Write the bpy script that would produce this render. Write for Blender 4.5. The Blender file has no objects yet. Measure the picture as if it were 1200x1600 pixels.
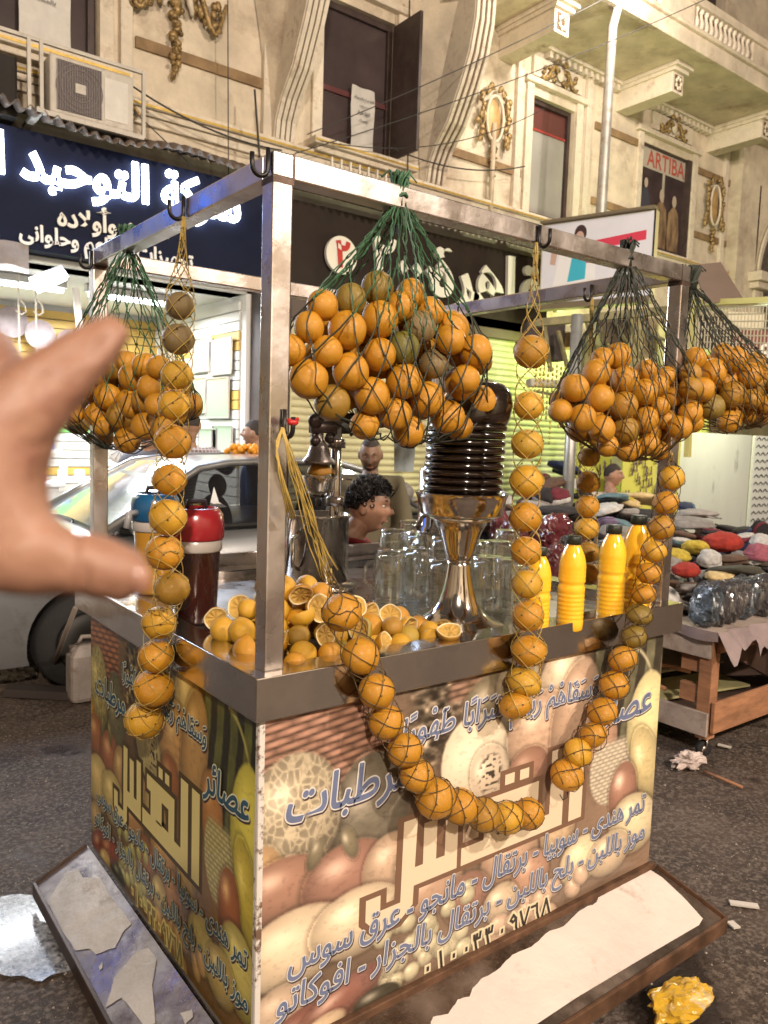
import bpy, bmesh, math, random, unicodedata
import numpy as np
from mathutils import Vector, Matrix, noise as mnoise
SC = bpy.context.scene
COL = SC.collection
random.seed(7); RNG = np.random.default_rng(7)
PI = math.pi
# ------------------------------------------------------------------ camera
YAW, PITCH, ROLL, FPX = .653, -.0939, .0319, 1224.7
CAM = np.array([-.8091, -1.4978, 1.6573])
FWD = np.array([math.sin(YAW)*math.cos(PITCH), math.cos(YAW)*math.cos(PITCH), math.sin(PITCH)])
_rt = np.array([math.cos(YAW), -math.sin(YAW), 0.]); _up = np.cross(_rt, FWD)
RGT = math.cos(ROLL)*_rt + math.sin(ROLL)*_up
UPV = -math.sin(ROLL)*_rt + math.cos(ROLL)*_up
cd = bpy.data.cameras.new('camera'); cam = bpy.data.objects.new('camera', cd); COL.objects.link(cam)
cd.sensor_fit = 'HORIZONTAL'; cd.sensor_width = 36; cd.lens = FPX/1200*36
cd.clip_start = .02; cd.clip_end = 500
cd.dof.use_dof = True; cd.dof.focus_distance = 2.1; cd.dof.aperture_fstop = 9
M = Matrix(((RGT[0], UPV[0], -FWD[0], CAM[0]), (RGT[1], UPV[1], -FWD[1], CAM[1]), (RGT[2], UPV[2], -FWD[2], CAM[2]), (0, 0, 0, 1)))
cam.matrix_world = M; SC.camera = cam
# ------------------------------------------------------------------ world, exposure
w = bpy.data.worlds.new('World'); SC.world = w; w.use_nodes = True
nt = w.node_tree; bg = nt.nodes['Background']
sky = nt.nodes.new('ShaderNodeTexSky'); sky.sky_type = 'NISHITA'; sky.sun_disc = False
sky.sun_elevation = math.radians(2); sky.sun_rotation = math.radians(200)
mx = nt.nodes.new('ShaderNodeMixRGB'); mx.blend_type = 'ADD'; mx.inputs[0].default_value = 1
sc_ = nt.nodes.new('ShaderNodeMixRGB'); sc_.blend_type = 'MULTIPLY'; sc_.inputs[0].default_value = 1
nt.links.new(sky.outputs[0], sc_.inputs[1]); sc_.inputs[2].default_value = (.05, .05, .05, 1)
nt.links.new(sc_.outputs[0], mx.inputs[1]); mx.inputs[2].default_value = (.80, .62, .47, 1)   # city glow on the night sky
nt.links.new(mx.outputs[0], bg.inputs[0]); bg.inputs[1].default_value = .13
SC.view_settings.view_transform = 'Standard'; SC.view_settings.look = 'None'
SC.view_settings.exposure = 0; SC.view_settings.gamma = 1; SC.view_settings.use_curve_mapping = False
SC.render.engine = 'CYCLES'; SC.cycles.use_denoising = True
SC.cycles.max_bounces = 10; SC.cycles.transmission_bounces = 10; SC.cycles.glossy_bounces = 4; SC.cycles.diffuse_bounces = 3
SC.cycles.transparent_max_bounces = 12
SC.cycles.sample_clamp_indirect = 6; SC.cycles.caustics_reflective = False; SC.cycles.caustics_refractive = False
def lamp(name, kind, loc, energy, color, size=.2, target=None, label=None, spot=None, size_y=None):
    l = bpy.data.lights.new(name, kind); l.energy = energy; l.color = color
    if kind == 'AREA':
        l.size = size
        if size_y: l.shape = 'RECTANGLE'; l.size_y = size_y
    else: l.shadow_soft_size = size
    if kind == 'SPOT': l.spot_size = spot or 2; l.spot_blend = .5
    o = bpy.data.objects.new(name, l); COL.objects.link(o); o.location = loc
    if target is not None:
        o.rotation_euler = (Vector(target)-Vector(loc)).to_track_quat('-Z', 'Y').to_euler()
    return o
# street lamps (their posts and heads are built further down)
lamp('street_lamp_light', 'POINT', (-3.4, -6.4, 6.0), 3200, (1, .85, .69), .16)
lamp('pole_lamp_light', 'POINT', (7.5, 4.55, 7.25), 300, (1, .88, .74), .15)
lamp('far_lamp_light', 'POINT', (4.2, -7.5, 7.2), 3700, (1, .85, .71), .2)
# fluorescent tubes inside the left-hand shop
for (x, y) in ((-.4, 7.3), (1., 7.3), (2.4, 7.3), (-.1, 8.4), (2.0, 8.4)):
    lamp('shop_tube_light', 'AREA', (x, y, 3.02), 62, (.94, .97, 1), 1.1, target=(x, y, 0), size_y=.16)
lamp('shop_front_light', 'AREA', (.6, 6.15, 3.14), 85, (.93, .97, 1), 2.4, target=(.6, 5.2, 1.0), size_y=.12)
lamp('shutter_bulb_light', 'POINT', (8.1, 5.5, 2.9), 105, (.85, 1, .25), .08)
lamp('stall_light', 'POINT', (8.6, 3.2, 2.65), 170, (.95, 1, .62), .07)  # unseen lamp, added here to brighten the white board
lamp('stall_light', 'POINT', (4.4, 2.1, 2.9), 50, (1, .97, .85), .07)

# ------------------------------------------------------------------ picking helpers (a point of the place seen in a direction)
def ray(px, py): return FWD + (px-600)/FPX*RGT - (py-800)/FPX*UPV
def pX(px, py, x): d = ray(px, py); return CAM + (x-CAM[0])/d[0]*d
def pY(px, py, y): d = ray(px, py); return CAM + (y-CAM[1])/d[1]*d
def pZ(px, py, z): d = ray(px, py); return CAM + (z-CAM[2])/d[2]*d
def pT(px, py, t): return CAM + t*ray(px, py)
def depth(P): return float((np.array(P)-CAM) @ FWD)
def proj(P):
    d = np.asarray(P)-CAM; f = d @ FWD
    return 600+FPX*(d @ RGT)/f, 800-FPX*(d @ UPV)/f

# ------------------------------------------------------------------ object helpers
def tag(o, label=None, cat=None, group=None, kind=None):
    if label: o['label'] = label
    if cat: o['category'] = cat
    if group: o['group'] = group
    if kind: o['kind'] = kind
    return o
def empty(name, loc=(0, 0, 0), label=None, cat=None, group=None, rz=0):
    o = bpy.data.objects.new(name, None); o.empty_display_size = .1; COL.objects.link(o)
    o.location = loc; o.rotation_euler = (0, 0, rz)
    return tag(o, label, cat, group)
def wpos(o):
    p = Vector((0, 0, 0))
    while o is not None: p = p+Vector(o.location); o = o.parent
    return p
def V(*a): return np.array(a, float)
class MB:
    def __init__(s): s.v = []; s.f = []; s.m = []; s.sm = []; s.cur = 0; s.smooth = False
    def add(s, vs, fs):
        b = len(s.v); s.v.extend([tuple(map(float, p)) for p in vs])
        for f in fs: s.f.append([b+i for i in f]); s.m.append(s.cur); s.sm.append(s.smooth)
        return s
    def box(s, c, d, rz=0, axes=None):
        h = [x/2 for x in d]
        if axes is None: axes = (V(math.cos(rz), math.sin(rz), 0), V(-math.sin(rz), math.cos(rz), 0), V(0, 0, 1))
        c = np.array(c, float); vs = []
        for k in (-1, 1):
            for j in (-1, 1):
                for i in (-1, 1): vs.append(c+axes[0]*i*h[0]+axes[1]*j*h[1]+axes[2]*k*h[2])
        return s.add(vs, [(0, 2, 3, 1), (4, 5, 7, 6), (0, 1, 5, 4), (2, 6, 7, 3), (0, 4, 6, 2), (1, 3, 7, 5)])
    def bx(s, x0, x1, y0, y1, z0, z1): return s.box(((x0+x1)/2, (y0+y1)/2, (z0+z1)/2), (abs(x1-x0), abs(y1-y0), abs(z1-z0)))
    def beam(s, a, b, w_, h_, up=(0, 0, 1)):
        a = np.array(a, float); b = np.array(b, float); d = b-a; L = np.linalg.norm(d); d /= L
        u = np.cross(np.array(up, float), d); n = np.linalg.norm(u)
        u = V(1, 0, 0) if n < 1e-5 else u/n
        return s.box((a+b)/2, (L, w_, h_), axes=(d, u, np.cross(d, u)))
    def tube(s, pts, r, n=6, cap=True, closed=False):
        pts = [np.array(p, float) for p in pts]; m = len(pts); rs = r if hasattr(r, '__len__') else [r]*m
        vs = []; ref = None
        for i, p in enumerate(pts):
            if closed: d = pts[(i+1) % m]-pts[i-1]
            else: d = pts[min(i+1, m-1)]-pts[max(i-1, 0)]
            d = d/(np.linalg.norm(d)+1e-12)
            if ref is None: ref = V(0, 0, 1) if abs(d[2]) < .9 else V(1, 0, 0)
            u = ref-d*(ref @ d); u /= np.linalg.norm(u)+1e-12; ref = u; v_ = np.cross(d, u)
            for k in range(n):
                a = 2*PI*k/n; vs.append(p+rs[i]*(math.cos(a)*u+math.sin(a)*v_))
        fs = []
        for i in range(m if closed else m-1):
            j = (i+1) % m
            for k in range(n): fs.append((i*n+k, i*n+(k+1) % n, j*n+(k+1) % n, j*n+k))
        if cap and not closed: fs.append(tuple(range(n))[::-1]); fs.append(tuple((m-1)*n+k for k in range(n)))
        return s.add(vs, fs)
    def lathe(s, prof, c=(0, 0, 0), n=32, axis=(0, 0, 1), cap=True, bend=None, fl=0, nf=0):
        ax = np.array(axis, float); ax /= np.linalg.norm(ax)
        u = V(1, 0, 0) if abs(ax[0]) < .9 else V(0, 1, 0)
        u = u-ax*(u @ ax); u /= np.linalg.norm(u); v_ = np.cross(ax, u); c = np.array(c, float); vs = []
        for (r, z) in prof:
            o = c+ax*z
            if bend: o = o+np.array(bend(z), float)
            for k in range(n):
                a = 2*PI*k/n; rr = r*(1+fl*math.cos(nf*a)) if fl else r
                vs.append(o+rr*(math.cos(a)*u+math.sin(a)*v_))
        fs = []
        for i in range(len(prof)-1):
            for k in range(n): fs.append((i*n+k, i*n+(k+1) % n, (i+1)*n+(k+1) % n, (i+1)*n+k))
        if cap:
            if prof[0][0] > 1e-6: fs.append(tuple(range(n))[::-1])
            if prof[-1][0] > 1e-6: fs.append(tuple((len(prof)-1)*n+k for k in range(n)))
        return s.add(vs, fs)
    def ell(s, c, r, n=16, m=10, rot=None, fn=None):
        vs = []; c = np.array(c, float)
        for i in range(m+1):
            t = PI*i/m
            for k in range(n):
                a = 2*PI*k/n; d = V(math.sin(t)*math.cos(a), math.sin(t)*math.sin(a), math.cos(t))
                q = d*np.array(r, float)
                if fn: q = fn(d, q)
                if rot is not None: q = rot @ q
                vs.append(c+q)
        fs = []
        for i in range(m):
            for k in range(n): fs.append((i*n+k, (i+1)*n+k, (i+1)*n+(k+1) % n, i*n+(k+1) % n))
        return s.add(vs, fs)
    def poly(s, pts, thick=None, nrm=None):
        pts = [np.array(p, float) for p in pts]; n = len(pts)
        if thick is None: return s.add(pts, [tuple(range(n))])
        t = np.array(nrm, float)*thick
        return s.add(pts+[p+t for p in pts], [tuple(range(n)), tuple(range(2*n-1, n-1, -1))]+[(i, n+i, n+(i+1) % n, (i+1) % n) for i in range(n)])
    def grid(s, P):   # P[i][j] points
        a, b = len(P), len(P[0])
        return s.add([p for r_ in P for p in r_], [(i*b+j, i*b+j+1, (i+1)*b+j+1, (i+1)*b+j) for i in range(a-1) for j in range(b-1)])
    def build(s, name, mat, parent=None, loc=None, bevel=0, label=None, fixn=True):
        me = bpy.data.meshes.new(name); off = Vector((0, 0, 0))
        if parent is not None: off = wpos(parent)
        if loc is not None: off = Vector(loc)
        me.from_pydata([(a-off[0], b-off[1], c-off[2]) for a, b, c in s.v], [], s.f)
        mats = mat if isinstance(mat, (list, tuple)) else [mat]
        for m_ in mats: me.materials.append(m_)
        me.polygons.foreach_set('material_index', s.m); me.polygons.foreach_set('use_smooth', s.sm)
        if fixn:
            bm = bmesh.new(); bm.from_mesh(me); bmesh.ops.remove_doubles(bm, verts=bm.verts, dist=1e-6)
            bmesh.ops.recalc_face_normals(bm, faces=bm.faces); bm.to_mesh(me); bm.free()
        me.update()
        o = bpy.data.objects.new(name, me); COL.objects.link(o)
        if parent is not None: o.parent = parent; 
        if loc is not None and parent is None: o.location = loc
        if bevel:
            b = o.modifiers.new('bevel', 'BEVEL'); b.width = bevel; b.segments = 2; b.limit_method = 'ANGLE'; b.angle_limit = .7
        if label: o['label'] = label
        return o
def copy_tree(o, parent=None, loc=None, rot=None, scale=None):
    c = o.copy(); COL.objects.link(c); c.parent = parent
    if loc is not None: c.location = loc
    if rot is not None: c.rotation_euler = rot
    if scale is not None: c.scale = (scale,)*3 if not hasattr(scale, '__len__') else scale
    for ch in list(o.children): copy_tree(ch, c)
    return c

# ------------------------------------------------------------------ materials
MATS = {}
def mat(name, col, rough=.5, metal=0, var=0, vscale=8, bump=0, bscale=60, col2=None, coat=0, trans=0, emit=0, ecol=None, spec=None,
        rand=0, ior=None, stretch=None, sub=0, dirt=None, rvar=0, alpha=1, randhue=0, detail=4):
    if name in MATS: return MATS[name]
    m = bpy.data.materials.new(name); m.use_nodes = True; nt = m.node_tree; N = nt.nodes; L = nt.links; b = N['Principled BSDF']
    c = tuple(col)+(1,); b.inputs['Roughness'].default_value = rough; b.inputs['Metallic'].default_value = metal
    tc = N.new('ShaderNodeTexCoord'); mp = N.new('ShaderNodeMapping'); L.new(tc.outputs['Object'], mp.inputs[0])
    if stretch: mp.inputs['Scale'].default_value = stretch
    out = None
    if var or col2 is not None:
        n1 = N.new('ShaderNodeTexNoise'); n1.inputs['Scale'].default_value = vscale; n1.inputs['Detail'].default_value = detail; n1.inputs['Roughness'].default_value = .6
        L.new(mp.outputs[0], n1.inputs['Vector'])
        r = N.new('ShaderNodeValToRGB'); r.color_ramp.elements[0].position = .36; r.color_ramp.elements[1].position = .66
        if col2 is None:
            r.color_ramp.elements[0].color = tuple(x*(1-var) for x in col)+(1,); r.color_ramp.elements[1].color = tuple(min(1, x*(1+var*.6)) for x in col)+(1,)
        else: r.color_ramp.elements[0].color = c; r.color_ramp.elements[1].color = tuple(col2)+(1,)
        L.new(n1.outputs[0], r.inputs[0]); out = r.outputs[0]
    if dirt:
        dc, ds, lo, hi = dirt
        n3 = N.new('ShaderNodeTexNoise'); n3.inputs['Scale'].default_value = ds; n3.inputs['Detail'].default_value = 8; n3.inputs['Roughness'].default_value = .7
        L.new(mp.outputs[0], n3.inputs['Vector'])
        r3 = N.new('ShaderNodeMapRange'); r3.inputs[1].default_value = lo; r3.inputs[2].default_value = hi; L.new(n3.outputs[0], r3.inputs[0])
        x = N.new('ShaderNodeMixRGB'); L.new(r3.outputs[0], x.inputs[0])
        if out: L.new(out, x.inputs[1])
        else: x.inputs[1].default_value = c
        x.inputs[2].default_value = tuple(dc)+(1,); out = x.outputs[0]
    if rand or randhue:
        oi = N.new('ShaderNodeObjectInfo'); hs = N.new('ShaderNodeHueSaturation')
        mr = N.new('ShaderNodeMapRange'); mr.inputs[3].default_value = 1-rand; mr.inputs[4].default_value = 1+rand; L.new(oi.outputs['Random'], mr.inputs[0]); L.new(mr.outputs[0], hs.inputs['Value'])
        if randhue:
            ml = N.new('ShaderNodeMath'); ml.operation = 'MULTIPLY'; ml.inputs[1].default_value = 7.31; fr = N.new('ShaderNodeMath'); fr.operation = 'FRACT'
            L.new(oi.outputs['Random'], ml.inputs[0]); L.new(ml.outputs[0], fr.inputs[0])
            mh = N.new('ShaderNodeMapRange'); mh.inputs[3].default_value = .5-randhue; mh.inputs[4].default_value = .5+randhue; L.new(fr.outputs[0], mh.inputs[0]); L.new(mh.outputs[0], hs.inputs['Hue'])
        if out: L.new(out, hs.inputs['Color'])
        else: hs.inputs['Color'].default_value = c
        out = hs.outputs[0]
    if out: L.new(out, b.inputs['Base Color'])
    else: b.inputs['Base Color'].default_value = c
    if rvar:
        n4 = N.new('ShaderNodeTexNoise'); n4.inputs['Scale'].default_value = vscale*1.7; n4.inputs['Detail'].default_value = 6; L.new(mp.outputs[0], n4.inputs['Vector'])
        r4 = N.new('ShaderNodeMapRange'); r4.inputs[1].default_value = .35; r4.inputs[2].default_value = .65; r4.inputs[3].default_value = max(.02, rough-rvar); r4.inputs[4].default_value = rough+rvar
        L.new(n4.outputs[0], r4.inputs[0]); L.new(r4.outputs[0], b.inputs['Roughness'])
    if bump:
        n2 = N.new('ShaderNodeTexNoise'); n2.inputs['Scale'].default_value = bscale; n2.inputs['Detail'].default_value = 6; L.new(mp.outputs[0], n2.inputs['Vector'])
        bp = N.new('ShaderNodeBump'); bp.inputs['Strength'].default_value = min(1, bump); bp.inputs['Distance'].default_value = .3/bscale*max(1, bump)
        L.new(n2.outputs[0], bp.inputs['Height']); L.new(bp.outputs[0], b.inputs['Normal'])
    b.inputs['Coat Weight'].default_value = coat; b.inputs['Coat Roughness'].default_value = .12
    b.inputs['Transmission Weight'].default_value = trans
    if ior: b.inputs['IOR'].default_value = ior
    if spec is not None: b.inputs['Specular IOR Level'].default_value = spec
    if sub: b.inputs['Subsurface Weight'].default_value = sub; b.inputs['Subsurface Radius'].default_value = (.01, .005, .002); b.inputs['Subsurface Scale'].default_value = 1
    if emit: b.inputs['Emission Color'].default_value = tuple(ecol or col)+(1,); b.inputs['Emission Strength'].default_value = emit
    if alpha < 1: b.inputs['Alpha'].default_value = alpha
    MATS[name] = m; return m
def vcol_mat(name, rough=.35, coat=.2, bump=.05, emit=0):
    m = bpy.data.materials.new(name); m.use_nodes = True; nt = m.node_tree; b = nt.nodes['Principled BSDF']
    a = nt.nodes.new('ShaderNodeAttribute'); a.attribute_name = 'print'
    nt.links.new(a.outputs['Color'], b.inputs['Base Color']); b.inputs['Roughness'].default_value = rough; b.inputs['Coat Weight'].default_value = coat
    n2 = nt.nodes.new('ShaderNodeTexNoise'); n2.inputs['Scale'].default_value = 14; n2.inputs['Detail'].default_value = 5
    bp = nt.nodes.new('ShaderNodeBump'); bp.inputs['Strength'].default_value = bump; bp.inputs['Distance'].default_value = .02
    nt.links.new(n2.outputs[0], bp.inputs['Height']); nt.links.new(bp.outputs[0], b.inputs['Normal'])
    if emit: nt.links.new(a.outputs['Color'], b.inputs['Emission Color']); b.inputs['Emission Strength'].default_value = emit
    return m
steel = mat('brushed_steel', (.66, .60, .57), .30, 1, var=.12, vscale=5, bump=.10, bscale=45, stretch=(1, 1, 1), rvar=.10, dirt=((.17, .12, .10), 2.6, .58, .80))
steel_bright = mat('polished_steel', (.66, .62, .58), .13, 1, var=.1, vscale=6, bump=.05, bscale=12, rvar=.05)
weld = mat('weld_burn', (.10, .065, .05), .5, .7, var=.4, vscale=30)
blackiron = mat('black_iron', (.025, .022, .022), .4, .6, var=.3, vscale=40)
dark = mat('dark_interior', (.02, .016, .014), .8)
rust = mat('rusty_steel_edge', (.16, .085, .05), .6, .5, var=.45, vscale=12, bump=.3, bscale=90)

# ------------------------------------------------------------------ arabic lettering
FORMS = {}; LIG = {}
for cp in range(0xFE80, 0xFEFD):
    d = unicodedata.decomposition(chr(cp)).split()
    if len(d) == 2: FORMS.setdefault(int(d[1], 16), {})[d[0].strip('<>')] = chr(cp)
    elif len(d) == 3: LIG.setdefault((int(d[1], 16), int(d[2], 16)), {})[d[0].strip('<>')] = chr(cp)
def shape(s):
    out = []; cs = [ord(c) for c in s]; i = 0; prev = False
    while i < len(cs):
        c = cs[i]
        if c in FORMS:
            if i+1 < len(cs) and (c, cs[i+1]) in LIG:
                out.append(LIG[(c, cs[i+1])]['final' if prev else 'isolated']); prev = False; i += 2; continue
            f = FORMS[c]; j_ = i+1
            while j_ < len(cs) and 0x64B <= cs[j_] <= 0x652: j_ += 1
            nx = j_ < len(cs) and cs[j_] in FORMS and 'final' in FORMS[cs[j_]]
            dual = 'initial' in f
            k = ('medial' if prev else 'initial') if (dual and nx) else ('final' if prev else 'isolated')
            out.append(f.get(k, f.get('isolated'))); prev = dual and nx
        elif 0x64B <= c <= 0x652: out.append(chr(c))
        else: out.append(chr(c)); prev = False
        i += 1
    # digits keep their left-to-right order
    res = []; buf = []
    for ch in out:
        if '0' <= ch <= '9' or '\u0660' <= ch <= '\u0669': buf.append(ch)
        else:
            if buf: res.extend(buf[::-1]); buf = []
            res.append(ch)
    res.extend(buf[::-1])
    return ''.join(res[::-1])
TCACHE = {}
def text2d(s, off=0, ar=True):
    k = (s, off, ar)
    if k in TCACHE: return TCACHE[k]
    c = bpy.data.curves.new('t', 'FONT'); c.body = shape(s) if ar else s; c.offset = off; c.resolution_u = 3
    o = bpy.data.objects.new('t', c); COL.objects.link(o)
    dg = bpy.context.evaluated_depsgraph_get(); dg.update()
    me = bpy.data.meshes.new_from_object(o.evaluated_get(dg))
    vs = np.array([v.co[:] for v in me.vertices]); fs = [tuple(p.vertices) for p in me.polygons]
    bpy.data.objects.remove(o); bpy.data.curves.remove(c); bpy.data.meshes.remove(me)
    TCACHE[k] = (vs, fs); return vs, fs
def lettering(name, s, A, B, U, hk, m, parent, off=0, lift=0, nrm=None, thick=0, shift=(0, 0), ar=True, shear=0, base_off=None, fat=0):
    """text set along the line A->B (world points, baseline), U unit up vector, hk stretch of its height"""
    vs0, _ = text2d(s, base_off if base_off is not None else 0, ar)
    vs, fs = text2d(s, off, ar)
    x0, x1 = vs0[:, 0].min(), vs0[:, 0].max(); A = np.array(A, float); B = np.array(B, float); d = (B-A); sc = np.linalg.norm(d)/(x1-x0); d = d/np.linalg.norm(d)
    U = np.array(U, float); nrm = np.array(nrm, float)
    xs = (vs[:, 0]-x0)*sc; ys = vs[:, 1]*sc*hk; xs = xs+shear*ys
    P = A+np.outer(xs+shift[0], d)+np.outer(ys+shift[1], U)+nrm*lift
    mb = MB()
    if fat:      # a stroke widened on every side
        for k in range(10): a = 2*PI*k/10; mb.add(P+d*math.cos(a)*fat+U*math.sin(a)*fat+nrm*.00003*k, fs)
    if not thick: mb.add(P, fs)
    else:
        n = len(P); cnt = {}
        for f in fs:
            for i in range(len(f)):
                e = (f[i], f[(i+1) % len(f)]); cnt[e] = 1
        side = [(e[0], e[1], n+e[1], n+e[0]) for e in cnt if (e[1], e[0]) not in cnt]
        mb.add(np.vstack([P, P+nrm*thick]), list(fs)+[tuple(n+i for i in f[::-1]) for f in fs]+side)
    return mb.build(name, m, parent, fixn=False)
# ================================================================== GROUND
asph = bpy.data.materials.new('street_asphalt'); asph.use_nodes = True
def _asph():
    nt = asph.node_tree; N = nt.nodes; L = nt.links; b = N['Principled BSDF']; tc = N.new('ShaderNodeTexCoord')
    def noise(s, d=6, r=.6):
        n = N.new('ShaderNodeTexNoise'); n.inputs['Scale'].default_value = s; n.inputs['Detail'].default_value = d; n.inputs['Roughness'].default_value = r
        L.new(tc.outputs['Object'], n.inputs['Vector']); return n.outputs[0]
    def rng(src, a, b_, c=0, d=1):
        m = N.new('ShaderNodeMapRange'); m.inputs[1].default_value = a; m.inputs[2].default_value = b_; m.inputs[3].default_value = c; m.inputs[4].default_value = d; L.new(src, m.inputs[0]); return m.outputs[0]
    def mixc(f, a, c):
        m = N.new('ShaderNodeMixRGB'); L.new(f, m.inputs[0])
        for i, x in ((1, a), (2, c)):
            if isinstance(x, tuple): m.inputs[i].default_value = x+(1,)
            else: L.new(x, m.inputs[i])
        return m.outputs[0]
    c1 = mixc(rng(noise(2.2), .38, .62), (.036, .024, .018), (.088, .058, .042))
    c2 = mixc(rng(noise(60, 3), .45, .7), c1, (.20, .155, .125))
    v = N.new('ShaderNodeTexVoronoi'); v.inputs['Scale'].default_value = 95; L.new(tc.outputs['Object'], v.inputs['Vector'])
    peb = rng(v.outputs['Distance'], .18, .10)
    msk = N.new('ShaderNodeMath'); msk.operation = 'MULTIPLY'; L.new(peb, msk.inputs[0]); L.new(rng(noise(9, 4), .5, .62), msk.inputs[1])
    c3 = mixc(msk.outputs[0], c2, (.34, .29, .25))
    wet = rng(noise(1.1, 5, .65), .56, .63)
    c4 = mixc(wet, c3, (.03, .02, .016))
    L.new(c4, b.inputs['Base Color']); L.new(rng(wet, 0, 1, .72, .2), b.inputs['Roughness'])
    ad = N.new('ShaderNodeMath'); ad.operation = 'ADD'; L.new(noise(70, 8, .7), ad.inputs[0]); L.new(msk.outputs[0], ad.inputs[1])
    ad2 = N.new('ShaderNodeMath'); ad2.operation = 'ADD'; L.new(ad.outputs[0], ad2.inputs[0]); L.new(rng(noise(6), 0, 1, 0, 3), ad2.inputs[1])
    bp = N.new('ShaderNodeBump'); bp.inputs['Strength'].default_value = .9; bp.inputs['Distance'].default_value = .012; L.new(ad2.outputs[0], bp.inputs['Height']); L.new(bp.outputs[0], b.inputs['Normal'])
_asph()
g = MB(); g.smooth = True
xs = np.unique(np.concatenate([np.linspace(-60, -3, 8), np.linspace(-3, 6, 130), np.linspace(6, 60, 9)])); ys = np.unique(np.concatenate([np.linspace(-60, -3, 8), np.linspace(-3, 6, 130), np.linspace(6, 60, 9)]))
def gz(x, y):
    k = max(0, 1-max(abs(x-1.5)-4, abs(y-1.5)-4, 0))
    return k*(.010*(mnoise.noise(Vector((x*1.3, y*1.3, 0))))+.004*mnoise.noise(Vector((x*6, y*6, 3))))-.006
g.grid([[(x, y, gz(x, y)) for x in xs] for y in ys]); tag(g.build('street', asph, fixn=False), kind='structure')
# raised pavement in front of the shops
pv = mat('pavement_tile', (.22, .18, .15), .6, var=.3, vscale=5, bump=.3, bscale=40)
m = MB(); m.bx(-6, 22, 5.5, 9.6, -.05, .13); tag(m.build('pavement', pv, bevel=.01), kind='structure')
# loose grit on the asphalt
m = MB()
for i in range(2600):
    if i < 1500: x, y = RNG.uniform(-1.2, .3), RNG.uniform(.4, 3.6)
    else: x, y = RNG.uniform(1.2, 4.), RNG.uniform(-.9, 1.6)
    if 0 < x < 1.65 and 0 < y < 1.2: continue
    s = RNG.uniform(.0018, .0055)*(1 if RNG.random() < .96 else 2.2); a = RNG.uniform(0, 6.3); z = gz(x, y)
    p = [(x+s*math.cos(a+k*2.1)*RNG.uniform(.7, 1.3), y+s*math.sin(a+k*2.1)*RNG.uniform(.7, 1.3), z-.001) for k in range(3)]
    m.add(p+[(x, y, z+s*.7)], [(0, 1, 3), (1, 2, 3), (2, 0, 3)])
tag(m.build('grit', mat('grit', (.42, .36, .31), .8, var=.4, vscale=200)), 'fine pale grit and crumbs scattered over the dark asphalt', 'grit', kind='stuff')
# puddle; pale specks in its colour imitate glare on the water
puddle_m = mat('puddle_glints', (.05, .05, .055), .12, 0, col2=(.38, .38, .40), vscale=45, bump=2.2, bscale=60, coat=.5, rvar=.06)
def blob_sheet(cx, cy, rx, ry, z, seed, n=90, rough=.35, rot=0):
    out = []
    for k in range(n):
        a = 2*PI*k/n; r = 1+rough*(mnoise.noise(Vector((math.cos(a)*1.3, math.sin(a)*1.3, seed)))*1.6+.35*mnoise.noise(Vector((math.cos(a)*5, math.sin(a)*5, seed))))
        x, y = rx*r*math.cos(a), ry*r*math.sin(a)
        out.append((cx+x*math.cos(rot)-y*math.sin(rot), cy+x*math.sin(rot)+y*math.cos(rot), z))
    return out
P = pZ(50, 1450, 0)
m = MB(); m.poly(blob_sheet(P[0]-.03, P[1]-.02, .20, .30, .006, 3, rot=.5)); tag(m.build('puddle', puddle_m), kind='structure')

# ================================================================== BUILDING
FY = 6.6
stucco = mat('cream_stucco', (.66, .57, .44), .85, var=.2, vscale=2.2, bump=.5, bscale=22, dirt=((.30, .21, .14), 1.7, .52, .76))
stucco_lt = mat('pale_moulding', (.70, .62, .50), .75, var=.15, vscale=5, bump=.3, bscale=50, dirt=((.26, .18, .12), 5, .52, .76))
gold = mat('gilded_paint', (.40, .27, .11), .45, .3, var=.5, vscale=26, bump=.6, bscale=60, dirt=((.08, .05, .03), 16, .5, .62))
goldline = mat('gilt_line', (.62, .42, .10), .35, .4, var=.2, vscale=12)
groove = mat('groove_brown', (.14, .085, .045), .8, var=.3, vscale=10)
band = mat('ochre_band', (.27, .175, .09), .8, var=.25, vscale=6, bump=.2, bscale=40)
frame_d = mat('dark_window_frame', (.055, .035, .032), .55, var=.3, vscale=8)
glass_d = mat('dark_window_glass', (.075, .055, .055), .22, 0, var=.3, vscale=1.2, spec=.6)
grey_p = mat('grey_window_panel', (.36, .35, .32), .45, var=.08, vscale=2, dirt=((.26, .24, .21), 6, .6, .8))
bld = empty('building', (6, FY, 0), 'old cream stucco building with gilded plaster ornaments above the row of shops', 'building')
def wall_holes(mb, x0, x1, z0, z1, y0, y1, holes):
    xs = sorted({x0, x1}|{h[0] for h in holes}|{h[1] for h in holes}); zs = sorted({z0, z1}|{h[2] for h in holes}|{h[3] for h in holes})
    for i in range(len(xs)-1):
        for j in range(len(zs)-1):
            cx, cz = (xs[i]+xs[i+1])/2, (zs[j]+zs[j+1])/2
            if x0 <= cx <= x1 and z0 <= cz <= z1 and not any(h[0] < cx < h[1] and h[2] < cz < h[3] for h in holes): mb.bx(xs[i], xs[i+1], y0, y1, zs[j], zs[j+1])
W1 = (-.35, 1.72, 5.12, 7.05); W2 = (4.27, 5.34, 5.06, 6.72); W3 = (7.80, 8.74, 4.95, 6.60); W4 = (10.42, 11.86, 4.98, 6.60)
m = MB(); wall_holes(m, -4, 13.1, 3.2, 7.25, FY, FY+.3, [W1, W2, W3, W4]); wall_holes(m, -4, 20, 7.25, 12, FY, FY+.3, [(8.9, 9.9, 8.1, 10.2), (11.6, 12.6, 8.1, 10.2)]); m.build('wall', stucco, bld)
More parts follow.
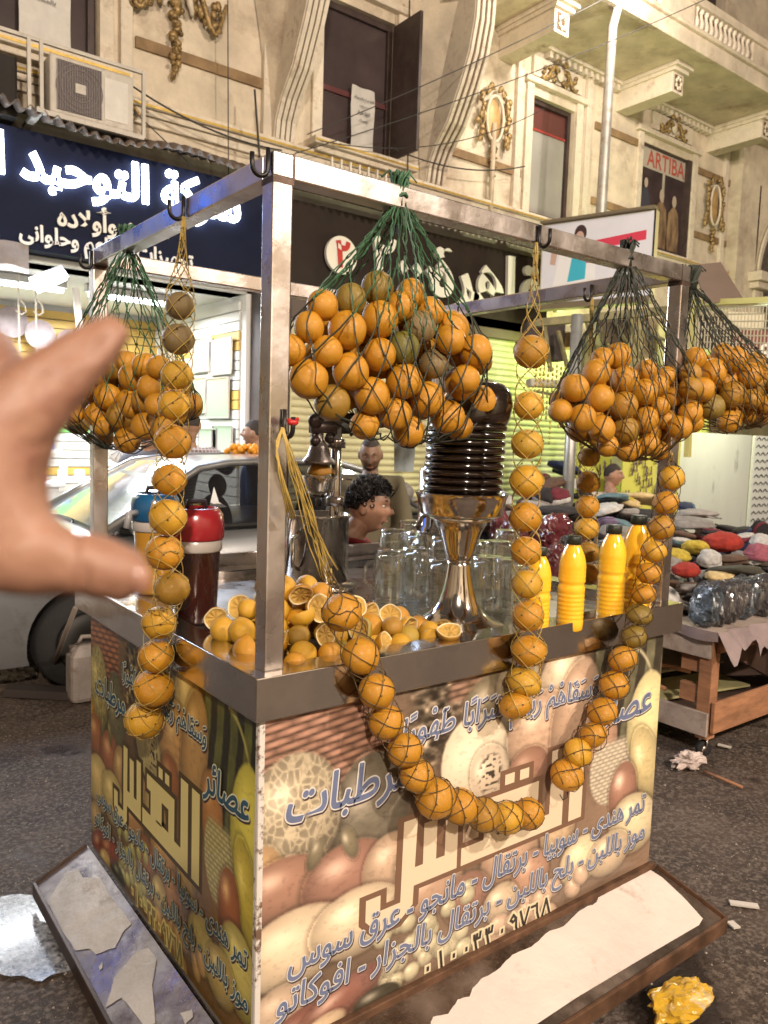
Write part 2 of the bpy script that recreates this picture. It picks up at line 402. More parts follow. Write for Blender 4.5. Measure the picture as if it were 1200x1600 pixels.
m = MB(); m.bx(8.9, 9.9, FY+.2, FY+.25, 8.1, 10.2); m.bx(11.6, 12.6, FY+.2, FY+.25, 8.1, 10.2); m.build('upper_window_shade', frame_d, bld)
# horizontal ledge with a gilt line above the signs
m = MB(); m.bx(-4, 13.1, FY-.13, FY, 4.86, 4.93); m.bx(-4, 13.1, FY-.09, FY, 4.80, 4.86); m.bx(-4, 13.1, FY-.05, FY, 4.72, 4.80); m.build('ledge', stucco_lt, bld, bevel=.01)
m = MB(); m.bx(-4, 13.1, FY-.137, FY-.13, 4.868, 4.892); m.build('gilt_strip', goldline, bld)
# ochre bands between windows
for (a, b_, z) in ((2.08, 3.5, 5.50), (6.14, 7.62, 5.46), (9.2, 10.3, 5.42), (9.2, 10.36, 6.53), (12.0, 13.1, 5.42), (5.45, 5.75, 5.42), (5.42, 5.72, 6.45), (12.0, 13.1, 6.5)):
    m = MB(); m.bx(a, b_, FY-.035, FY-.002, z-.06, z+.05); m.build('stucco_band', band, bld, bevel=.006)
# pilaster strips and window surrounds
for (h) in (W1, W2, W3, W4):
    x0, x1, z0, z1 = h; m = MB()
    for xa, xb in ((x0-.14, x0-.003), (x1+.003, x1+.14)): m.bx(xa, xb, FY-.05, FY, 4.94, z1+.12)
    m.bx(x0-.2, x1+.2, FY-.09, FY, z1+.12, z1+.20); m.build('window_surround', stucco_lt, bld, bevel=.008)
for x in (1.98, 3.55, 7.5, 9.0, 12.9): m = MB(); m.bx(x-.06, x+.06, FY-.07, FY-.001, 4.935, 7.2); m.build('pilaster', stucco_lt, bld, bevel=.008)
def window(h, style):
    x0, x1, z0, z1 = h; f = MB(); t = .07; yy = FY+.10
    f.bx(x0, x0+t, yy-.03, yy+.05, z0, z1); f.bx(x1-t, x1, yy-.03, yy+.05, z0, z1); f.bx(x0+t, x1-t, yy-.03, yy+.05, z1-t, z1); f.bx(x0+t, x1-t, yy-.03, yy+.05, z0, z0+t)
    w_ = f.build('window', frame_d, bld, bevel=.006)
    if style == 'glass':
        xm = (x0+x1)/2; zm = z0+(z1-z0)*.42
        p = MB(); p.bx(x0+t, x1-t, yy+.02, yy+.03, z0+t, z1-t); p.build('pane', glass_d, w_)
        b = MB(); b.bx(x0+t, x1-t, yy-.01, yy+.018, zm-.03, zm+.03); b.bx(xm-.03, xm+.03, yy-.01, yy+.018, z0+t, zm-.03); b.build('glazing_bar', mat('maroon_bar', (.11, .03, .03), .5), w_)
    elif style == 'grey':
        zm = z1-.42
        p = MB(); p.bx(x0+t, x1-t, yy+.02, yy+.03, z0+t, zm); p.build('panel', grey_p, w_)
        p = MB(); p.bx(x0+t, x1-t, yy+.025, yy+.03, zm+.03, z1-t); p.build('pane', mat('maroon_glass', (.13, .045, .04), .3), w_)
        p = MB(); p.bx(x0+t, x1-t, yy+.0, yy+.02, zm, zm+.03); p.build('glazing_bar', mat('red_bar', (.35, .05, .04), .5), w_)
    return w_
window(W1, 'glass'); w2o = window(W2, 'glass'); window(W3, 'grey')
# sills
for h in (W1, W2):
    m = MB(); m.bx(h[0]-.22, h[1]+.22, FY-.26, FY, h[2]-.10, h[2]-.02); m.bx(h[0]-.16, h[1]+.16, FY-.2, FY, h[2]-.16, h[2]-.10); s_ = m.build('window_sill', stucco_lt, bld, bevel=.01)
    m = MB(); m.bx(h[0]-.22, h[1]+.22, FY-.266, FY-.26, h[2]-.08, h[2]-.055); m.build('gilt_strip', goldline, s_)
# open shutter leaf on the second window
m = MB(); m.beam((5.36, FY-.02, 5.08), (5.36, FY-.02, 6.68), .05, .05); m.box((5.30, FY-.28, 5.88), (.045, .52, 1.58)); m.build('shutter_leaf', frame_d, w2o, bevel=.006)
m = MB()
for k in range(9): m.beam((4.3+k*.13, FY-.22, 4.72), (4.3+k*.13, FY-.22, 4.86), .022, .022)
m.bx(4.25, 5.4, FY-.24, FY-.2, 4.70, 4.72); m.build('sill_railing', mat('white_paint', (.7, .66, .58), .6), bld)
# curved fluted consoles
def console(xa, xb, gx):
    prof = [(-.10, 4.93), (-.13, 5.12), (-.24, 5.32), (-.47, 5.57), (-.68, 5.95), (-.82, 6.27), (-.90, 6.62), (-.92, 7.0)]
    pp = []
    for i in range(len(prof)-1):
        for t in (0, .25, .5, .75): pp.append(tuple(prof[i][k]*(1-t)+prof[i+1][k]*t for k in (0, 1)))
    pp.append(prof[-1])
    m = MB(); n = len(pp); vs = [(xa, FY+y, z) for y, z in pp]+[(xb, FY+y, z) for y, z in pp]+[(xa, FY, z) for y, z in pp]+[(xb, FY, z) for y, z in pp]
    fs = []
    for i in range(n-1): fs += [(i, i+1, n+i+1, n+i), (i, 2*n+i, 2*n+i+1, i+1), (n+i, n+i+1, 3*n+i+1, 3*n+i)]
    fs += [(0, n, 3*n, 2*n), (n-1, 2*n-1, 4*n-1, 3*n-1)]
    m.smooth = False; m.add(vs, fs); c = m.build('console', stucco_lt, bld)
    for k in range(4):       # raised ribs between dark flutes
        x = xa+.012+k*(xb-xa-.024-.045)/3
        r = MB(); vs = []
        for y, z in pp: vs += [(x, FY+y-.028, z), (x+.045, FY+y-.028, z), (x+.045, FY+y-.001, z), (x, FY+y-.001, z)]
        fs = []
        for i in range(n-1):
            b = i*4
            for a, q in ((0, 1), (1, 2), (3, 0)): fs.append((b+a, b+q, b+4+q, b+4+a))
        fs += [(0, 1, 2, 3), (4*n-4, 4*n-3, 4*n-2, 4*n-1)]
        r.add(vs, fs); r.build('rib', stucco_lt, c)
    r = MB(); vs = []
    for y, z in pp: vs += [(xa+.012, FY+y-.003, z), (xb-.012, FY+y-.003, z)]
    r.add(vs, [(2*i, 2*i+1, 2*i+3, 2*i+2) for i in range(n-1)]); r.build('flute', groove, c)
    m = MB(); m.bx(xa-.08, xb+.08, FY-1.06, FY, 7.0, 7.5); m.bx(xa-.12, xb+.12, FY-1.1, FY, 6.93, 7.0); m.build('console_block', stucco_lt, bld, bevel=.01)
console(3.60, 3.86, 0); console(5.80, 6.12, 0)
# curved coves beside the consoles
for (x0, sgn) in ((3.60, -1), (5.80, -1)):
    m = MB(); m.smooth = True; P = []
    for i in range(13):
        t = i/12; z = 4.95+t*2.05; w_ = .03+.34*t**1.6; row = []
        for j in range(7):
            a = j/6*PI/2; row.append((x0+sgn*(w_*math.sin(a)), FY-.02-(1-math.sin(a))*(.06+.55*t**1.3), z))
        P.append(row)
    m.grid(P); m.build('cove', stucco, bld)
# balcony slab, beams, dentils, balustrade
m = MB(); m.bx(6.35, 20, 5.25, FY, 7.25, 7.40); m.bx(6.3, 20, 5.17, 5.25, 7.22, 7.44); m.bx(6.3, 20, 5.12, 5.3, 7.44, 7.50); m.build('balcony_slab', stucco, bld, bevel=.01)
for x in (7.1, 9.7, 12.3, 14.9):
    m = MB(); m.bx(x, x+.28, 5.62, FY, 6.86, 7.25); m.bx(x-.04, x+.32, 5.56, FY, 7.14, 7.25); m.bx(x-.07, x+.35, 5.5, FY, 7.19, 7.249); b = m.build('balcony_beam', stucco_lt, bld, bevel=.006)
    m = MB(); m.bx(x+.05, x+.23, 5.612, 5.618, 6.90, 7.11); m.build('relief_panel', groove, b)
    m = MB(); m.smooth = True
    for k in range(7): m.ell((x+.14+.06*math.cos(k*.9), 5.605, 7.0+.075*math.sin(k*.9)), (.028, .015, .032), 8, 6)
    m.build('relief', stucco_lt, b)
m = MB()
for xc in np.arange(8.0, 13.0, .13):
    if any(a-.1 < xc < a+.4 for a in (7.1, 9.7, 12.3)): continue
    m.bx(xc, xc+.07, FY-.12, FY, 7.12, 7.2)
m.bx(7.6, 13.1, FY-.16, FY, 7.2, 7.249); m.build('dentil_row', stucco_lt, bld, bevel=.005)
def baluster(x):
    m = MB(); m.smooth = True
    m.lathe([(.045, 0), (.045, .03), (.025, .05), (.05, .11), (.055, .15), (.03, .24), (.022, .28), (.045, .31), (.045, .34)], (x, 5.25, 7.5), 12)
    return m.build('baluster', stucco_lt, bld)
for i in range(12): baluster(9.62+i*.125)
for i in range(9): baluster(7.6+i*.125)
m = MB(); m.bx(6.3, 20, 5.16, 5.36, 7.84, 7.95)
for a, b_ in ((6.3, 7.5), (8.7, 9.52), (11.1, 12.2), (13.8, 20)): m.bx(a, b_, 5.2, 5.32, 7.5, 7.84)
m.build('parapet', stucco, bld, bevel=.01)
# carved plaster ornaments
def cartouche(cx, cz, w_, h_, medal=True, drop=True):
    o = MB(); o.smooth = True; y = FY-.05
    rnd = random.Random(cx)
    for s in (-1, 1):
        pts = [(cx+s*(w_*.5+.03*math.sin(t*9)), y-.03, cz+h_*.5-t*h_*1.02) for t in np.linspace(0, 1, 14)]
        o.tube(pts, [.022+.012*math.sin(t*16) for t in np.linspace(0, 1, 14)], 7)
        for k in range(9):
            t = k/8; px_ = cx+s*(w_*.55+rnd.uniform(-.02, .07)); pz = cz+h_*.45-t*h_*.95
            o.ell((px_, y-.03-rnd.uniform(0, .03), pz), (.035+rnd.uniform(0, .02), .03, .04+rnd.uniform(0, .02)), 9, 6)
        pts = [(cx+s*(.05+.13*a/5)*1, y-.05, cz+h_*.5+.05+.07*math.sin(a)) for a in np.linspace(0, 5, 12)]
        o.tube(pts, .025, 7)
        sp = [(cx+s*(w_*.32)+.05*math.cos(a)*(1-a/9), y-.06, cz+h_*.55+.05*math.sin(a)*(1-a/9)) for a in np.linspace(0, 7, 16)]
        o.tube(sp, .016, 6)
    if drop:
        for k in range(7): o.ell((cx+.02*math.sin(k*2), y-.03, cz-h_*.5-.05-k*.06), (.055-.005*k, .035, .038), 9, 6); o.ell((cx+.05*math.cos(k*3), y-.04, cz-h_*.5-.07-k*.06), (.025, .025, .02), 7, 5)
    orn = o.build('plaster_ornament', gold, bld)
    if medal:
        q = MB(); q.smooth = True; q.ell((cx, y+.005, cz), (w_*.34, .05, h_*.46), 20, 12); q.build('medallion', mat('ochre_medallion', (.48, .30, .12), .5, .1, var=.25, vscale=8), orn)
        q = MB(); q.smooth = True; q.tube([(cx+w_*.37*math.cos(a), y-.045, cz+h_*.48*math.sin(a)) for a in np.linspace(0, 2*PI, 28)[:-1]], .02, 7, closed=True); q.build('ribbon', stucco_lt, orn)
    return orn
cartouche(7.0, 6.02, .42, .62); cartouche(12.55, 5.98, .42, .72)
# lion head garland over the first bay
LXC = pY(277, 60, 6.5)[0]
o = MB(); o.smooth = True; rnd = random.Random(5)
for s in (-1, 1):
    pts = [(LXC+s*(.12+.42*t), FY-.08-.05*math.sin(t*3), (6.42-.22)-.30*math.sin(t*2.6)+.12*math.sin(t*7)) for t in np.linspace(0, 1, 16)]; o.tube(pts, [.04-.02*t for t in np.linspace(0, 1, 16)], 7)
    for k in range(16):
        t = rnd.random(); o.ell((LXC+s*(.14+.34*t)+rnd.uniform(-.03, .03), FY-.09, (6.30-.22)-.16*math.sin(t*3)+rnd.uniform(-.08, .08)), (.04, .035, .045), 8, 6)
    sp = [(LXC+s*.42+.07*math.cos(a)*(1-a/10), FY-.08, (6.05-.22)+.07*math.sin(a)*(1-a/10)) for a in np.linspace(0, 8, 18)]; o.tube(sp, .018, 6)
for k in range(12): o.ell((LXC+.03*math.sin(k*2.2), FY-.06, (6.20-.22)-k*.065), (.065-.003*k, .045, .045), 9, 6)
for k in range(8): o.ell((LXC+.05*math.cos(k*2.3), FY-.1, (6.12-.22)-k*.075), (.026, .03, .026), 8, 6)
gar = o.build('plaster_ornament', gold, bld)
q = MB(); q.smooth = True
q.ell((LXC, FY-.12, (6.42-.22)), (.11, .10, .13), 16, 12); q.ell((LXC, FY-.21, (6.38-.22)), (.035, .04, .05), 10, 8)
q.build('mask', gold, gar)
q = MB(); q.smooth = True
for s in (-1, 1): q.tube([(LXC+s*(.1+.05*t), FY-.12, 6.1-.22*t) for t in (0, .5, 1)], [.03, .035, .02], 8)
q.build('ribbon', stucco_lt, gar)
o = MB(); o.smooth = True
for k in range(6): o.ell((1.98+.02*math.sin(k*2), FY-.11, 4.78-k*.055), (.06-.006*k, .04, .035), 9, 6)
for s in (-1, 1): o.tube([(1.98+s*(.02+.1*t), FY-.11, 4.80+.03*math.sin(t*5)) for t in np.linspace(0, 1, 7)], .022, 6)
o.build('plaster_ornament', gold, bld)
for (cx, x0, x1) in ((8.27, 7.75, 8.8), (11.15, 10.6, 11.75)):      # crest panels over the windows
    m = MB(); m.bx(x0, x1, FY-.06, FY-.0, 6.83, 7.1); pnl = m.build('crest_panel', stucco_lt, bld, bevel=.006)
    o = MB(); o.smooth = True; rnd = random.Random(int(cx*10))
    for s in (-1, 1):
        o.tube([(cx+s*(.05+.33*t), FY-.1, 6.97+.08*math.sin(t*6)-.1*t) for t in np.linspace(0, 1, 12)], [.035-.015*t for t in np.linspace(0, 1, 12)], 7)
        for k in range(10): o.ell((cx+s*rnd.uniform(.08, .36), FY-.09, 6.93+rnd.uniform(-.1, .08)), (.04, .025, .03), 8, 5)
        o.tube([(cx+s*.08+.045*math.cos(a)*(1-a/9), FY-.12, 7.1+.045*math.sin(a)*(1-a/9)) for a in np.linspace(0, 7, 14)], .016, 6)
    o.build('crest', gold, pnl)
    o = MB(); o.smooth = True; o.ell((cx, FY-.1, 6.95), (.07, .03, .09), 14, 10); o.build('crest_shield', stucco_lt, pnl)
# beige drain pipe
pipe_m = mat('painted_pipe', (.52, .43, .32), .5, var=.15, vscale=6)
m = MB(); m.smooth = True; m.tube([(6.98, FY-.1, 4.5), (6.98, FY-.1, 5.95)], .035, 10); m.build('drain_pipe', pipe_m, bld)
# right wing: arch window bay
m = MB(); wall_holes(m, 13.1, 20, 3.2, 7.25, FY-.25, FY+.3, [(13.75, 16.9, 3.2, 6.55)]); m.build('wall', stucco, bld)
def arch(r, yy, z0, w_, n=24): return [(15.3+r*math.cos(PI-a), yy, z0+r*math.sin(PI-a)) for a in np.linspace(0, PI, n)]
m = MB()
pa = arch(1.52, FY-.26, 4.95, 0)
top = [(x, y, 6.55) for x, y, z in pa]
for i in range(len(pa)-1): m.add([pa[i], pa[i+1], top[i+1], top[i], *( (q[0], q[1]+.3, q[2]) for q in (pa[i], pa[i+1], top[i+1], top[i]))], [(0, 1, 2, 3), (0, 1, 5, 4), (4, 5, 6, 7)])
m.build('arch_spandrel', stucco, bld)
for k, r in enumerate((1.50, 1.42, 1.34)):
    m = MB(); m.tube(arch(r, FY-.29+.03*k, 4.95, 0), .028, 6); m.build('arch_moulding', stucco_lt, bld)
m = MB(); m.bx(13.7, 16.9, FY-.02, FY, 3.2, 6.5); m.build('leaded_window', mat('leaded_glass', (.20, .17, .13), .35, col2=(.07, .055, .05), vscale=14, bump=.5, bscale=20), bld)
m = MB(); m.bx(13.55, 14.25, FY-.5, FY, 4.78, 4.95); m.bx(13.62, 14.18, FY-.42, FY, 4.66, 4.78); m.bx(13.75, 14.05, FY-.3, FY, 3.2, 4.66); m.build('arch_pier', stucco_lt, bld, bevel=.012)
# poster window with three draped figures (a generic print)
x0, x1, z0, z1 = W4; m = MB(); t = .06
m.bx(x0, x0+t, FY+.02, FY+.1, z0, z1); m.bx(x1-t*2, x1, FY-.02, FY+.1, z0, z1); m.bx(x0, x1, FY+.02, FY+.1, z1-.04, z1); m.bx(x0, x1, FY+.02, FY+.1, z0, z0+.04); pw = m.build('window', frame_d, bld)
m = MB(); m.bx(x0+t, x1-t*2, FY+.05, FY+.06, z0, z1); m.build('poster_sheet', mat('poster_dark', (.05, .032, .035), .35, var=.3, vscale=4), pw)
m = MB(); m.bx(x0+t, x1-t*2, FY+.040, FY+.046, z1-.36, z1-.04); m.build('poster_header', mat('poster_grey', (.42, .38, .32), .5, var=.1, vscale=5), pw)
m = MB(); m.bx((x0+x1)/2-.03, (x0+x1)/2+.03, FY+.040, FY+.046, z0, z1-.36); m.build('poster_stripe', mat('poster_grey', (.42, .38, .32), .5), pw)
lettering('poster_letters', 'ARTIBA', (x0+.22, FY+.036, z1-.32), (x1-.14, FY+.036, z1-.32), (0, 0, 1), 1.15, mat('poster_red', (.42, .07, .05), .5), pw, off=.01, nrm=(0, -1, 0), ar=False)
fig = mat('poster_figure', (.30, .20, .11), .5, col2=(.10, .06, .04), vscale=9, stretch=(1, 1, .35)); fsk = mat('poster_face', (.42, .34, .27), .5)
for (fx, fz, s, mm) in ((x0+.22, z1-.60, .8, mat('poster_navy', (.05, .05, .07), .5)), (x0+.68, z1-.72, 1.05, fig), (x0+1.05, z1-.75, 1., fig)):
    m = MB(); m.poly([(fx+dx*s, FY+.032, fz+dz*s) for dx, dz in ((-.05, -.1), (-.16, -.22), (-.17, -.6), (-.12, -1.05), (.16, -1.05), (.18, -.5), (.14, -.2), (.05, -.1))]); m.build('poster_robe', mm, pw)
    m = MB(); m.poly([(fx+.065*s*math.cos(a), FY+.03, fz+.10*s*math.sin(a)) for a in np.linspace(0, 2*PI, 18)[:-1]]); m.build('poster_head', fsk, pw)
# ------------------------------------------------------------------ air conditioner, brackets, bills
ac_m = mat('ac_casing', (.52, .48, .42), .5, var=.12, vscale=6, dirt=((.25, .20, .15), 7, .55, .8))
ac = empty('air_conditioner', (1.5, 6.1, 4.4), 'weathered grey outdoor air conditioner unit hung under the upper left window', 'air conditioner')
m = MB(); m.bx(1.12, 1.86, 6.0, 6.32, 4.40, 4.90); m.build('casing', ac_m, ac, bevel=.02)
m = MB(); m.bx(1.18, 1.56, 5.992, 5.998, 4.44, 4.86); m.build('fan_recess', mat('ac_dark', (.10, .08, .085), .6), ac)
m = MB()
for k in range(19): m.beam((1.18+k*.021, 5.985, 4.44), (1.18+k*.021, 5.985, 4.86), .005, .005)
for r in (.06, .11, .16, .2): m.tube([(1.37+r*math.cos(a), 5.984, 4.65+r*math.sin(a)) for a in np.linspace(0, 2*PI, 24)[:-1]], .004, 4, closed=True)
m.build('fan_grille', mat('ac_wire', (.22, .19, .18), .5), ac)
m = MB(); m.bx(1.33, 1.42, 5.976, 5.981, 4.61, 4.69); m.build('badge', ac_m, ac)
lettering('brand_letters', 'SHARP', (1.61, 5.997, 4.76), (1.77, 5.997, 4.76), (0, 0, 1), 1, mat('ink_dark', (.05, .05, .06), .5), ac, off=.02, nrm=(0, -1, 0), ar=False)
m = MB(); m.bx(1.59, 1.80, 5.994, 5.9985, 4.46, 4.82); m.build('side_panel', mat('ac_light', (.62, .59, .54), .5, var=.08), ac, bevel=.0)
m = MB(); m.bx(1.0, 1.06, 5.95, 6.5, 4.36, 4.40); m.bx(1.05, 1.95, 5.98, 6.02, 4.36, 4.40)
for x in (.95, 1.05, 1.95): m.beam((x, 6.0, 4.38), (x, 6.0, 4.98), .03, .03)
m.bx(.6, 1.95, 5.99, 6.02, 4.95, 4.98); m.build('support_cage', ac_m, ac)
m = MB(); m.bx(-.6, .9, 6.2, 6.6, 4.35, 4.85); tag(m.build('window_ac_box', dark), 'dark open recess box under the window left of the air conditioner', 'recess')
def bill(name, x0, x1, z0, z1, yy, lab, skew=0):
    b = MB(); n = 7; b.smooth = True
    b.grid([[(x0+(x1-x0)*i/n+skew*(z0+(z1-z0)*j/n-z0), yy-.012*math.sin(i*1.3+j), z0+(z1-z0)*j/n) for i in range(n+1)] for j in range(n+1)])
    o = tag(b.build(name, mat('paper', (.62, .60, .56), .7, var=.06, vscale=12), fixn=False), lab, 'notice')
    q = (x1-x0)
    for k, s in enumerate(('القاهرة بالجملة', 'تجهيزات', 'القاهرة', 'بالجملة')):
        zz = z1-(z1-z0)*(.2+.11*k); f = 1 if k == 0 else (.5, .62, .45)[k-1]; c = (x0+x1)/2+skew*(zz-z0)
        lettering('notice_text', s, (c-q*.42*f, yy-.03, zz), (c+q*.42*f, yy-.03, zz), (0, 0, 1), .8, mat('ink_dark', (.05, .05, .06), .5), o, off=.015, nrm=(0, -1, 0))
    return o
b = bill('paper_notice', 1.02, 1.48, 5.24, 6.0, FY+.05, 'white printed paper notice taped inside the upper left window')
b = bill('paper_notice', 4.72, 5.06, 5.10, 5.86, FY+.03, 'white printed paper notice taped in the open dark window above the cart')
# ------------------------------------------------------------------ corrugated canopies over the shop signs
corr = mat('old_corrugated_sheet', (.20, .155, .125), .6, .3, var=.3, vscale=5, dirt=((.10, .06, .04), 6, .5, .75), bump=.3, bscale=50)
def canopy(x0, x1, z, y0, y1, lab, warp=.05, pitch=.11):
    m = MB(); m.smooth = True; P = []; nx = int((x1-x0)/pitch*8)
    for j in range(7):
        t = j/6; row = []
        for i in range(nx+1):
            x = x0+(x1-x0)*i/nx
            row.append((x, y0+(y1-y0)*t+warp*mnoise.noise(Vector((x*1.1, t, 2)))*(1-t), z+.20*t+.028*math.cos(2*PI*(x-x0)/pitch)+warp*1.4*mnoise.noise(Vector((x*.9, t*1.5, 0)))*(1-t)))
        P.append(row)
    m.grid(P); o = m.build('corrugated_canopy', corr, fixn=False)
    s = o.modifiers.new('thick', 'SOLIDIFY'); s.thickness = .006
    return tag(o, lab, 'canopy')
canopy(-3, 3.35, 4.36, 5.98, 6.58, 'warped corrugated sheet canopy over the glowing white sign', .09)
canopy(3.75, 8.3, 4.30, 5.95, 6.58, 'corrugated sheet canopy over the dark sign with the round red number', .05)
# ------------------------------------------------------------------ signs
sb = mat('sign_board', (.008, .012, .036), .6, spec=.12, var=.15, vscale=3); sb2 = mat('sign_board_brown', (.030, .021, .018), .6, spec=.15, var=.15, vscale=3)
glow = mat('glowing_letter', (.9, .95, 1), .4, emit=9, ecol=(.82, .91, 1))
wl = mat('white_letter', (.78, .76, .70), .4)
s1 = empty('shop_sign', (.7, 6.3, 3.2), 'dark blue shop sign with glowing white Arabic letters over the bright shop', 'shop sign')
m = MB(); m.bx(-3, 3.62, 6.3, 6.5, 3.26, 4.3); m.build('board', sb, s1)
nY = (0, -1, 0); UZ = (0, 0, 1)
fy = 6.285
lettering('glowing_letters', 'شركة التوحيد التجارية', (-.40, fy, 3.88), (3.08, fy, 3.88), UZ, 1.15, glow, s1, off=.03, nrm=nY, thick=.03)
halo = lamp('sign_glow_light', 'AREA', (1.2, 6.05, 3.9), 60, (.40, .60, 1), 3.4, target=(1.2, 3.2, 2.3), size_y=.35)
lettering('white_letters', 'حسن وأولاده', pY(90, 352, fy), pY(262, 378, fy), UZ, 1.1, wl, s1, off=.03, nrm=nY, thick=.02)
lettering('white_letters', 'تجهيزات مطاعم وحلوانى', pY(30, 372, fy), pY(300, 420, fy), UZ, 1.15, wl, s1, off=.03, nrm=nY, thick=.02)
cv = mat('grey_tarp', (.30, .26, .24), .6, var=.2, vscale=4, bump=.4, bscale=12)
m = MB(); m.smooth = True; m.grid([[(-3+4.0*i/60, 6.27-.03*math.sin(i*.9)-.02*mnoise.noise(Vector((i*.3, j, 0))), 3.02+.26*j/5+.02*math.sin(i*.35)) for i in range(61)] for j in range(6)])
tag(m.build('tarp_strip', cv, fixn=False), 'wrinkled grey tarpaulin strip hanging under the blue sign', 'tarpaulin')
s2 = empty('shop_sign', (5.7, 6.3, 3.2), 'dark brown shop sign with a round white badge and pale letters', 'shop sign')
m = MB(); m.bx(3.64, 8.0, 6.3, 6.5, 3.2, 4.26); m.build('board', sb2, s2)
Pc = pY(530, 400, fy); m = MB(); m.lathe([(.215, 0), (.215, .05)], (Pc[0], fy-.06, Pc[2]), 40, axis=(0, 1, 0)); m.build('badge', mat('badge_white', (.80, .77, .68), .4), s2, bevel=.006)
lettering('badge_number', '٢', (Pc[0]-.075, fy-.064, Pc[2]-.13), (Pc[0]+.09, fy-.064, Pc[2]-.13), UZ, 1.0, mat('badge_red', (.50, .04, .035), .4), s2, off=.035, nrm=nY, thick=.01)
lettering('white_letters', 'القاهرة', pY(672, 460, fy), pY(872, 486, fy), UZ, .9, wl, s2, off=.03, nrm=nY, thick=.05)
lettering('white_letters', '٢٠٠٠', pY(580, 440, fy), pY(675, 455, fy), UZ, 1.0, wl, s2, off=.02, nrm=nY, thick=.05)
# ------------------------------------------------------------------ roller shutters
sh_y = mat('shutter_cream', (.62, .57, .36), .45, .0, var=.1, vscale=3, dirt=((.4, .34, .2), 3, .55, .8)); sh_g = mat('shutter_grey', (.50, .52, .38), .5, .0, var=.08, vscale=3)
def shutter(x0, x1, z1, mm, lab, yy=6.42):
    s = empty('roller_shutter', ((x0+x1)/2, yy, .13), lab, 'shutter'); proto = None; n = int((z1-.2)/.085)
    for k in range(n):
        z = .2+k*.085
        if proto is None:
            m = MB(); m.smooth = True
            pr = [(0, 0), (-.018, .012), (-.026, .036), (-.018, .062), (0, .074), (.004, .085)]
            m.grid([[(x, yy+a, z+b) for a, b in pr] for x in (x0, x1)]); proto = m.build('slat', mm, s, fixn=False)
        else: c = proto.copy(); COL.objects.link(c); c.parent = s; c.location = (0, 0, k*.085)
    m = MB(); m.bx(x0-.07, x0, yy-.05, yy+.05, .13, z1+.1); m.bx(x1, x1+.07, yy-.05, yy+.05, .13, z1+.1); m.build('guide_rail', mm, s)
    m = MB(); m.bx(x0-.07, x1+.07, yy-.12, yy+.05, z1-.02, z1+.22); m.build('shutter_box', mat('shutter_box_brown', (.10, .07, .06), .6), s)
    return s
shutter(3.82, 6.02, 3.0, sh_y, 'closed cream roller shutter behind the two men')
shutter(6.3, 9.3, 3.1, sh_g, 'closed roller shutter lit yellow green right of the hanging bag')
m = MB(); m.bx(6.09, 6.23, 6.28, 6.5, .13, 3.4); m.bx(3.36, 3.75, 6.28, 6.6, .13, 3.3); m.bx(9.37, 9.8, 6.28, 6.6, .13, 3.6); tag(m.build('wall_pier', mat('dark_pier', (.06, .042, .04), .6, var=.3, vscale=5)), kind='structure')
m = MB(); m.bx(9.8, 20, 6.5, 6.6, .1, 3.4); tag(m.build('wall_ground_floor', mat('dingy_wall', (.28, .25, .14), .8, var=.3, vscale=2)), kind='structure')

# the other side of the street, behind the viewer
m = MB(); m.bx(-22, 26, -13.4, -13, 0, 9); ob = tag(m.build('building', stucco, loc=(2, -13, 0)), 'plain stucco building across the street behind the viewer', 'building')
for k in range(9): m = MB(); m.bx(-20+k*5, -17.6+k*5, -12.98, -12.95, .2, 2.8); m.build('shutter', sh_y, ob); m = MB(); m.bx(-19.6+k*5, -18+k*5, -12.98, -12.95, 4.6, 6.6); m.build('window', frame_d, ob)
m = MB(); m.bx(-16.4, -16, -13, 24, 0, 9); tag(m.build('building', stucco, loc=(-16, 5, 0)), 'plain stucco building closing the street far to the left of the viewer', 'building')

# blue lit sign of the next shop, mirrored in the cart's left rails
nb = empty('neon_sign', (-2.3, 6.3, 3.3), 'blue lit sign board of the neighbouring shop beyond the left edge', 'shop sign')
m = MB(); m.bx(-3.4, -1.25, 6.25, 6.29, 3.30, 4.28); m.build('board', sb, nb)
m = MB(); m.bx(-3.3, -1.35, 6.225, 6.245, 3.72, 4.22); m.build('glow_panel', mat('blue_glow', (.05, .2, 1), .4, emit=1.4, ecol=(.03, .16, 1)), nb)
# ================================================================== SHOP INTERIOR (left)
wht = mat('shop_white', (.72, .72, .70), .6); ylw = mat('slat_yellow', (.60, .40, .10), .5); grn = mat('slat_green', (.16, .42, .13), .5)
m = MB(); m.bx(-3, 3.36, 9.2, 9.3, .13, 3.2); m.bx(3.30, 3.36, 6.5, 9.2, .13, 3.2); m.bx(-3.06, -3, 6.5, 9.2, .13, 3.2); m.bx(-3, 3.3, 6.5, 9.2, 3.2, 3.25); tag(m.build('shop_walls', wht), kind='structure')
sw = empty('slat_wall', (0, 9.15, .2), 'yellow and green slatted display wall at the back of the bright shop', 'display wall')
for k in range(24):
    z = .5+k*.11; mm = ylw if k > 14 else mat('slat_white', (.66, .66, .62), .5) if k % 5 else ylw
    if 7 <= k-3 <= 12: mm = grn
    m = MB(); m.bx(-2.9, 3.28, 9.13, 9.17, z, z+.098); m.build('slat', mm, sw)
for k in range(24):
    z = .5+k*.11; m = MB(); m.bx(3.27, 3.30, 6.62, 9.12, z, z+.098); m.build('slat', (ylw if k % 6 in (1, 2) else mat('slat_white', (.66, .66, .62), .5)), sw)
frost = mat('white_sheet_panel', (.55, .62, .64), .4)
for i, (a, b_) in enumerate(((-1.6, -.75), (-.68, .15))):
    m = MB(); m.bx(a, b_, 9.06, 9.1, 2.35, 3.15); tag(m.build('sheet_panel', frost, bevel=.005), ('pale sheet panel at the far left of the shop wall', 'pale sheet panel left of the yellow slats in the shop')[i], 'panel')
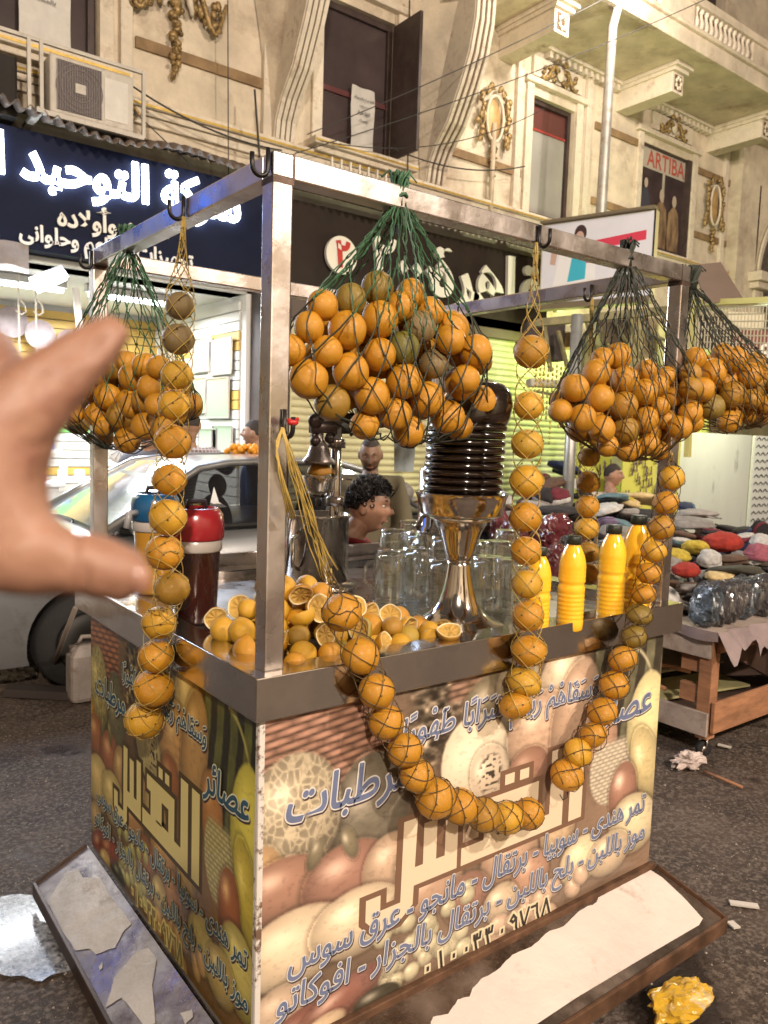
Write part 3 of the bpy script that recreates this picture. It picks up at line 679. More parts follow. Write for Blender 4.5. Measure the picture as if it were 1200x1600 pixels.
panm = mat('aluminium_pan', (.33, .27, .27), .6, 0, var=.15, vscale=9)
for i, (px_, py_, r) in enumerate(((18, 503, .185), (62, 523, .175), (106, 535, .15))):
    c = pY(px_, py_, 9.0); m = MB(); m.smooth = True; m.lathe([(0, 0), (r*.94, 0), (r, -.03), (r*1.03, -.03), (r*.97, .012), (0, .012)], (c[0], 9.02-.02*i, c[2]), 32, axis=(0, 1, 0), cap=False)
    tag(m.build('round_pan', panm), ('largest round metal pan on the green slats', 'middle round metal pan on the green slats', 'smallest round metal pan on the green slats')[i], 'pan', 'round pans on the shop wall')
tray_m = mat('steel_tray', (.60, .60, .60), .3, .7)
n_ = 0
for i, (px_, py_, w_, h_) in enumerate(((315, 555, .34, .40), (345, 558, .34, .40), (312, 618, .26, .42), (340, 622, .36, .46), (325, 690, .3, .3), (348, 686, .3, .3), (260, 560, .3, .3))):
    c = pX(px_, py_, 3.24); w_ *= 1.7; m = MB(); m.box(c, (.02, w_, h_)); o = m.build('tray', tray_m, loc=tuple(c), bevel=.01)
    m = MB(); m.tube([c+V(-.015, a*w_/2, b_*h_/2) for a, b_ in ((-1, -1), (1, -1), (1, 1), (-1, 1))], .012, 6, closed=True); m.build('rim', tray_m, o)
    tag(o, ('shiny rectangular tray in the upper row, left one', 'shiny rectangular tray in the upper row, right one', 'narrow shiny tray in the middle row', 'wide shiny tray in the middle row by the shop door', 'small tray in the bottom row, left one', 'small tray in the bottom row near the door jamb', 'pale tray behind the grey hanging oranges')[i], 'tray', 'metal trays on the shop wall')
# fluorescent fixtures
tube_m = mat('tube_glow', (1, 1, 1), .5, emit=14, ecol=(.95, .98, 1))
for i, (x, y) in enumerate(((-.4, 7.3), (1., 7.3), (2.4, 7.3))):
    f = empty('tube_light', (x, y, 3.1), ('fluorescent tube on the shop ceiling nearest the left edge', 'fluorescent tube on the middle of the shop ceiling', 'fluorescent tube on the shop ceiling by the dark pier')[i], 'ceiling light', 'tubes on the shop ceiling')
    m = MB(); m.bx(x-.6, x+.6, y-.05, y+.05, 3.12, 3.19); m.build('housing', wht, f)
    m = MB(); m.smooth = True; m.tube([(x-.57, y, 3.09), (x+.57, y, 3.09)], .02, 8); m.build('tube', tube_m, f)
c = pY(75, 435, 6.3); f = empty('floodlight', tuple(c), 'small white floodlight tilted under the tarpaulin', 'floodlight')
m = MB(); m.beam(c+V(-.14, 0, -.08), c+V(.14, -.05, .08), .05, .13); m.build('case', mat('white_paint2', (.8, .8, .8), .4), f, bevel=.01)
m = MB(); m.beam(c+V(-.12, -.03, -.11), c+V(.12, -.08, .04), .02, .10); m.build('lens', tube_m, f)
# shelving and counter
m = MB(); m.bx(-1.5, 1.6, 7.6, 8.0, .13, 1.0); m.bx(-1.55, 1.65, 7.55, 8.05, 1.0, 1.05); tag(m.build('shop_counter', mat('counter_white', (.70, .72, .75), .3), bevel=.01), 'long white shop counter at the left behind the parked car', 'counter')
m = MB(); m.bx(-1.5, 1.9, 8.6, 9.0, 1.35, 1.39); m.bx(-1.5, 1.9, 8.6, 9.0, 1.72, 1.76); sh = tag(m.build('wall_shelf', wht), 'shelf crowded with small goods behind the shop counter', 'shelf')
rc = [(.5, .1, .1), (.1, .2, .5), (.7, .6, .1), (.25, .12, .3), (.7, .7, .7), (.1, .35, .3), (.6, .3, .1), (.15, .1, .1)]
m = MB()
for k in range(140):
    x = RNG.uniform(-1.4, 1.8); z = (1.05, 1.39, 1.76)[k % 3]; h = RNG.uniform(.05, .2); y = RNG.uniform(8.62, 8.9) if z > 1.1 else RNG.uniform(7.62, 7.95)
    if z < 1.1 and k % 2: continue
    m.cur = k % 8; m.bx(x, x+RNG.uniform(.04, .1), y, y+.08, z, z+h)
tag(m.build('small_goods', [mat('goods_%d' % i if 0 else 'goods_'+'abcdefgh'[i], rc[i], .4) for i in range(8)]), 'crowded small colourful packets on the shop shelves and counter', 'goods', kind='stuff')
c = pY(187, 702, 7.5); m = MB(); m.smooth = True; m.lathe([(.14, 0), (.16, -.03), (.12, -.03), (0, -.02)], c, 28, axis=(0, 1, 0)); o = tag(m.build('wall_fan', mat('white_paint2', (.8, .8, .8), .4)), 'round white fan on the shop counter left of the man in a checked shirt', 'fan')
m = MB(); m.smooth = True
for k in range(12): a = k*PI/6; m.tube([c+V(.03*math.cos(a), -.05, .03*math.sin(a)), c+V(.13*math.cos(a), -.04, .13*math.sin(a))], .006, 5)
m.build('grille', mat('fan_grey', (.3, .3, .32), .4), o)
# hanging cords and hooks at the shop mouth
cordm = mat('pale_cord', (.62, .58, .50), .8)
for i, px_ in enumerate((28, 55)):
    a = pY(px_, 420+px_*.3, 6.6); b_ = pY(px_+3, 570, 6.6); m = MB(); m.tube([a, a*.5+b_*.5, b_], .009, 5); m.tube([b_+V(0, 0, .62), b_+V(.05, 0, .56), b_+V(.06, 0, .50), b_+V(.02, 0, .47), b_+V(-.03, 0, .5)], .007, 5)
    tag(m.build('hanging_cord', cordm), ('leftmost pale hanging cord with a hook at the shop mouth', 'pale hanging cord with a hook, second from the left edge')[i], 'cord', 'cords hanging in the shop mouth')
a = pY(118, 450, 6.7); m = MB(); m.smooth = True; m.tube([a, a+V(.05, 0, -.5), a+V(.12, 0, -1.0), a+V(.2, 0, -1.6)], .035, 8); tag(m.build('curtain_strip', wht), 'white curved strip hanging beside the yellow slats', 'strip')

# ================================================================== PEOPLE
skin_y = mat('skin_young', (.36, .19, .12), .5, var=.12, vscale=12, sub=.1); skin_o = mat('skin_brown', (.22, .12, .075), .5, var=.15, vscale=12); skin_p = mat('skin_tan', (.34, .19, .12), .5, var=.1, vscale=12)
hair_m = mat('black_hair', (.012, .009, .008), .55, var=.4, vscale=30, bump=1, bscale=70); hair_s = mat('short_dark_hair', (.035, .025, .02), .75, var=.3, vscale=60, bump=.6, bscale=200)
eye_w = mat('eye_white', (.6, .57, .52), .3); eye_d = mat('eye_iris', (.02, .012, .01), .2); lip_m = mat('lips', (.28, .11, .09), .45); brow_m = mat('eyebrow', (.02, .014, .012), .8)
def skin_mesh(verts, edges, radii, root=0, sub=2):
    me = bpy.data.meshes.new('t'); me.from_pydata([tuple(map(float, v)) for v in verts], edges, []); o = bpy.data.objects.new('t', me); COL.objects.link(o)
    sm = o.modifiers.new('skin', 'SKIN'); sm.use_smooth_shade = True
    for i, r in enumerate(radii):
        sv = me.skin_vertices[0].data[i]; sv.radius = r if hasattr(r, '__len__') else (r, r); sv.use_root = (i == root)
    ss = o.modifiers.new('s', 'SUBSURF'); ss.levels = sub; ss.render_levels = sub
    dg = bpy.context.evaluated_depsgraph_get(); dg.update(); out = bpy.data.meshes.new_from_object(o.evaluated_get(dg)); bpy.data.objects.remove(o)
    return [v.co[:] for v in out.vertices], [tuple(p.vertices) for p in out.polygons]
def rotm(yaw, pitch=0, roll=0):
    R = Matrix.Rotation(yaw, 3, 'Z') @ Matrix.Rotation(pitch, 3, 'X') @ Matrix.Rotation(roll, 3, 'Y'); return np.array(R)
def head_pts(d, q):
    x, y, z = q; s = z/.125                      # face looks along +Y
    jaw = 1-.34*max(0, -s)**1.5; x *= jaw; y *= (1-.10*max(0, -s)) if y > 0 else (1-.30*max(0, -s-.2))
    if y > 0:
        fx = x/.03; y += .026*math.exp(-(x/.013)**2)*math.exp(-((z+.012)/.018)**2)+.016*math.exp(-(x/.011)**2)*math.exp(-((z-.012)/.03)**2)
        y -= .012*(math.exp(-((x-.033)/.016)**2)+math.exp(-((x+.033)/.016)**2))*math.exp(-((z-.018)/.014)**2)
        y += .006*math.exp(-((z-.043)/.012)**2)*math.exp(-(x/.05)**2)
        y += .009*math.exp(-(x/.022)**2)*math.exp(-((z+.052)/.010)**2)-.003*math.exp(-(x/.02)**2)*math.exp(-((z+.066)/.006)**2)
        y += .012*math.exp(-(x/.022)**2)*math.exp(-((z+.095)/.016)**2)
        y += .006*(math.exp(-((x-.045)/.02)**2)+math.exp(-((x+.045)/.02)**2))*math.exp(-((z+.015)/.018)**2)
    return V(x, y, z)
def person(name, label, head_c, yaw, pitch, torso, skin, shirt_m, hair='short', scale=1., bodyfn=None, beard=False):
    """torso: list of (point, radius pair) for clothes; head joined to the neck and chest in one mesh"""
    p = empty('person', tuple(head_c-V(0, 0, head_c[2])), label, 'person')
    R = rotm(yaw, pitch)*scale; hc = np.array(head_c)
    m = MB(); m.smooth = True
    m.ell(hc, (.078, .098, .125), 40, 34, rot=R, fn=head_pts)
    for s in (-1, 1):                            # ears
        m.ell(hc+R @ V(s*.079, -.008, -.002), (.011, .022, .034), 12, 10, rot=R)
    m.tube([hc+R @ V(0, -.02, -.06), torso['neck']*.5+(hc+R @ V(0, -.03, -.1))*.5, torso['neck'], torso['neck']+V(0, 0, -.12)], [.056*scale, .058*scale, .066*scale, .09*scale], 16)
    for (pts, rs) in torso.get('skin', []): m.tube(pts, rs, 10)
    body = m.build('body', skin, p, fixn=False); rm = body.modifiers.new('weld', 'REMESH'); rm.mode = 'VOXEL'; rm.voxel_size = .0048; rm.use_smooth_shade = True
    sm_ = body.modifiers.new('soft', 'SMOOTH'); sm_.iterations = 2; dg = bpy.context.evaluated_depsgraph_get(); dg.update(); nm = bpy.data.meshes.new_from_object(body.evaluated_get(dg)); body.modifiers.clear(); body.data = nm
    for s in (-1, 1):
        e = MB(); e.smooth = True; e.ell(hc+R @ V(s*.031, .0725, .018), (.0125, .0125, .0075 if not beard else .002), 12, 8); ey = e.build('eye', eye_w, p)
        e = MB(); e.smooth = True; e.ell(hc+R @ V(s*.031, .0828, .018), (.0055, .003, .0055 if not beard else .001), 10, 6); e.build('iris', eye_d, ey)
        e = MB(); e.smooth = True; e.tube([hc+R @ V(s*(.014+.016*t), .091-.008*t*t, .041+.005*math.sin(t*2)) for t in (0, .6, 1.2, 1.9)], [.003, .005, .0045, .002], 6); e.build('eyebrow', brow_m, p)
    e = MB(); e.smooth = True; e.tube([hc+R @ V(x, .097-.9*abs(x)**1.3*.9, -.055) for x in (-.022, -.011, 0, .011, .022)], [.002, .0045, .005, .0045, .002], 6); e.build('lips', lip_m, p)
    if hair:
        h = MB(); h.smooth = True
        rx = {'short': 1.03, 'bald': 1.012, 'curly': 1.12}[hair]
        def hf(d, q):
            lim = -.15+.62*max(0, min(1, (d[1]+.35)/.75))
            if hair == 'bald': lim = .35 if d[1] < 0 else .62
            k = rx
            w0 = 1
            if hair == 'curly': k = 1.09+.09*mnoise.noise(Vector(tuple(d*4.2)))+.08*mnoise.noise(Vector(tuple(d*13)))
            w0 = max(0, min(1, (d[2]-lim)/.10+.5)); w0 = w0*w0*(3-2*w0); k = .90*(1-w0)+k*w0
            return head_pts(d, q)*k
        n1, n2 = (72, 54) if hair == 'curly' else (40, 30)
        h.ell(hc+R @ V(0, -.004 if hair != 'curly' else -.008, .004), (.078, .098, .125), n1, n2, rot=R, fn=hf); h.build('hair', hair_m if hair == 'curly' else hair_s, p, fixn=False)
        if hair == 'curly':
            h = MB(); h.smooth = True; rr = random.Random(3)
            for k in range(420):
                a = rr.uniform(0, 2*PI); zz = rr.uniform(-.1, 1); d = V(math.sqrt(max(0, 1-zz*zz))*math.cos(a), math.sqrt(max(0, 1-zz*zz))*math.sin(a), zz)
                if d[1] > .35 and d[2] < .5: continue
                if abs(d[0]) > .8 and d[2] < .12: continue
                c0 = hc+R @ (d*V(.083, .105, .134)); t1 = np.cross(d, V(.3, .5, .8)); t1 /= np.linalg.norm(t1); t2 = np.cross(d, t1); rad = rr.uniform(.005, .010)*scale
                h.tube([c0+(R @ (t1*math.cos(b)+t2*math.sin(b)))*rad/scale+(R @ d)*.006*b for b in np.linspace(0, 5, 7)], .0035, 4)
            h.build('curls', hair_m, p, fixn=False)
    if beard:
        h = MB(); h.smooth = True
        h.ell(hc+R @ V(0, .0, -.002), (.078, .098, .125), 32, 26, rot=R, fn=lambda d, q: head_pts(d, q)*(1.012 if (d[2] < -.42 and d[1] > .1) else .93)); h.build('beard', mat('stubble', (.06, .04, .032), .9), p, fixn=False)
    vs, fs = skin_mesh(torso['v'], torso['e'], torso['r'], torso.get('root', 0)); s = MB(); s.smooth = True; s.add(vs, fs); s.build('shirt', shirt_m, p, fixn=False)
    hp_ = np.array(torso.get('hip', torso['v'][2])); sd = R @ V(1, 0, 0)*V(1, 1, 0); sd /= np.linalg.norm(sd); fz = R @ V(0, 1, 0)*V(1, 1, 0); fz /= np.linalg.norm(fz); gz_ = .13 if hc[1] > 5.5 else .0
    for q in (-1, 1):
        a_ = hp_+sd*q*.09+V(0, 0, .02); b2 = V(a_[0], a_[1], gz_+.08)+sd*q*.02; t = MB(); t.smooth = True
        t.tube([a_, a_*.5+b2*.5+fz*.03, b2], [.105, .075, .055], 12); t.build('trouser_leg', mat('dark_trousers', (.03, .03, .04), .8), p)
        t = MB(); t.smooth = True; t.ell(b2+fz*.06+V(0, 0, -.045), (.05, .13, .045), 14, 8, rot=rotm(math.atan2(fz[1], fz[0])-PI/2)); t.build('shoe', mat('dark_shoe', (.02, .016, .014), .4), p)
    return p
def yaw_to(a, b): return math.atan2(b[1]-a[1], b[0]-a[0])-PI/2
# young man bending at the back of the cart, in profile to the right
hc = pT(577, 792, 3.85); rgt = V(RGT[0], RGT[1], 0); fw2 = V(FWD[0], FWD[1], 0)
nk = hc-rgt*.085+V(0, 0, -.135)
sh_l = nk-rgt*.10+V(0, 0, -.06)-fw2*.16; sh_r = nk-rgt*.10+V(0, 0, -.05)+fw2*.18
hp = nk-rgt*.52+V(0, 0, -.34); fl = V(0, 0, 1)
T = dict(neck=nk, v=[nk-rgt*.03+V(0, 0, -.04), nk-rgt*.2+V(0, 0, -.12), hp, sh_l, sh_l-rgt*.03+V(0, 0, -.26), sh_r, sh_r+rgt*.05+V(0, 0, -.26), hp+V(0, 0, -.2)],
         e=[(0, 1), (1, 2), (0, 3), (3, 4), (0, 5), (5, 6), (2, 7)], r=[.10, .17, .17, .095, .07, .095, .07, .17], root=1,
         skin=[([sh_l-rgt*.03+V(0, 0, -.22), sh_l-rgt*.02+V(0, 0, -.5)], [.045, .035]), ([sh_r+rgt*.05+V(0, 0, -.22), sh_r+rgt*.1+V(0, 0, -.5)], [.045, .035])])
red_shirt = mat('red_shirt', (.30, .02, .03), .75, var=.2, vscale=9, bump=.3, bscale=60)
yaw_r = math.atan2(rgt[1]-.25*fw2[1], rgt[0]-.25*fw2[0])-PI/2
person('person', 'young man with curly black hair and a red shirt seen in profile behind the cart', hc, yaw_r, -.12, T, skin_y, red_shirt, 'curly', 1.02)
c = MB(); c.smooth = True; c.tube([nk+V(.085*math.cos(a), .085*math.sin(a), -.035+.01*math.sin(a*2)) for a in np.linspace(0, 2*PI, 20)[:-1]], .016, 6, closed=True)
c.build('collar', red_shirt, bpy.data.objects['person'])
# older man standing behind in an olive robe, looking down
hc = pT(579, 711, 5.5); nk = hc+V(0, 0, -.165)
T = dict(neck=nk, v=[nk+V(0, 0, -.045), nk+V(0, 0, -.35), nk+V(0, 0, -.8), nk+V(0, 0, -1.3), nk+rgt*.17+V(0, 0, -.05), nk+rgt*.25+V(0, 0, -.36), nk+rgt*.08+V(0, 0, -.52)-fw2*.18, nk-rgt*.17+V(0, 0, -.05), nk-rgt*.25+V(0, 0, -.36), nk-rgt*.06+V(0, 0, -.55)-fw2*.18],
         e=[(0, 1), (1, 2), (2, 3), (0, 4), (4, 5), (5, 6), (0, 7), (7, 8), (8, 9)], r=[.13, (.2, .15), (.2, .16), (.24, .17), .11, .09, .06, .11, .09, .06], root=1,
         skin=[([nk+rgt*.09+V(0, 0, -.51)-fw2*.16, nk+rgt*.02+V(0, 0, -.56)-fw2*.25], [.03, .035]), ([nk-rgt*.07+V(0, 0, -.54)-fw2*.16, nk-rgt*.0+V(0, 0, -.58)-fw2*.25], [.03, .035])])
person('person', 'older man with shaved head in an olive robe looking down before the cream shutter', hc, math.atan2(-fw2[1], -fw2[0])-PI/2, -.38, T, skin_o, mat('olive_robe', (.13, .11, .066), .85, var=.2, vscale=5, bump=.3, bscale=30, stretch=(1, 1, .4)), 'bald', 1., beard=True)
# man in profile to the left, dark jacket with blue lining, right of the shop
hc = pT(396, 678, 7.3); nk = hc+V(0, 0, -.145)+rgt*.03
T = dict(neck=nk, v=[nk+V(0, 0, -.045), nk+V(0, 0, -.35), nk+V(0, 0, -.75), nk+V(0, 0, -1.3), nk+fw2*.17+V(0, 0, -.1), nk+fw2*.2+V(0, 0, -.5), nk-fw2*.17+V(0, 0, -.1), nk-fw2*.2+V(0, 0, -.5)], e=[(0, 1), (1, 2), (2, 3), (0, 4), (4, 5), (0, 6), (6, 7)], r=[.11, .16, .15, .14, .08, .06, .08, .06], root=1)
person('person', 'dark haired man in profile wearing a blue jacket beside the dark shop pier', hc, math.atan2(-rgt[1], -rgt[0])-PI/2, 0, T, skin_p, mat('blue_jacket', (.03, .10, .25), .6, var=.2), 'short')
# man seen from behind in a checked shirt at the shop
chk = bpy.data.materials.new('checked_shirt'); chk.use_nodes = True
def _chk():
    nt = chk.node_tree; b = nt.nodes['Principled BSDF']; tc = nt.nodes.new('ShaderNodeTexCoord'); ck = nt.nodes.new('ShaderNodeTexBrick'); ck.inputs['Scale'].default_value = 16
    ck.inputs['Color1'].default_value = (.22, .16, .17, 1); ck.inputs['Color2'].default_value = (.30, .22, .22, 1); ck.inputs['Mortar'].default_value = (.60, .56, .55, 1); ck.offset = 0; ck.inputs['Mortar Size'].default_value = .06; ck.inputs['Brick Width'].default_value = .5; ck.inputs['Row Height'].default_value = .5
    mp = nt.nodes.new('ShaderNodeMapping'); mp.inputs['Rotation'].default_value = (PI/2, 0, 0); nt.links.new(tc.outputs['Object'], mp.inputs[0]); nt.links.new(mp.outputs[0], ck.inputs[0]); nt.links.new(ck.outputs[0], b.inputs['Base Color']); b.inputs['Roughness'].default_value = .85
_chk()
hc = pT(300, 668, 7.3)+V(0, 0, .02); nk = hc+V(0, 0, -.145)-rgt*.03
T = dict(neck=nk, v=[nk+V(0, 0, -.045), nk-rgt*.12+V(0, 0, -.3), nk-rgt*.15+V(0, 0, -.8), nk+rgt*.26+V(0, 0, -.16), nk+rgt*.42+V(0, 0, -.28), nk-rgt*.24+V(0, 0, -.13), nk-rgt*.42+V(0, 0, -.4)], e=[(0, 1), (1, 2), (0, 3), (3, 4), (0, 5), (5, 6)], r=[.12, .2, .19, .095, .075, .12, .085], root=1)
person('person', 'man in a checked shirt with his back turned at the bright shop', hc, math.atan2(fw2[1], fw2[0])-PI/2, -.1, T, skin_p, chk, 'short')
hc = pT(232, 672, 7.0); nk = hc+V(0, 0, -.155)
T = dict(neck=nk, v=[nk+V(0, 0, -.045), nk+V(0, 0, -.4), nk+V(0, 0, -.9), nk+rgt*.2+V(0, 0, -.15), nk-rgt*.2+V(0, 0, -.15), nk-rgt*.25+V(0, 0, -.5)], e=[(0, 1), (1, 2), (0, 3), (0, 4), (4, 5)], r=[.12, .19, .18, .1, .1, .07], root=1)
person('person', 'man in a grey jacket behind the hanging string of oranges at the shop', hc, math.atan2(fw2[1], fw2[0])-PI/2, -.2, T, skin_p, mat('grey_jacket', (.10, .10, .12), .8, var=.2), 'short')
# seller among the caps
hc = pT(958, 743, 8.6); nk = hc+V(0, 0, -.145)-rgt*.02
T = dict(neck=nk, v=[nk+V(0, 0, -.045), nk+V(0, 0, -.4), nk+V(0, 0, -.8), nk+rgt*.19+V(0, 0, -.09), nk+rgt*.22+V(0, 0, -.4), nk-rgt*.19+V(0, 0, -.09), nk-rgt*.22+V(0, 0, -.4)], e=[(0, 1), (1, 2), (0, 3), (3, 4), (0, 5), (5, 6)], r=[.12, .17, .16, .09, .06, .09, .06], root=1)
person('person', 'young cap seller in profile behind the heaped caps', hc, math.atan2(rgt[1]-.5*fw2[1], rgt[0]-.5*fw2[0])-PI/2, -.05, T, skin_y, mat('pale_shirt', (.5, .45, .38), .8, var=.1), 'short')
# flower-like tray of orange fruit held beside the blue jacket
m = MB(); m.smooth = True
for k in range(26): m.ell(pT(360+(k % 9)*5.5, 706-(k//9)*4, 6.9)+V(0, RNG.uniform(-.08, .08), 0), (.03, .03, .03), 8, 6)
tag(m.build('orange_garland', mat('bright_orange', (.8, .33, .02), .5)), 'bright orange fruit heap beyond the car roof beside the man in blue', 'fruit heap')

# ================================================================== PARKED CAR
paint = mat('silver_car_paint', (.42, .43, .44), .28, .75, var=.04, vscale=3, coat=.7, dirt=((.20, .17, .15), 3, .5, .75)); cglass = mat('tinted_glass', (.012, .011, .013), .04, 0, spec=.9, coat=.6, alpha=.62); wglass = mat('windshield_glass', (.16, .22, .25), .05, .15, spec=1, coat=1)
tyre = mat('tyre_rubber', (.012, .011, .011), .8, var=.2, bump=.3, bscale=80); rim_m = mat('alloy_rim', (.035, .033, .03), .55, .4)
car = empty('parked_car', (2.0, 4.35, 0), 'silver grey sedan parked behind the juice cart, facing left', 'car')
cy0, cy1 = 3.50, 5.22; ym = (cy0+cy1)/2; hw = (cy1-cy0)/2
def sect(x, zl, zb, zs, top, wt, n=8):
    """half-width scaled ring: sill, waist, shoulder, deck"""
    L = []
    for (k, z) in ((.93, zl), (.985, zl+.12), (1.0, zb), (.975, zs), (.86, top-.015), (.5, top+.008), (0, top+.014)): L.append((k*wt, z))
    ring = [(x, ym-a, z) for a, z in L]+[(x, ym+a, z) for a, z in L[::-1][1:]]
    return ring
st = [(-.62, .36, .5, .6, .66, .62), (-.58, .24, .50, .64, .70, .72), (-.45, .20, .55, .70, .76, .82), (-.2, .19, .6, .76, .84, .86), (.2, .19, .64, .82, .90, .86), (.6, .19, .66, .86, .955, .86), (.85, .19, .68, .88, .98, .86), (1.4, .19, .70, .90, .99, .86), (2.2, .19, .72, .92, 1.0, .86), (3.0, .19, .73, .94, 1.02, .86), (3.5, .2, .74, .95, 1.03, .85), (3.9, .24, .74, .93, 1.01, .82), (4.02, .34, .7, .86, .92, .76)]
m = MB(); m.smooth = True; m.grid([sect(*s) for s in st]); r0 = sect(*st[0]); m.add(r0, [tuple(range(len(r0)))]); r1 = sect(*st[-1]); m.add(r1, [tuple(range(len(r1)))])
body = m.build('body', paint, car)
bm_ = body.modifiers.new('wheel_cut', 'BOOLEAN')
cut = MB(); cut.lathe([(.36, -.05), (.36, .5)], (.68, cy0-.05, .32), 32, axis=(0, 1, 0)); cut.lathe([(.36, -.05), (.36, .5)], (3.15, cy0-.05, .32), 32, axis=(0, 1, 0)); cut.lathe([(.36, -.5), (.36, .05)], (.68, cy1+.05, .32), 32, axis=(0, 1, 0)); cut.lathe([(.36, -.5), (.36, .05)], (3.15, cy1+.05, .32), 32, axis=(0, 1, 0))
co = cut.build('cutter', paint); bm_.object = co; bm_.solver = 'EXACT'
dg = bpy.context.evaluated_depsgraph_get(); dg.update(); nm = bpy.data.meshes.new_from_object(body.evaluated_get(dg)); body.modifiers.clear(); body.data = nm; bpy.data.objects.remove(co)
# cabin
def gl(x, zb, zt, wb, wt): return [(x, ym-wb, zb), (x, ym-wt, zt), (x, ym+wt, zt), (x, ym+wb, zb)]
G = [(.80, .975, .985, .80, .79), (1.15, .985, 1.20, .80, .74), (1.50, .99, 1.395, .80, .66), (1.75, .99, 1.435, .80, .62), (2.3, .99, 1.455, .80, .61), (2.75, 1.0, 1.435, .80, .61), (3.05, 1.01, 1.36, .79, .64), (3.45, 1.02, 1.10, .78, .74), (3.62, 1.03, 1.04, .77, .76)]
rings = [gl(*q) for q in G]
for s0, s1 in ((0, 1), (3, 2)):
    m = MB()
    for i in range(len(rings)-1): a, b_ = rings[i], rings[i+1]; m.add([a[s0], a[s1], b_[s1], b_[s0]], [(0, 1, 2, 3)])
    m.build('side_glass', cglass, car, fixn=False)

m = MB(); m.smooth = True
def lid(i, j):
    P = []
    for q in rings[i:j+1]:
        row = []
        for k in range(9):
            t = k/8*2-1; row.append((q[1][0], ym+t*abs(q[1][1]-ym), q[1][2]+.035*(1-t*t)))
        P.append(row)
    return P
m.grid(lid(0, 2)); m.build('windshield', wglass, car, fixn=False)
m = MB(); m.smooth = True; m.grid(lid(2, 6)); m.build('roof', paint, car, fixn=False)
m = MB(); m.smooth = True; m.grid(lid(6, 8)); m.build('rear_glass', cglass, car, fixn=False)
for s in (1, 2):
    m = MB(); m.smooth = True; m.tube([(q[s][0], q[s][1]+(-.004 if s == 1 else .004), q[s][2]+.006) for q in rings], [.03]*3+[.026]*4+[.035, .03], 8); m.build('roof_pillar', paint, car)
for xx in (1.98, 2.98):
    m = MB(); m.beam((xx, cy0+.075, .99), (xx+.06, cy0+.235, 1.42), .07, .012); m.build('door_pillar', cglass, car)
m = MB(); m.beam((.9, cy0+.045, 1.0), (3.4, cy0+.055, 1.03), .02, .02); m.build('window_trim', mat('black_trim', (.02, .02, .02), .4), car)
m = MB(); m.bx(.84, 3.5, cy0-.006, cy0+.004, .60, .63); m.bx(1.0, 1.006, cy0-.004, cy0+.01, .25, .9); m.bx(2.0, 2.006, cy0-.004, cy0+.01, .25, .92); m.build('door_seam', mat('black_trim', (.02, .02, .02), .4), car)
for xx in (1.78, 2.78):
    m = MB(); m.smooth = True; m.tube([(xx, cy0-.01, .80), (xx+.03, cy0-.035, .80), (xx+.15, cy0-.035, .805), (xx+.18, cy0-.005, .805)], .013, 8); m.build('door_handle', paint, car)
m = MB(); m.smooth = True; m.ell((.98, cy0-.08, 1.04), (.06, .11, .065), 16, 12); m.build('mirror', paint, car)
for (xx, yy, s) in ((.68, cy0+.10, -1), (3.15, cy0+.10, -1), (.68, cy1-.10, 1), (3.15, cy1-.10, 1)):
    m = MB(); m.smooth = True; m.lathe([(.0, -.1), (.19, -.1), (.30, -.09), (.315, -.05), (.315, .05), (.30, .09), (.19, .1), (0, .1)], (xx, yy, .315), 36, axis=(0, 1, 0)); wh = m.build('wheel', tyre, car)
    m = MB(); m.smooth = True; m.lathe([(.195, 0), (.18, .02), (.06, .03), (.05, .012), (0, .012)], (xx, yy+s*.1 if s > 0 else yy-.115, .315), 28, axis=(0, s, 0)); m.build('rim', rim_m, wh)
m = MB(); m.smooth = True; m.ell((-.50, cy0+.22, .62), (.10, .17, .075), 16, 10, rot=rotm(.5)); m.build('headlight', mat('lamp_glass', (.5, .52, .55), .08, 0, spec=1), car)
m = MB(); m.smooth = True; m.ell((-.50, cy1-.22, .62), (.10, .17, .075), 16, 10, rot=rotm(-.5)); m.build('headlight', mat('lamp_glass', (.5, .52, .55), .08, 0, spec=1), car)
for (a, b_) in (((.80, 3.75, .985), (1.0, 4.25, 1.08)), ((.80, 4.25, .985), (.98, 4.8, 1.075))):
    m = MB(); m.tube([a, ((a[0]+b_[0])/2-.01, (a[1]+b_[1])/2, (a[2]+b_[2])/2+.03), b_], .009, 5); m.build('wiper', mat('black_trim', (.02, .02, .02), .4), car)
seat_m = mat('car_seat_dark', (.02, .018, .02), .8)
for (xx, yy) in ((1.75, cy0+.45), (1.75, cy1-.45), (2.65, cy0+.5), (2.65, cy1-.5)):
    m = MB(); m.smooth = True; m.ell((xx, yy, 1.0), (.09, .24, .20), 16, 12); m.ell((xx+.02, yy, 1.26), (.05, .12, .09), 14, 10); m.build('seat', seat_m, car)
m = MB(); m.smooth = True; m.tube([(1.28+.05*math.sin(a), cy0+.45+.18*math.cos(a), 1.08+.17*math.sin(a)) for a in np.linspace(0, 2*PI, 22)[:-1]], .016, 7, closed=True); m.build('steering_wheel', seat_m, car)
# sail-shaped sticker on the side window, seats seen through it
c = pY(337, 785, cy0+.12); m = MB(); m.poly([c+V(-.05, 0, -.04), c+V(.09, 0, -.035), c+V(.03, .01, -.0), c+V(.0, .03, .11)]); m.build('sticker', mat('sticker_white', (.75, .76, .78), .4), car)
# ================================================================== JUICE CART
W_, D_, ZR, RH, Q, PW, ZT, PR = 1.6635, 1.37, 1.12, .101, .041, .05, 2.2647, .054
IN = .02; XR = 1.585; YB = 1.25; PB = .178        # print panel extents
cart = empty('juice_cart', (.8, .6, 0), 'stainless steel juice cart with printed Arabic fruit panels and an open frame on top', 'juice cart')
def box_part(name, a, mm=steel, bev=.004, parent=cart):
    m = MB(); m.bx(*a); return m.build(name, mm, parent, bevel=bev)
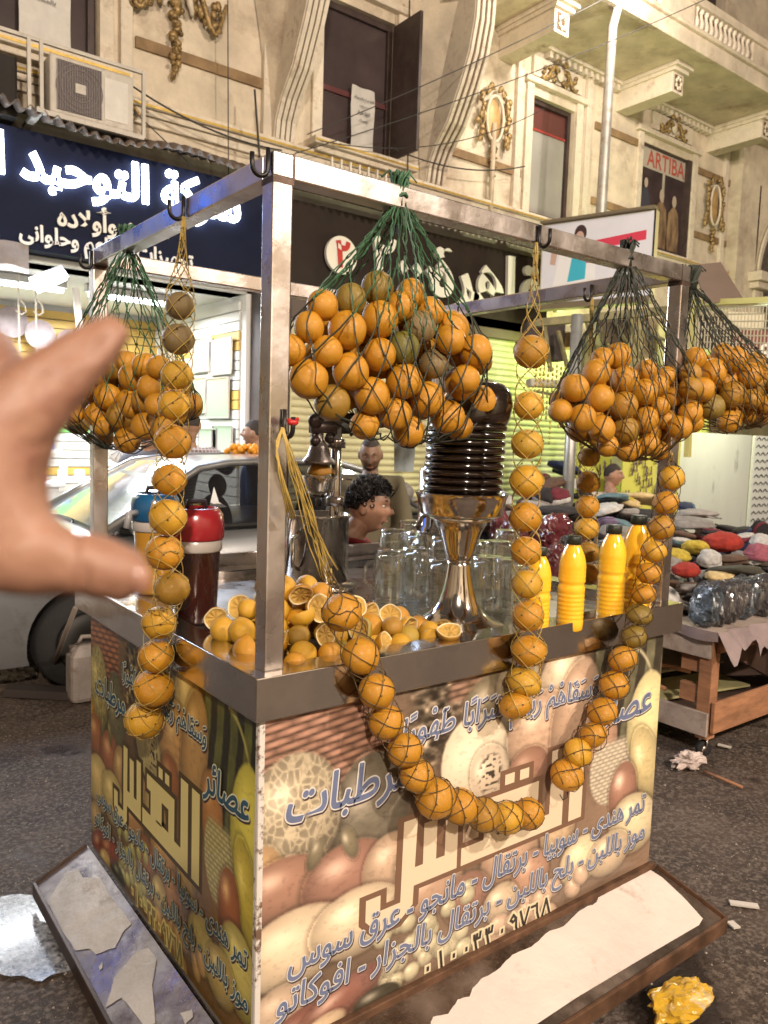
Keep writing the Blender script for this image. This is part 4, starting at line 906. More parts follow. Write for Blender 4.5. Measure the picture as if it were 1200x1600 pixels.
# counter top and rim
box_part('counter_top', (.02, W_-.02, .02, D_-.02, ZR-.045, ZR-.035), mat('worn_steel_top', (.50, .47, .44), .3, 1, var=.2, vscale=4, bump=.15, bscale=20, rvar=.12, dirt=((.25, .18, .10), 5, .5, .7)))
rw = .035
def rimpiece(x0, x1, y0, y1, top):
    m = MB(); m.bx(x0, x1, y0, y1, ZR-RH, ZR); return m.build('rim', steel_bright, cart, bevel=.004)
rimpiece(0, W_, 0, .004, 0); rimpiece(0, .004, .004, D_, 0); rimpiece(W_-.004, W_, .004, D_, 0); rimpiece(.004, W_-.004, D_-.004, D_, 0)
m = MB(); m.bx(.004, W_-.004, .004, rw+.05, ZR-.006, ZR-.001); m.bx(.004, rw+.05, rw+.05, D_-rw-.05, ZR-.006, ZR-.001); m.bx(W_-rw-.05, W_-.004, rw+.05, D_-rw-.05, ZR-.006, ZR-.001); m.bx(.004, W_-.004, D_-rw-.05, D_-.004, ZR-.006, ZR-.001)
m.build('rim_flange', steel_bright, cart)
m = MB()
for x0, x1, y0, y1 in ((rw+.047, W_-rw-.047, rw+.047, rw+.05), (rw+.047, rw+.05, rw+.05, D_-rw-.05), (W_-rw-.05, W_-rw-.047, rw+.05, D_-rw-.05), (rw+.047, W_-rw-.047, D_-rw-.05, D_-rw-.047)): m.bx(x0, x1, y0, y1, ZR-.04, ZR-.006)
m.build('tray_wall', steel, cart)
# raised shelf edge along the back (seen behind the mugs)
m = MB(); m.bx(.1, 1.5, D_+.03, D_+.05, ZR-.06, ZR+.05); m.bx(.1, 1.5, D_+.05, D_+.3, ZR-.07, ZR-.05); m.build('back_shelf', steel, cart, bevel=.004)
# frame: posts and top rails
xs_ = (Q, W_-.0265-PW); ys_ = (Q, D_-.04-PW)
for x in xs_:
    for y in ys_:
        m = MB(); m.bx(x, x+PW, y, y+PW, ZR-.002, ZT-PR); p = m.build('post', steel, cart, bevel=.004)
        m = MB(); m.bx(x-.001, x+PW+.001, y-.001, y+PW+.001, ZT-PR-.012, ZT-PR+.001); m.build('weld', weld, p)
m = MB(); m.bx(Q, W_-.0265, Q, Q+PW, ZT-PR, ZT); m.build('rail', steel, cart, bevel=.004)
m = MB(); m.bx(Q, W_-.0265, ys_[1], ys_[1]+PW, ZT-PR, ZT); m.build('rail', steel, cart, bevel=.004)
m = MB(); m.bx(Q, Q+PW, Q+PW+.001, ys_[1]-.001, ZT-PR, ZT); m.build('rail', steel, cart, bevel=.004)
m = MB(); m.bx(xs_[1], xs_[1]+PW, Q+PW+.001, ys_[1]-.001, ZT-PR, ZT); m.build('rail', steel, cart, bevel=.004)
for (x, y) in ((Q, Q), (xs_[1]-.06, Q)):
    m = MB(); m.bx(x+PW-.002 if x < .5 else x+.058, x+PW+.003 if x < .5 else x+.061, Q-.0015, Q+PW+.001, ZT-PR-.001, ZT+.001); m.build('weld', weld, cart)
# hooks welded on the rails
def hook(P, d, label=None):
    m = MB(); m.smooth = True; P = np.array(P, float); d = np.array(d, float)
    pts = [P+V(0, 0, .012), P+V(0, 0, -.03)]+[P+V(0, 0, -.03)+d*(.019-.019*math.cos(a))+V(0, 0, -.019*math.sin(a)) for a in np.linspace(.3, PI, 9)]+[P+V(0, 0, -.005)+d*.038]
    m.tube(pts, .0055, 8); return m.build('hook', blackiron, cart)
h1 = pX(418, 250, Q-.006); hook((Q-.006, .055, ZT-.008), (-1, 0, 0))
hook((Q-.006, pX(290, 330, Q)[1], ZT-.01), (-1, 0, 0)); hook((pY(840, 372, Q)[0], Q-.006, ZT-.018), (0, -1, 0)); hook((Q+.035, Q-.006, pY(440, 662, Q)[2]+.02), (0, -1, 0))
hook((pX(925, 450, xs_[1])[0]-.004, pX(925, 450, xs_[1])[1], ZT-.03), (-1, 0, 0)); hook((Q-.006, pX(146, 420, Q)[1], ZT-.02), (-1, 0, 0))
# carcass, trims, wheels
m = MB(); m.bx(IN+.004, XR-.004, IN+.004, YB-.004, PB-.02, ZR-.05); m.build('carcass', mat('cabinet_grey', (.2, .18, .17), .6), cart)
m = MB(); m.bx(IN-.002, IN+.012, IN-.003, IN+.0005, PB, ZR-RH-.001); m.bx(IN-.003, IN+.0005, IN+.0, IN+.012, PB, ZR-RH-.001); m.build('corner_trim', mat('chipped_white_trim', (.62, .58, .54), .5, dirt=((.15, .09, .06), 25, .52, .6)), cart)
for x in (.15, 1.42):
    for y in (.18, 1.08):
        m = MB(); m.smooth = True; m.lathe([(0, -.02), (.05, -.02), (.06, -.012), (.06, .012), (.05, .02), (0, .02)], (x, y, .062), 24, axis=(0, 1, 0)); wl_ = m.build('caster', tyre, cart)
        m = MB(); m.bx(x-.03, x+.03, y-.03, y-.024, .06, .155); m.bx(x-.03, x+.03, y+.024, y+.03, .06, .155); m.build('fork', rust, wl_)

# ---------------------------------------------------------------- the printed fruit picture (one artwork, on both panels)
def smooth_noise(u, v, s, seed, octs=4):
    """vectorised value noise"""
    out = np.zeros_like(u); amp = 1; tot = 0
    for o in range(octs):
        r = np.random.default_rng(seed+o); T = r.random((64, 64)); x = (u*s) % 64; y = (v*s) % 64; xi = x.astype(int); yi = y.astype(int); fx = x-xi; fy_ = y-yi
        fx = fx*fx*(3-2*fx); fy_ = fy_*fy_*(3-2*fy_); x1 = (xi+1) % 64; y1 = (yi+1) % 64
        out += amp*(T[yi, xi]*(1-fx)*(1-fy_)+T[yi, x1]*fx*(1-fy_)+T[y1, xi]*(1-fx)*fy_+T[y1, x1]*fx*fy_); tot += amp; amp *= .5; s *= 2
    return out/tot
def artwork(u, v, tint):
    """u 0..1 left to right, v 0..1 top to bottom -> linear rgb; picture height is 0.54 of its width"""
    AS = .54; y = v*AS; x = u
    C = np.stack([.20+.1*u, .13+.06*u, .08+.04*u], -1)*(.6+.8*smooth_noise(u, v, 6, 1))[..., None]
    def over(mask, col):
        nonlocal C
        C = C*(1-mask[..., None])+col*mask[..., None]
    def sm(e): return np.clip(e, 0, 1)
    def fruit(cx, cy, rx, ry, col, rot=0, tex=None, hi=.35, dk=.65, edge=60):
        dx, dy = x-cx, y-cy; c, s = math.cos(rot), math.sin(rot); a = (dx*c+dy*s)/rx; b = (-dx*s+dy*c)/ry; r = np.sqrt(a*a+b*b)
        mk = sm((1-r)*edge*min(rx, ry)*4)
        sh = 1-dk*np.clip(r-.25, 0, 1)**1.5-.25*np.clip(b+.1, 0, 1)+.12*np.clip(-b, 0, 1)
        col_ = np.array(col)*np.ones(C.shape)
        if tex == 'net':
            rg = np.random.default_rng(4); pts = rg.uniform(-1.1, 1.1, (300, 2)); sel = r < 1.15; A2 = np.stack([a[sel], b[sel]], 1); dd = np.sqrt(((A2[:, None, 0]-pts[None, :, 0])**2+(A2[:, None, 1]-pts[None, :, 1])**2)); dd.partition(1, axis=1); ln = np.zeros_like(r); ln[sel] = sm(1-(dd[:, 1]-dd[:, 0])*22)
            col_ = col_*.62*(1+.95*ln)[..., None]
        elif tex == 'spot':
            n1 = smooth_noise(u, v, 60, 15, 3); col_ = col_*(.75+.5*n1)[..., None]
        else: col_ = col_*(.88+.24*smooth_noise(u, v, 14, 21, 3))[..., None]
        col_ = col_*sh[..., None]
        hl = np.exp(-(((a+.3)/.28)**2+((b+.38)/.24)**2))*hi; col_ = col_+hl[..., None]*np.array([.9, .85, .75])
        edge_dark = sm((1.12-r)*9)*(r > 1); over(edge_dark*.45, np.array([.06, .04, .025])*np.ones(C.shape)); over(mk, col_)
    def wicker(x0, x1, y0, y1, c1, c2, slope=-.25, p=.012):
        yy = y-slope*(x-x0); row = np.floor(yy/p); ph = (x/.055+.5*(row % 2)) % 1; a = np.abs((yy/p) % 1-.5)*2; t = (1-a**2)*(.45+.55*np.sin(ph*PI))
        col_ = np.array(c1)*(1-t[..., None])*.5+np.array(c2)*t[..., None]
        mk = sm((x-x0)*60)*sm((x1-x)*60)*sm((y-y0)*80)*sm((y1-y)*80); over(mk, col_)
    # background objects first
    mk = sm((x-.27)*30)*sm((.41-x)*30)*sm((.17-y)*20); n = smooth_noise(u, v, 60, 33, 2); over(mk, (np.array([.36, .29, .20])*(n[..., None]**3*3.2)))
    wicker(-.1, .24, -.05, .20, (.09, .02, .012), (.56, .27, .17), slope=-.10); wicker(.36, .52, -.05, .05, (.10, .04, .02), (.45, .25, .16), slope=-.05)
    fruit(.47, .075, .075, .07, (.24, .22, .13), tex='spot'); fruit(.54, .04, .06, .06, (.50, .44, .26), hi=.1)
    mk = sm((x-.735)*40)*sm((.26-y)*25); ss = np.sin((x*1.0+y*.12)*105+2.5*smooth_noise(u, v, 9, 44)); n = smooth_noise(u, v, 30, 50, 3); st_ = sm(ss*2.2+.5)
    over(mk, (np.array([.028, .030, .016])*(1-st_[..., None])+np.array([.17, .18, .09])*st_[..., None])*(.5+1.0*n[..., None]))
    ar_ = np.abs(np.hypot((x-.86)/.12, (y-.16)/.15)-1); over(sm(1-ar_*22)*(x > .87), np.array([.55, .52, .30])*np.ones(C.shape))
    fruit(.205, .205, .082, .115, (.20, .19, .145), tex='spot'); fruit(.06, .165, .088, .105, (.55, .49, .33), tex='net'); fruit(.005, .26, .045, .07, (.62, .38, .11))
    fruit(.44, .165, .085, .095, (.76, .70, .54), rot=-.5, hi=.1, dk=.4); fruit(.475, .195, .05, .06, (.62, .54, .42), rot=-.5, dk=.2)
    n = smooth_noise(u, v, 120, 60, 1); over(sm((1-np.hypot((x-.475)/.035, (y-.195)/.045))*3)*sm((n-.60)*12), np.array([.05, .04, .03])*np.ones(C.shape))
    fruit(.665, .06, .07, .09, (.74, .60, .42), rot=.35); fruit(.61, .145, .095, .085, (.66, .44, .30), tex='spot'); fruit(.71, .13, .07, .12, (.62, .42, .28), rot=.25); fruit(.58, .215, .06, .05, (.45, .22, .14), hi=.2)
    fruit(.045, .275, .085, .055, (.46, .22, .14)); fruit(.165, .295, .09, .065, (.44, .20, .14)); fruit(.10, .235, .016, .03, (.24, .22, .13), rot=.4); fruit(.165, .235, .016, .035, (.26, .24, .14), rot=-.4)
    fruit(.25, .30, .06, .06, (.6, .42, .28)); fruit(.36, .31, .10, .06, (.62, .44, .30)); fruit(.49, .31, .07, .06, (.66, .52, .36))
    fruit(.07, .375, .105, .065, (.78, .64, .44), hi=.2); fruit(.185, .375, .095, .06, (.74, .62, .42)); fruit(.54, .375, .08, .055, (.60, .38, .25)); fruit(.34, .375, .08, .05, (.58, .36, .24)); fruit(.43, .42, .06, .05, (.42, .2, .14))
    # basket with fruit at the right
    fruit(.80, .205, .055, .075, (.58, .32, .18))
    mk = sm((1-np.hypot((x-.84)/.075, (y-.27)/.085))*12)*sm((y-.205)*60); row = np.floor(y/.0085); ph = (x/.02+.5*(row % 2)) % 1; a = np.abs((y/.0085) % 1-.5)*2
    over(mk, np.array([.72, .66, .52])*((.35+.65*(1-a**2)*(.5+.5*np.sin(ph*PI)))[..., None])*np.ones(C.shape))
    fruit(.955, .185, .07, .11, (.86, .80, .30), rot=.1, hi=.15); fruit(.965, .29, .05, .10, (.72, .62, .20), rot=-.45); fruit(.885, .335, .052, .070, (.48, .21, .13), hi=.6); fruit(.675, .36, .055, .055, (.66, .48, .26), tex='spot')
    fruit(.93, .42, .09, .07, (.74, .66, .38), rot=.3); fruit(.60, .43, .055, .05, (.60, .32, .2)); fruit(.755, .45, .07, .055, (.78, .68, .40), hi=.25); fruit(.85, .465, .075, .05, (.70, .56, .36)); fruit(.52, .46, .05, .04, (.62, .5, .34))
    for i in range(34):
        r = random.Random(i); fruit(.22+.22*r.random(), .40+.12*r.random(), .020, .018, (.58, .57, .36), hi=.3)
    for i in range(14):
        r = random.Random(i+40); fruit(.50+.26*r.random(), .48+.06*r.random(), .030, .022, (.64, .44, .30), rot=r.random(), hi=.25)
    fruit(.045, .47, .06, .045, (.56, .42, .3), hi=.2); fruit(.075, .52, .08, .04, (.30, .08, .055), rot=-.3); fruit(.16, .50, .09, .035, (.34, .10, .07), rot=-.3); fruit(.12, .535, .05, .025, (.66, .50, .30), rot=-.2); fruit(.23, .53, .055, .025, (.05, .06, .04))
    # raised contrast, then the panel's tint
    C = np.clip(C, 0, 1)
    g = C.mean(-1, keepdims=True); sat, mul, add = tint
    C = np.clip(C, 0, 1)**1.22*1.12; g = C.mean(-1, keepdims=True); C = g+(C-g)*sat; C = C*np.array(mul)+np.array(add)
    # scuffs and scratches
    s1 = smooth_noise(u, v, 90, 77, 3); C = C*(1-.18*sm((s1-.6)*6))[..., None]
    return np.clip(C, 0, 1)
FP_W = XR-IN; FP_H = ZR-RH-PB
def panel(axis, nu, nv, tint, name):
    us = np.linspace(0, 1, nu); vs_ = np.linspace(0, 1, nv); U_, V_ = np.meshgrid(us, vs_); c = artwork(U_, V_, tint).reshape(-1, 3)
    n = nu*nv; P = np.zeros((n, 3)); zz = (ZR-RH-.001)-V_.ravel()*(FP_H)
    wob = .0012*np.sin(U_.ravel()*9+V_.ravel()*4)
    if axis == 'x': P[:, 0] = IN+U_.ravel()*FP_W; P[:, 1] = IN-wob*0
    else: P[:, 1] = YB-U_.ravel()*(YB-IN); P[:, 0] = IN-wob*0
    P[:, 2] = zz; off = np.array(wpos(cart)); P -= off
    me = bpy.data.meshes.new(name); me.vertices.add(n); me.vertices.foreach_set('co', P.ravel())
    i = np.arange(n).reshape(nv, nu); q = np.stack([i[:-1, :-1], i[1:, :-1], i[1:, 1:], i[:-1, 1:]], -1).reshape(-1, 4); f = len(q)
    me.loops.add(f*4); me.loops.foreach_set('vertex_index', q.ravel()); me.polygons.add(f); me.polygons.foreach_set('loop_start', np.arange(f)*4); me.polygons.foreach_set('loop_total', np.full(f, 4)); me.update(calc_edges=True)
    at = me.color_attributes.new('print', 'FLOAT_COLOR', 'POINT'); rgba = np.ones((n, 4), np.float32); rgba[:, :3] = c; at.data.foreach_set('color', rgba.ravel())
    me.materials.append(print_m); o = bpy.data.objects.new(name, me); COL.objects.link(o); o.parent = cart; return o
print_m = vcol_mat('printed_vinyl', .32, .25, .12)
fp = panel('x', 420, 240, (.54, (1.14, 1.02, .89), (.03, .022, .015)), 'front_panel')
lp = panel('y', 300, 240, (1.1, (.80, .78, .44), (.0, .0, .0)), 'side_panel')  # side print tinted yellow green: the light on this face is in its colour
# lettering of the print.  a = start (left) u,v of the baseline, b = end
NF, NL = V(0, -1, 0), V(-1, 0, 0)
def fpos(u, v): return V(IN+u*FP_W, IN, ZR-RH-v*FP_H)
def lpos(u, v): return V(IN, YB-u*(YB-IN), ZR-RH-v*FP_H)
def UVf(px_, py_): P = pY(px_, py_, IN); return (P[0]-IN)/FP_W, (ZR-RH-P[2])/FP_H
bl_f = mat('print_blue', (.15, .18, .30), .35, var=.15, vscale=12); bl_l = mat('print_blue_side_tint', (.03, .10, .16), .35, var=.2, vscale=12); wt_f = mat('print_white', (.66, .62, .58), .35); wt_l = mat('print_white_side_tint', (.66, .66, .50), .35)  # side inks carry the same light tint in their colour
shd = mat('print_shadow', (.06, .04, .05), .4)
def both(s, a, b, hk, off, out, out_m=None, shear=.12, fill=None, where='fl'):
    for side, pos, nn, par, bm_, wm in (('f', fpos, NF, fp, bl_f, wt_f), ('l', lpos, NL, lp, bl_l, wt_l)):
        if side not in where: continue
        A, B = pos(*a), pos(*b); hh = hk
        sgn = 1
        lettering('letter_shadow', s, A, B, UZ, hh, shd, par, lift=.0016, nrm=nn, shift=(.003, -.005), shear=shear, fat=out)
        lettering('letter_outline', s, A, B, UZ, hh, out_m or wm, par, lift=.0021, nrm=nn, shear=shear, fat=out)
        lettering('letters', s, A, B, UZ, hh, fill or bm_, par, lift=.0027, nrm=nn, shear=shear, fat=off)
both('وَسَقَاهُمْ رَبُّهُمْ', (.52, .185), (.775, .185), 1.1, .0010, .0042)
both('شَرَابًا طَهُورًا', (.265, .175), (.50, .165), 1.1, .0010, .0042)
both('مرطبات', (.045, .315), (.285, .31), 1.1, .0022, .0060)
both('عصائر', (.765, .325), (.965, .31), 1.05, .0020, .0060)
both('تمر هندى - سوبيا - برتقال - مانجو - عرق سوس', (.055, .765), (.965, .74), 1.25, .0012, .0040)
both('موز باللبن - بلح باللبن - برتقال بالجزار - افوكاتو', (.035, .880), (.972, .862), 1.1, .0012, .0040)
num_y = mat('print_outline_side_tint', (.70, .58, .22), .4); num_k = mat('print_number_black', (.03, .022, .02), .4)
DIG = {'٠': [[(.5, .36), (.5, .50)]], '١': [[(.42, 1.05), (.58, 0)]], '٣': [[(.1, 1.0), (.12, .75), (.32, .72), (.34, 1.0)], [(.34, .74), (.58, .72), (.62, 1.05)], [(.12, .95), (.36, 0)]],
       '٩': [[(.72, .78), (.45, 1.05), (.22, .80), (.45, .62), (.72, .78), (.74, .3), (.82, 0)]], '٧': [[(.10, 1.05), (.46, 0), (.86, 1.05)]], '٦': [[(.12, .98), (.62, .95)], [(.62, 1.05), (.66, .5), (.84, 0)]], '٨': [[(.14, 0), (.50, 1.05), (.88, 0)]]}
def number(name, txt, A, B, U, h, w_, mm, par, lift, nn):
    U = np.array(U, float); d = (B-A); L = np.linalg.norm(d); d /= L; cw = L/len(txt); m = MB(); k = 0
    for i, ch in enumerate(txt):
        for st_ in DIG[ch]:
            for a, b in zip(st_[:-1], st_[1:]):
                p, q = (A+d*(i+t[0])*cw+U*t[1]*h for t in (a, b)); e = (q-p)/np.linalg.norm(q-p); n_ = np.cross(nn, e); k += 1; z = nn*(lift+.00002*k)
                m.poly([p-e*w_*.8+n_*w_+z, q+e*w_*.8+n_*w_+z, q+e*w_*.8-n_*w_+z, p-e*w_*.8-n_*w_+z])
    return m.build(name, mm, par, fixn=False)
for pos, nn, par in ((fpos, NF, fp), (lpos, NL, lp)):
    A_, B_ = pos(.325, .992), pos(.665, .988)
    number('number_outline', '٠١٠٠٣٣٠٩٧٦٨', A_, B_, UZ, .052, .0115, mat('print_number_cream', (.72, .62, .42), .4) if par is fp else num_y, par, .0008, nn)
    number('number', '٠١٠٠٣٣٠٩٧٦٨', A_, B_, UZ, .052, .0042, num_k if par is fp else mat('print_number_side_tint', (.20, .16, .05), .4), par, .0060-.0035, nn)  # side digits use inks tinted for the light on that face
# big square kufic word in the middle: built from blocks, brown border behind cream blocks
def kufic():
    P = []      # polygons in local units: x 0..10 (left to right), y 0 (base)..5
    P.append([(9.2, 0), (10, 0), (10, 4.4), (9.2, 4.4)])                                    # alif
    P.append([(6.0, 0), (8.8, 0), (8.8, 4.4), (8.0, 4.4), (8.0, .9), (6.0, .9)])             # lam with its foot
    P.append([(5.1, 0), (7.3, 0), (7.3, 3.0), (5.1, 3.0), (5.1, .9), (5.8, .9), (5.8, 2.2), (6.6, 2.2), (6.6, 1.0), (5.1, 1.0)])   # qaf loop
    P.append([(3.3, 0), (5.1, 0), (5.1, 3.0), (3.9, 3.0), (3.9, 2.2), (4.4, 2.2), (4.4, .9), (3.3, .9)])
    P.append([(2.0, .0), (3.1, .0), (3.1, 3.2), (2.5, 3.2), (2.5, .9), (2.0, .9)])
    P.append([(1.1, .0), (2.1, .0), (2.1, 2.9), (1.5, 2.9), (1.5, .9), (1.1, .9)])
    P.append([(-.9, .2), (-.9, -.8), (-.4, -1.5), (.5, -1.5), (1.1, -.9), (1.2, 3.3), (.6, 3.3), (.55, -.55), (-.3, -.55), (-.3, .2)])
    P.append([(5.4, 3.4), (5.9, 3.4), (5.9, 3.95), (5.4, 3.95)]); P.append([(6.2, 3.4), (6.7, 3.4), (6.7, 3.95), (6.2, 3.95)])
    return P
def grow(poly, g):
    n = len(poly); out = []; ar = sum(poly[i][0]*poly[(i+1) % n][1]-poly[(i+1) % n][0]*poly[i][1] for i in range(n)); sg = 1 if ar > 0 else -1
    for i in range(n):
        p0, p1, p2 = (np.array(poly[(i+k) % n], float) for k in (-1, 0, 1)); d1 = (p1-p0)/np.linalg.norm(p1-p0); d2 = (p2-p1)/np.linalg.norm(p2-p1)
        n1 = np.array((d1[1], -d1[0]))*sg; n2 = np.array((d2[1], -d2[0]))*sg; b = n1+n2; b = b/max(.4, (b @ b)/2); out.append(tuple(p1+b*g))
    return out
for pos, nn, par, fm, bm_ in ((fpos, NF, fp, mat('print_logo_cream', (.74, .60, .43), .35), mat('print_logo_brown', (.19, .105, .065), .4)), (lpos, NL, lp, mat('print_logo_side_tint', (.72, .62, .26), .35), mat('print_logo_border_side_tint', (.075, .05, .02), .4))):  # side logo colours hold that face's light tint
    def loc_(x, y): return pos(.245+x*.050, .655-y*.068)
    for g_, lift, mm, nm in ((.26, .0003, bm_, 'logo_border'), (0, .0009, fm, 'logo')):
        m = MB()
        for k, pl in enumerate(kufic()):
            q = grow(pl, g_) if g_ else pl; m.poly([loc_(*p)+nn*(lift+.00006*k) for p in q])
        m.build(nm, mm, par, fixn=False)
# ---------------------------------------------------------------- folding steel flaps with peeling film
film_f = mat('peeling_film', (.66, .57, .52), .42, var=.08, vscale=2, bump=.35, bscale=6, dirt=((.36, .27, .21), 7, .60, .78)); film_l = mat('peeling_film_grey', (.50, .47, .45), .4, var=.15, vscale=5, bump=.4, bscale=10, dirt=((.25, .20, .17), 9, .58, .76))
flap_m = mat('scratched_steel', (.42, .33, .27), .3, .9, var=.3, vscale=4, bump=.2, bscale=30, rvar=.15, dirt=((.10, .06, .035), 5, .45, .7))
fA, fB, fC, fDd = V(.0, .006, .172), V(1.60, .006, .172), V(1.66, -.235, .075), V(-.17, -.235, .075)
fl = MB(); fl.poly([fA, fB, fC, fDd], .003, (0, 0, -1)); flap = fl.build('flap', flap_m, cart)
fl = MB(); fl.beam(fDd+V(0, -.002, -.012), fC+V(0, -.002, -.012), .012, .05); fl.beam(fB+V(.003, -.004, -.0), fC+V(.002, 0, -.0), .006, .03); fl.build('lip', rust, flap, bevel=.002)
fl = MB(); fl.beam(V(.0, .010, .178), V(1.60, .010, .178), .02, .026); fl.build('hinge_strip', rust, cart, bevel=.003)
def on_front(s, t, h=.002): return fA*(1-s)*(1-t)+fB*s*(1-t)+fC*s*t+fDd*(1-s)*t+V(0, -.3*h, h)
def plane_front(px_, py_, h=.002):
    n = np.cross(fB-fA, fDd-fA); d = ray(px_, py_); return CAM+((fA-CAM) @ n)/(d @ n)*d+V(0, -.0006, h)
jg = [(1013, 1358), (985, 1372), (962, 1388), (938, 1398), (932, 1410), (905, 1424), (880, 1448), (852, 1460), (830, 1480), (800, 1493), (782, 1512), (755, 1528), (738, 1545), (733, 1558), (715, 1562), (700, 1585), (676, 1590), (672, 1604), (640, 1630), (700, 1700), (780, 1640), (900, 1560), (1000, 1500), (1092, 1446), (1098, 1436), (1070, 1405), (1035, 1372)]
pp = []
for i in range(len(jg)):
    a, b_ = jg[i], jg[(i+1) % len(jg)]
    for t in (0, .25, .5, .75): k = 3.2 if i < 18 and t else 0; pp.append((a[0]*(1-t)+b_[0]*t+k*mnoise.noise(Vector((i*3.3+t*9, 1, 1))), a[1]*(1-t)+b_[1]*t+k*mnoise.noise(Vector((i*3.3+t*9, 7, 1)))))
m = MB(); m.poly([plane_front(*q) for q in pp]); m.build('peeled_film', film_f, flap)
gA, gB, gC, gD = V(.006, 1.25, .172), V(.006, .0, .172), V(-.17, -.235, .075), V(-.17, 1.26, .075)
fl = MB(); fl.poly([gA, gB, gC, gD], .003, (0, 0, -1)); flap2 = fl.build('flap', mat('scratched_steel_cool', (.50, .45, .42), .38, .95, var=.25, vscale=4, bump=.2, bscale=30, rvar=.15, dirt=((.12, .08, .06), 5, .5, .75)), cart)
fl = MB(); fl.beam(gD+V(-.002, 0, -.012), gC+V(-.002, 0, -.012), .012, .05); fl.beam(gA+V(-.003, .003, 0), gD+V(0, .003, 0), .006, .02); fl.build('lip', mat('dark_lip', (.07, .045, .035), .5, .6, var=.3), flap2, bevel=.002)
def on_left(s, t, h=.002): return gA*(1-s)*(1-t)+gB*s*(1-t)+gC*s*t+gD*(1-s)*t+V(-.3*h, 0, h)
def plane_left(px_, py_):
    n = np.cross(gB-gA, gD-gA); d = ray(px_, py_); return CAM+((gA-CAM) @ n)/(d @ n)*d+V(-.0006, 0, .002)
for poly_ in ([(105, 1362), (122, 1359), (130, 1372), (157, 1371), (168, 1395), (195, 1428), (205, 1445), (192, 1458), (180, 1482), (150, 1492), (140, 1483), (118, 1486), (95, 1450), (75, 1408)],
              [(165, 1575), (178, 1530), (210, 1490), (232, 1482), (245, 1500), (238, 1540), (243, 1600), (225, 1604), (200, 1570), (190, 1560)], [(154, 1512), (160, 1502), (160, 1514), (156, 1518)], [(282, 1584), (300, 1578), (302, 1590), (290, 1602)]):
    pp = []
    for i in range(len(poly_)):
        a, b_ = poly_[i], poly_[(i+1) % len(poly_)]
        for t in (0, .33, .66): pp.append((a[0]*(1-t)+b_[0]*t+mnoise.noise(Vector((i*3.1+t*5, 1, 1)))*3*(t > 0), a[1]*(1-t)+b_[1]*t+mnoise.noise(Vector((i*3.1+t*5, 9, 1)))*3*(t > 0)))
    m = MB(); m.poly([plane_left(*q) for q in pp]); m.build('peeled_film', film_l, flap2)

# ================================================================== ORANGES
def orange_mat(name, c1, c2, c3):
    m = bpy.data.materials.new(name); m.use_nodes = True; nt = m.node_tree; N = nt.nodes; L = nt.links; b = N['Principled BSDF']; tc = N.new('ShaderNodeTexCoord'); oi = N.new('ShaderNodeObjectInfo')
    ad = N.new('ShaderNodeVectorMath'); ad.operation = 'ADD'; L.new(tc.outputs['Object'], ad.inputs[0]); cx = N.new('ShaderNodeCombineXYZ'); ml = N.new('ShaderNodeMath'); ml.operation = 'MULTIPLY'; ml.inputs[1].default_value = 13; L.new(oi.outputs['Random'], ml.inputs[0]); L.new(ml.outputs[0], cx.inputs[0]); L.new(ml.outputs[0], cx.inputs[1]); L.new(cx.outputs[0], ad.inputs[1])
    def noise(s, d=5, r=.6):
        n = N.new('ShaderNodeTexNoise'); n.inputs['Scale'].default_value = s; n.inputs['Detail'].default_value = d; n.inputs['Roughness'].default_value = r; L.new(ad.outputs[0], n.inputs['Vector']); return n.outputs[0]
    def rng(src, a, b_, c=0, d=1):
        q = N.new('ShaderNodeMapRange'); q.inputs[1].default_value = a; q.inputs[2].default_value = b_; q.inputs[3].default_value = c; q.inputs[4].default_value = d; L.new(src, q.inputs[0]); return q.outputs[0]
    def mixc(f, a, c):
        q = N.new('ShaderNodeMixRGB'); L.new(f, q.inputs[0])
        for i, x in ((1, a), (2, c)):
            if isinstance(x, tuple): q.inputs[i].default_value = x+(1,)
            else: L.new(x, q.inputs[i])
        return q.outputs[0]
    base = mixc(rng(noise(26, 4), .35, .68), c1, c2); rr = mixc(rng(oi.outputs['Random'], .72, 1), base, c3)
    spots = mixc(rng(noise(110, 3), .66, .74), rr, (.10, .035, .008)); patch = mixc(rng(noise(16, 6, .78), .56, .74, 0, .8), spots, (.16, .06, .012))
    L.new(patch, b.inputs['Base Color']); b.inputs['Roughness'].default_value = .42; b.inputs['Coat Weight'].default_value = .12; b.inputs['Coat Roughness'].default_value = .3
    b.inputs['Subsurface Weight'].default_value = .06; b.inputs['Subsurface Radius'].default_value = (.01, .004, .001)
    v = N.new('ShaderNodeTexVoronoi'); v.inputs['Scale'].default_value = 420; L.new(ad.outputs[0], v.inputs['Vector'])
    s = N.new('ShaderNodeMath'); s.operation = 'ADD'; L.new(v.outputs['Distance'], s.inputs[0]); L.new(rng(noise(45, 4), 0, 1, 0, 2.2), s.inputs[1])
    bp = N.new('ShaderNodeBump'); bp.inputs['Strength'].default_value = .35; bp.inputs['Distance'].default_value = .0025; L.new(s.outputs[0], bp.inputs['Height']); L.new(bp.outputs[0], b.inputs['Normal'])
    return m
om = orange_mat('orange_peel', (.58, .275, .014), (.41, .175, .011), (.27, .155, .018)); om_y = orange_mat('yellow_orange_peel', (.64, .36, .028), (.50, .25, .016), (.33, .24, .03)); om_g = orange_mat('green_orange_peel', (.18, .14, .022), (.26, .15, .02), (.12, .12, .02)); om_k = orange_mat('grey_old_orange_peel', (.24, .17, .07), (.17, .115, .05), (.2, .15, .07))
calyx_m = mat('calyx', (.07, .035, .01), .8)
OR_MESH = {}
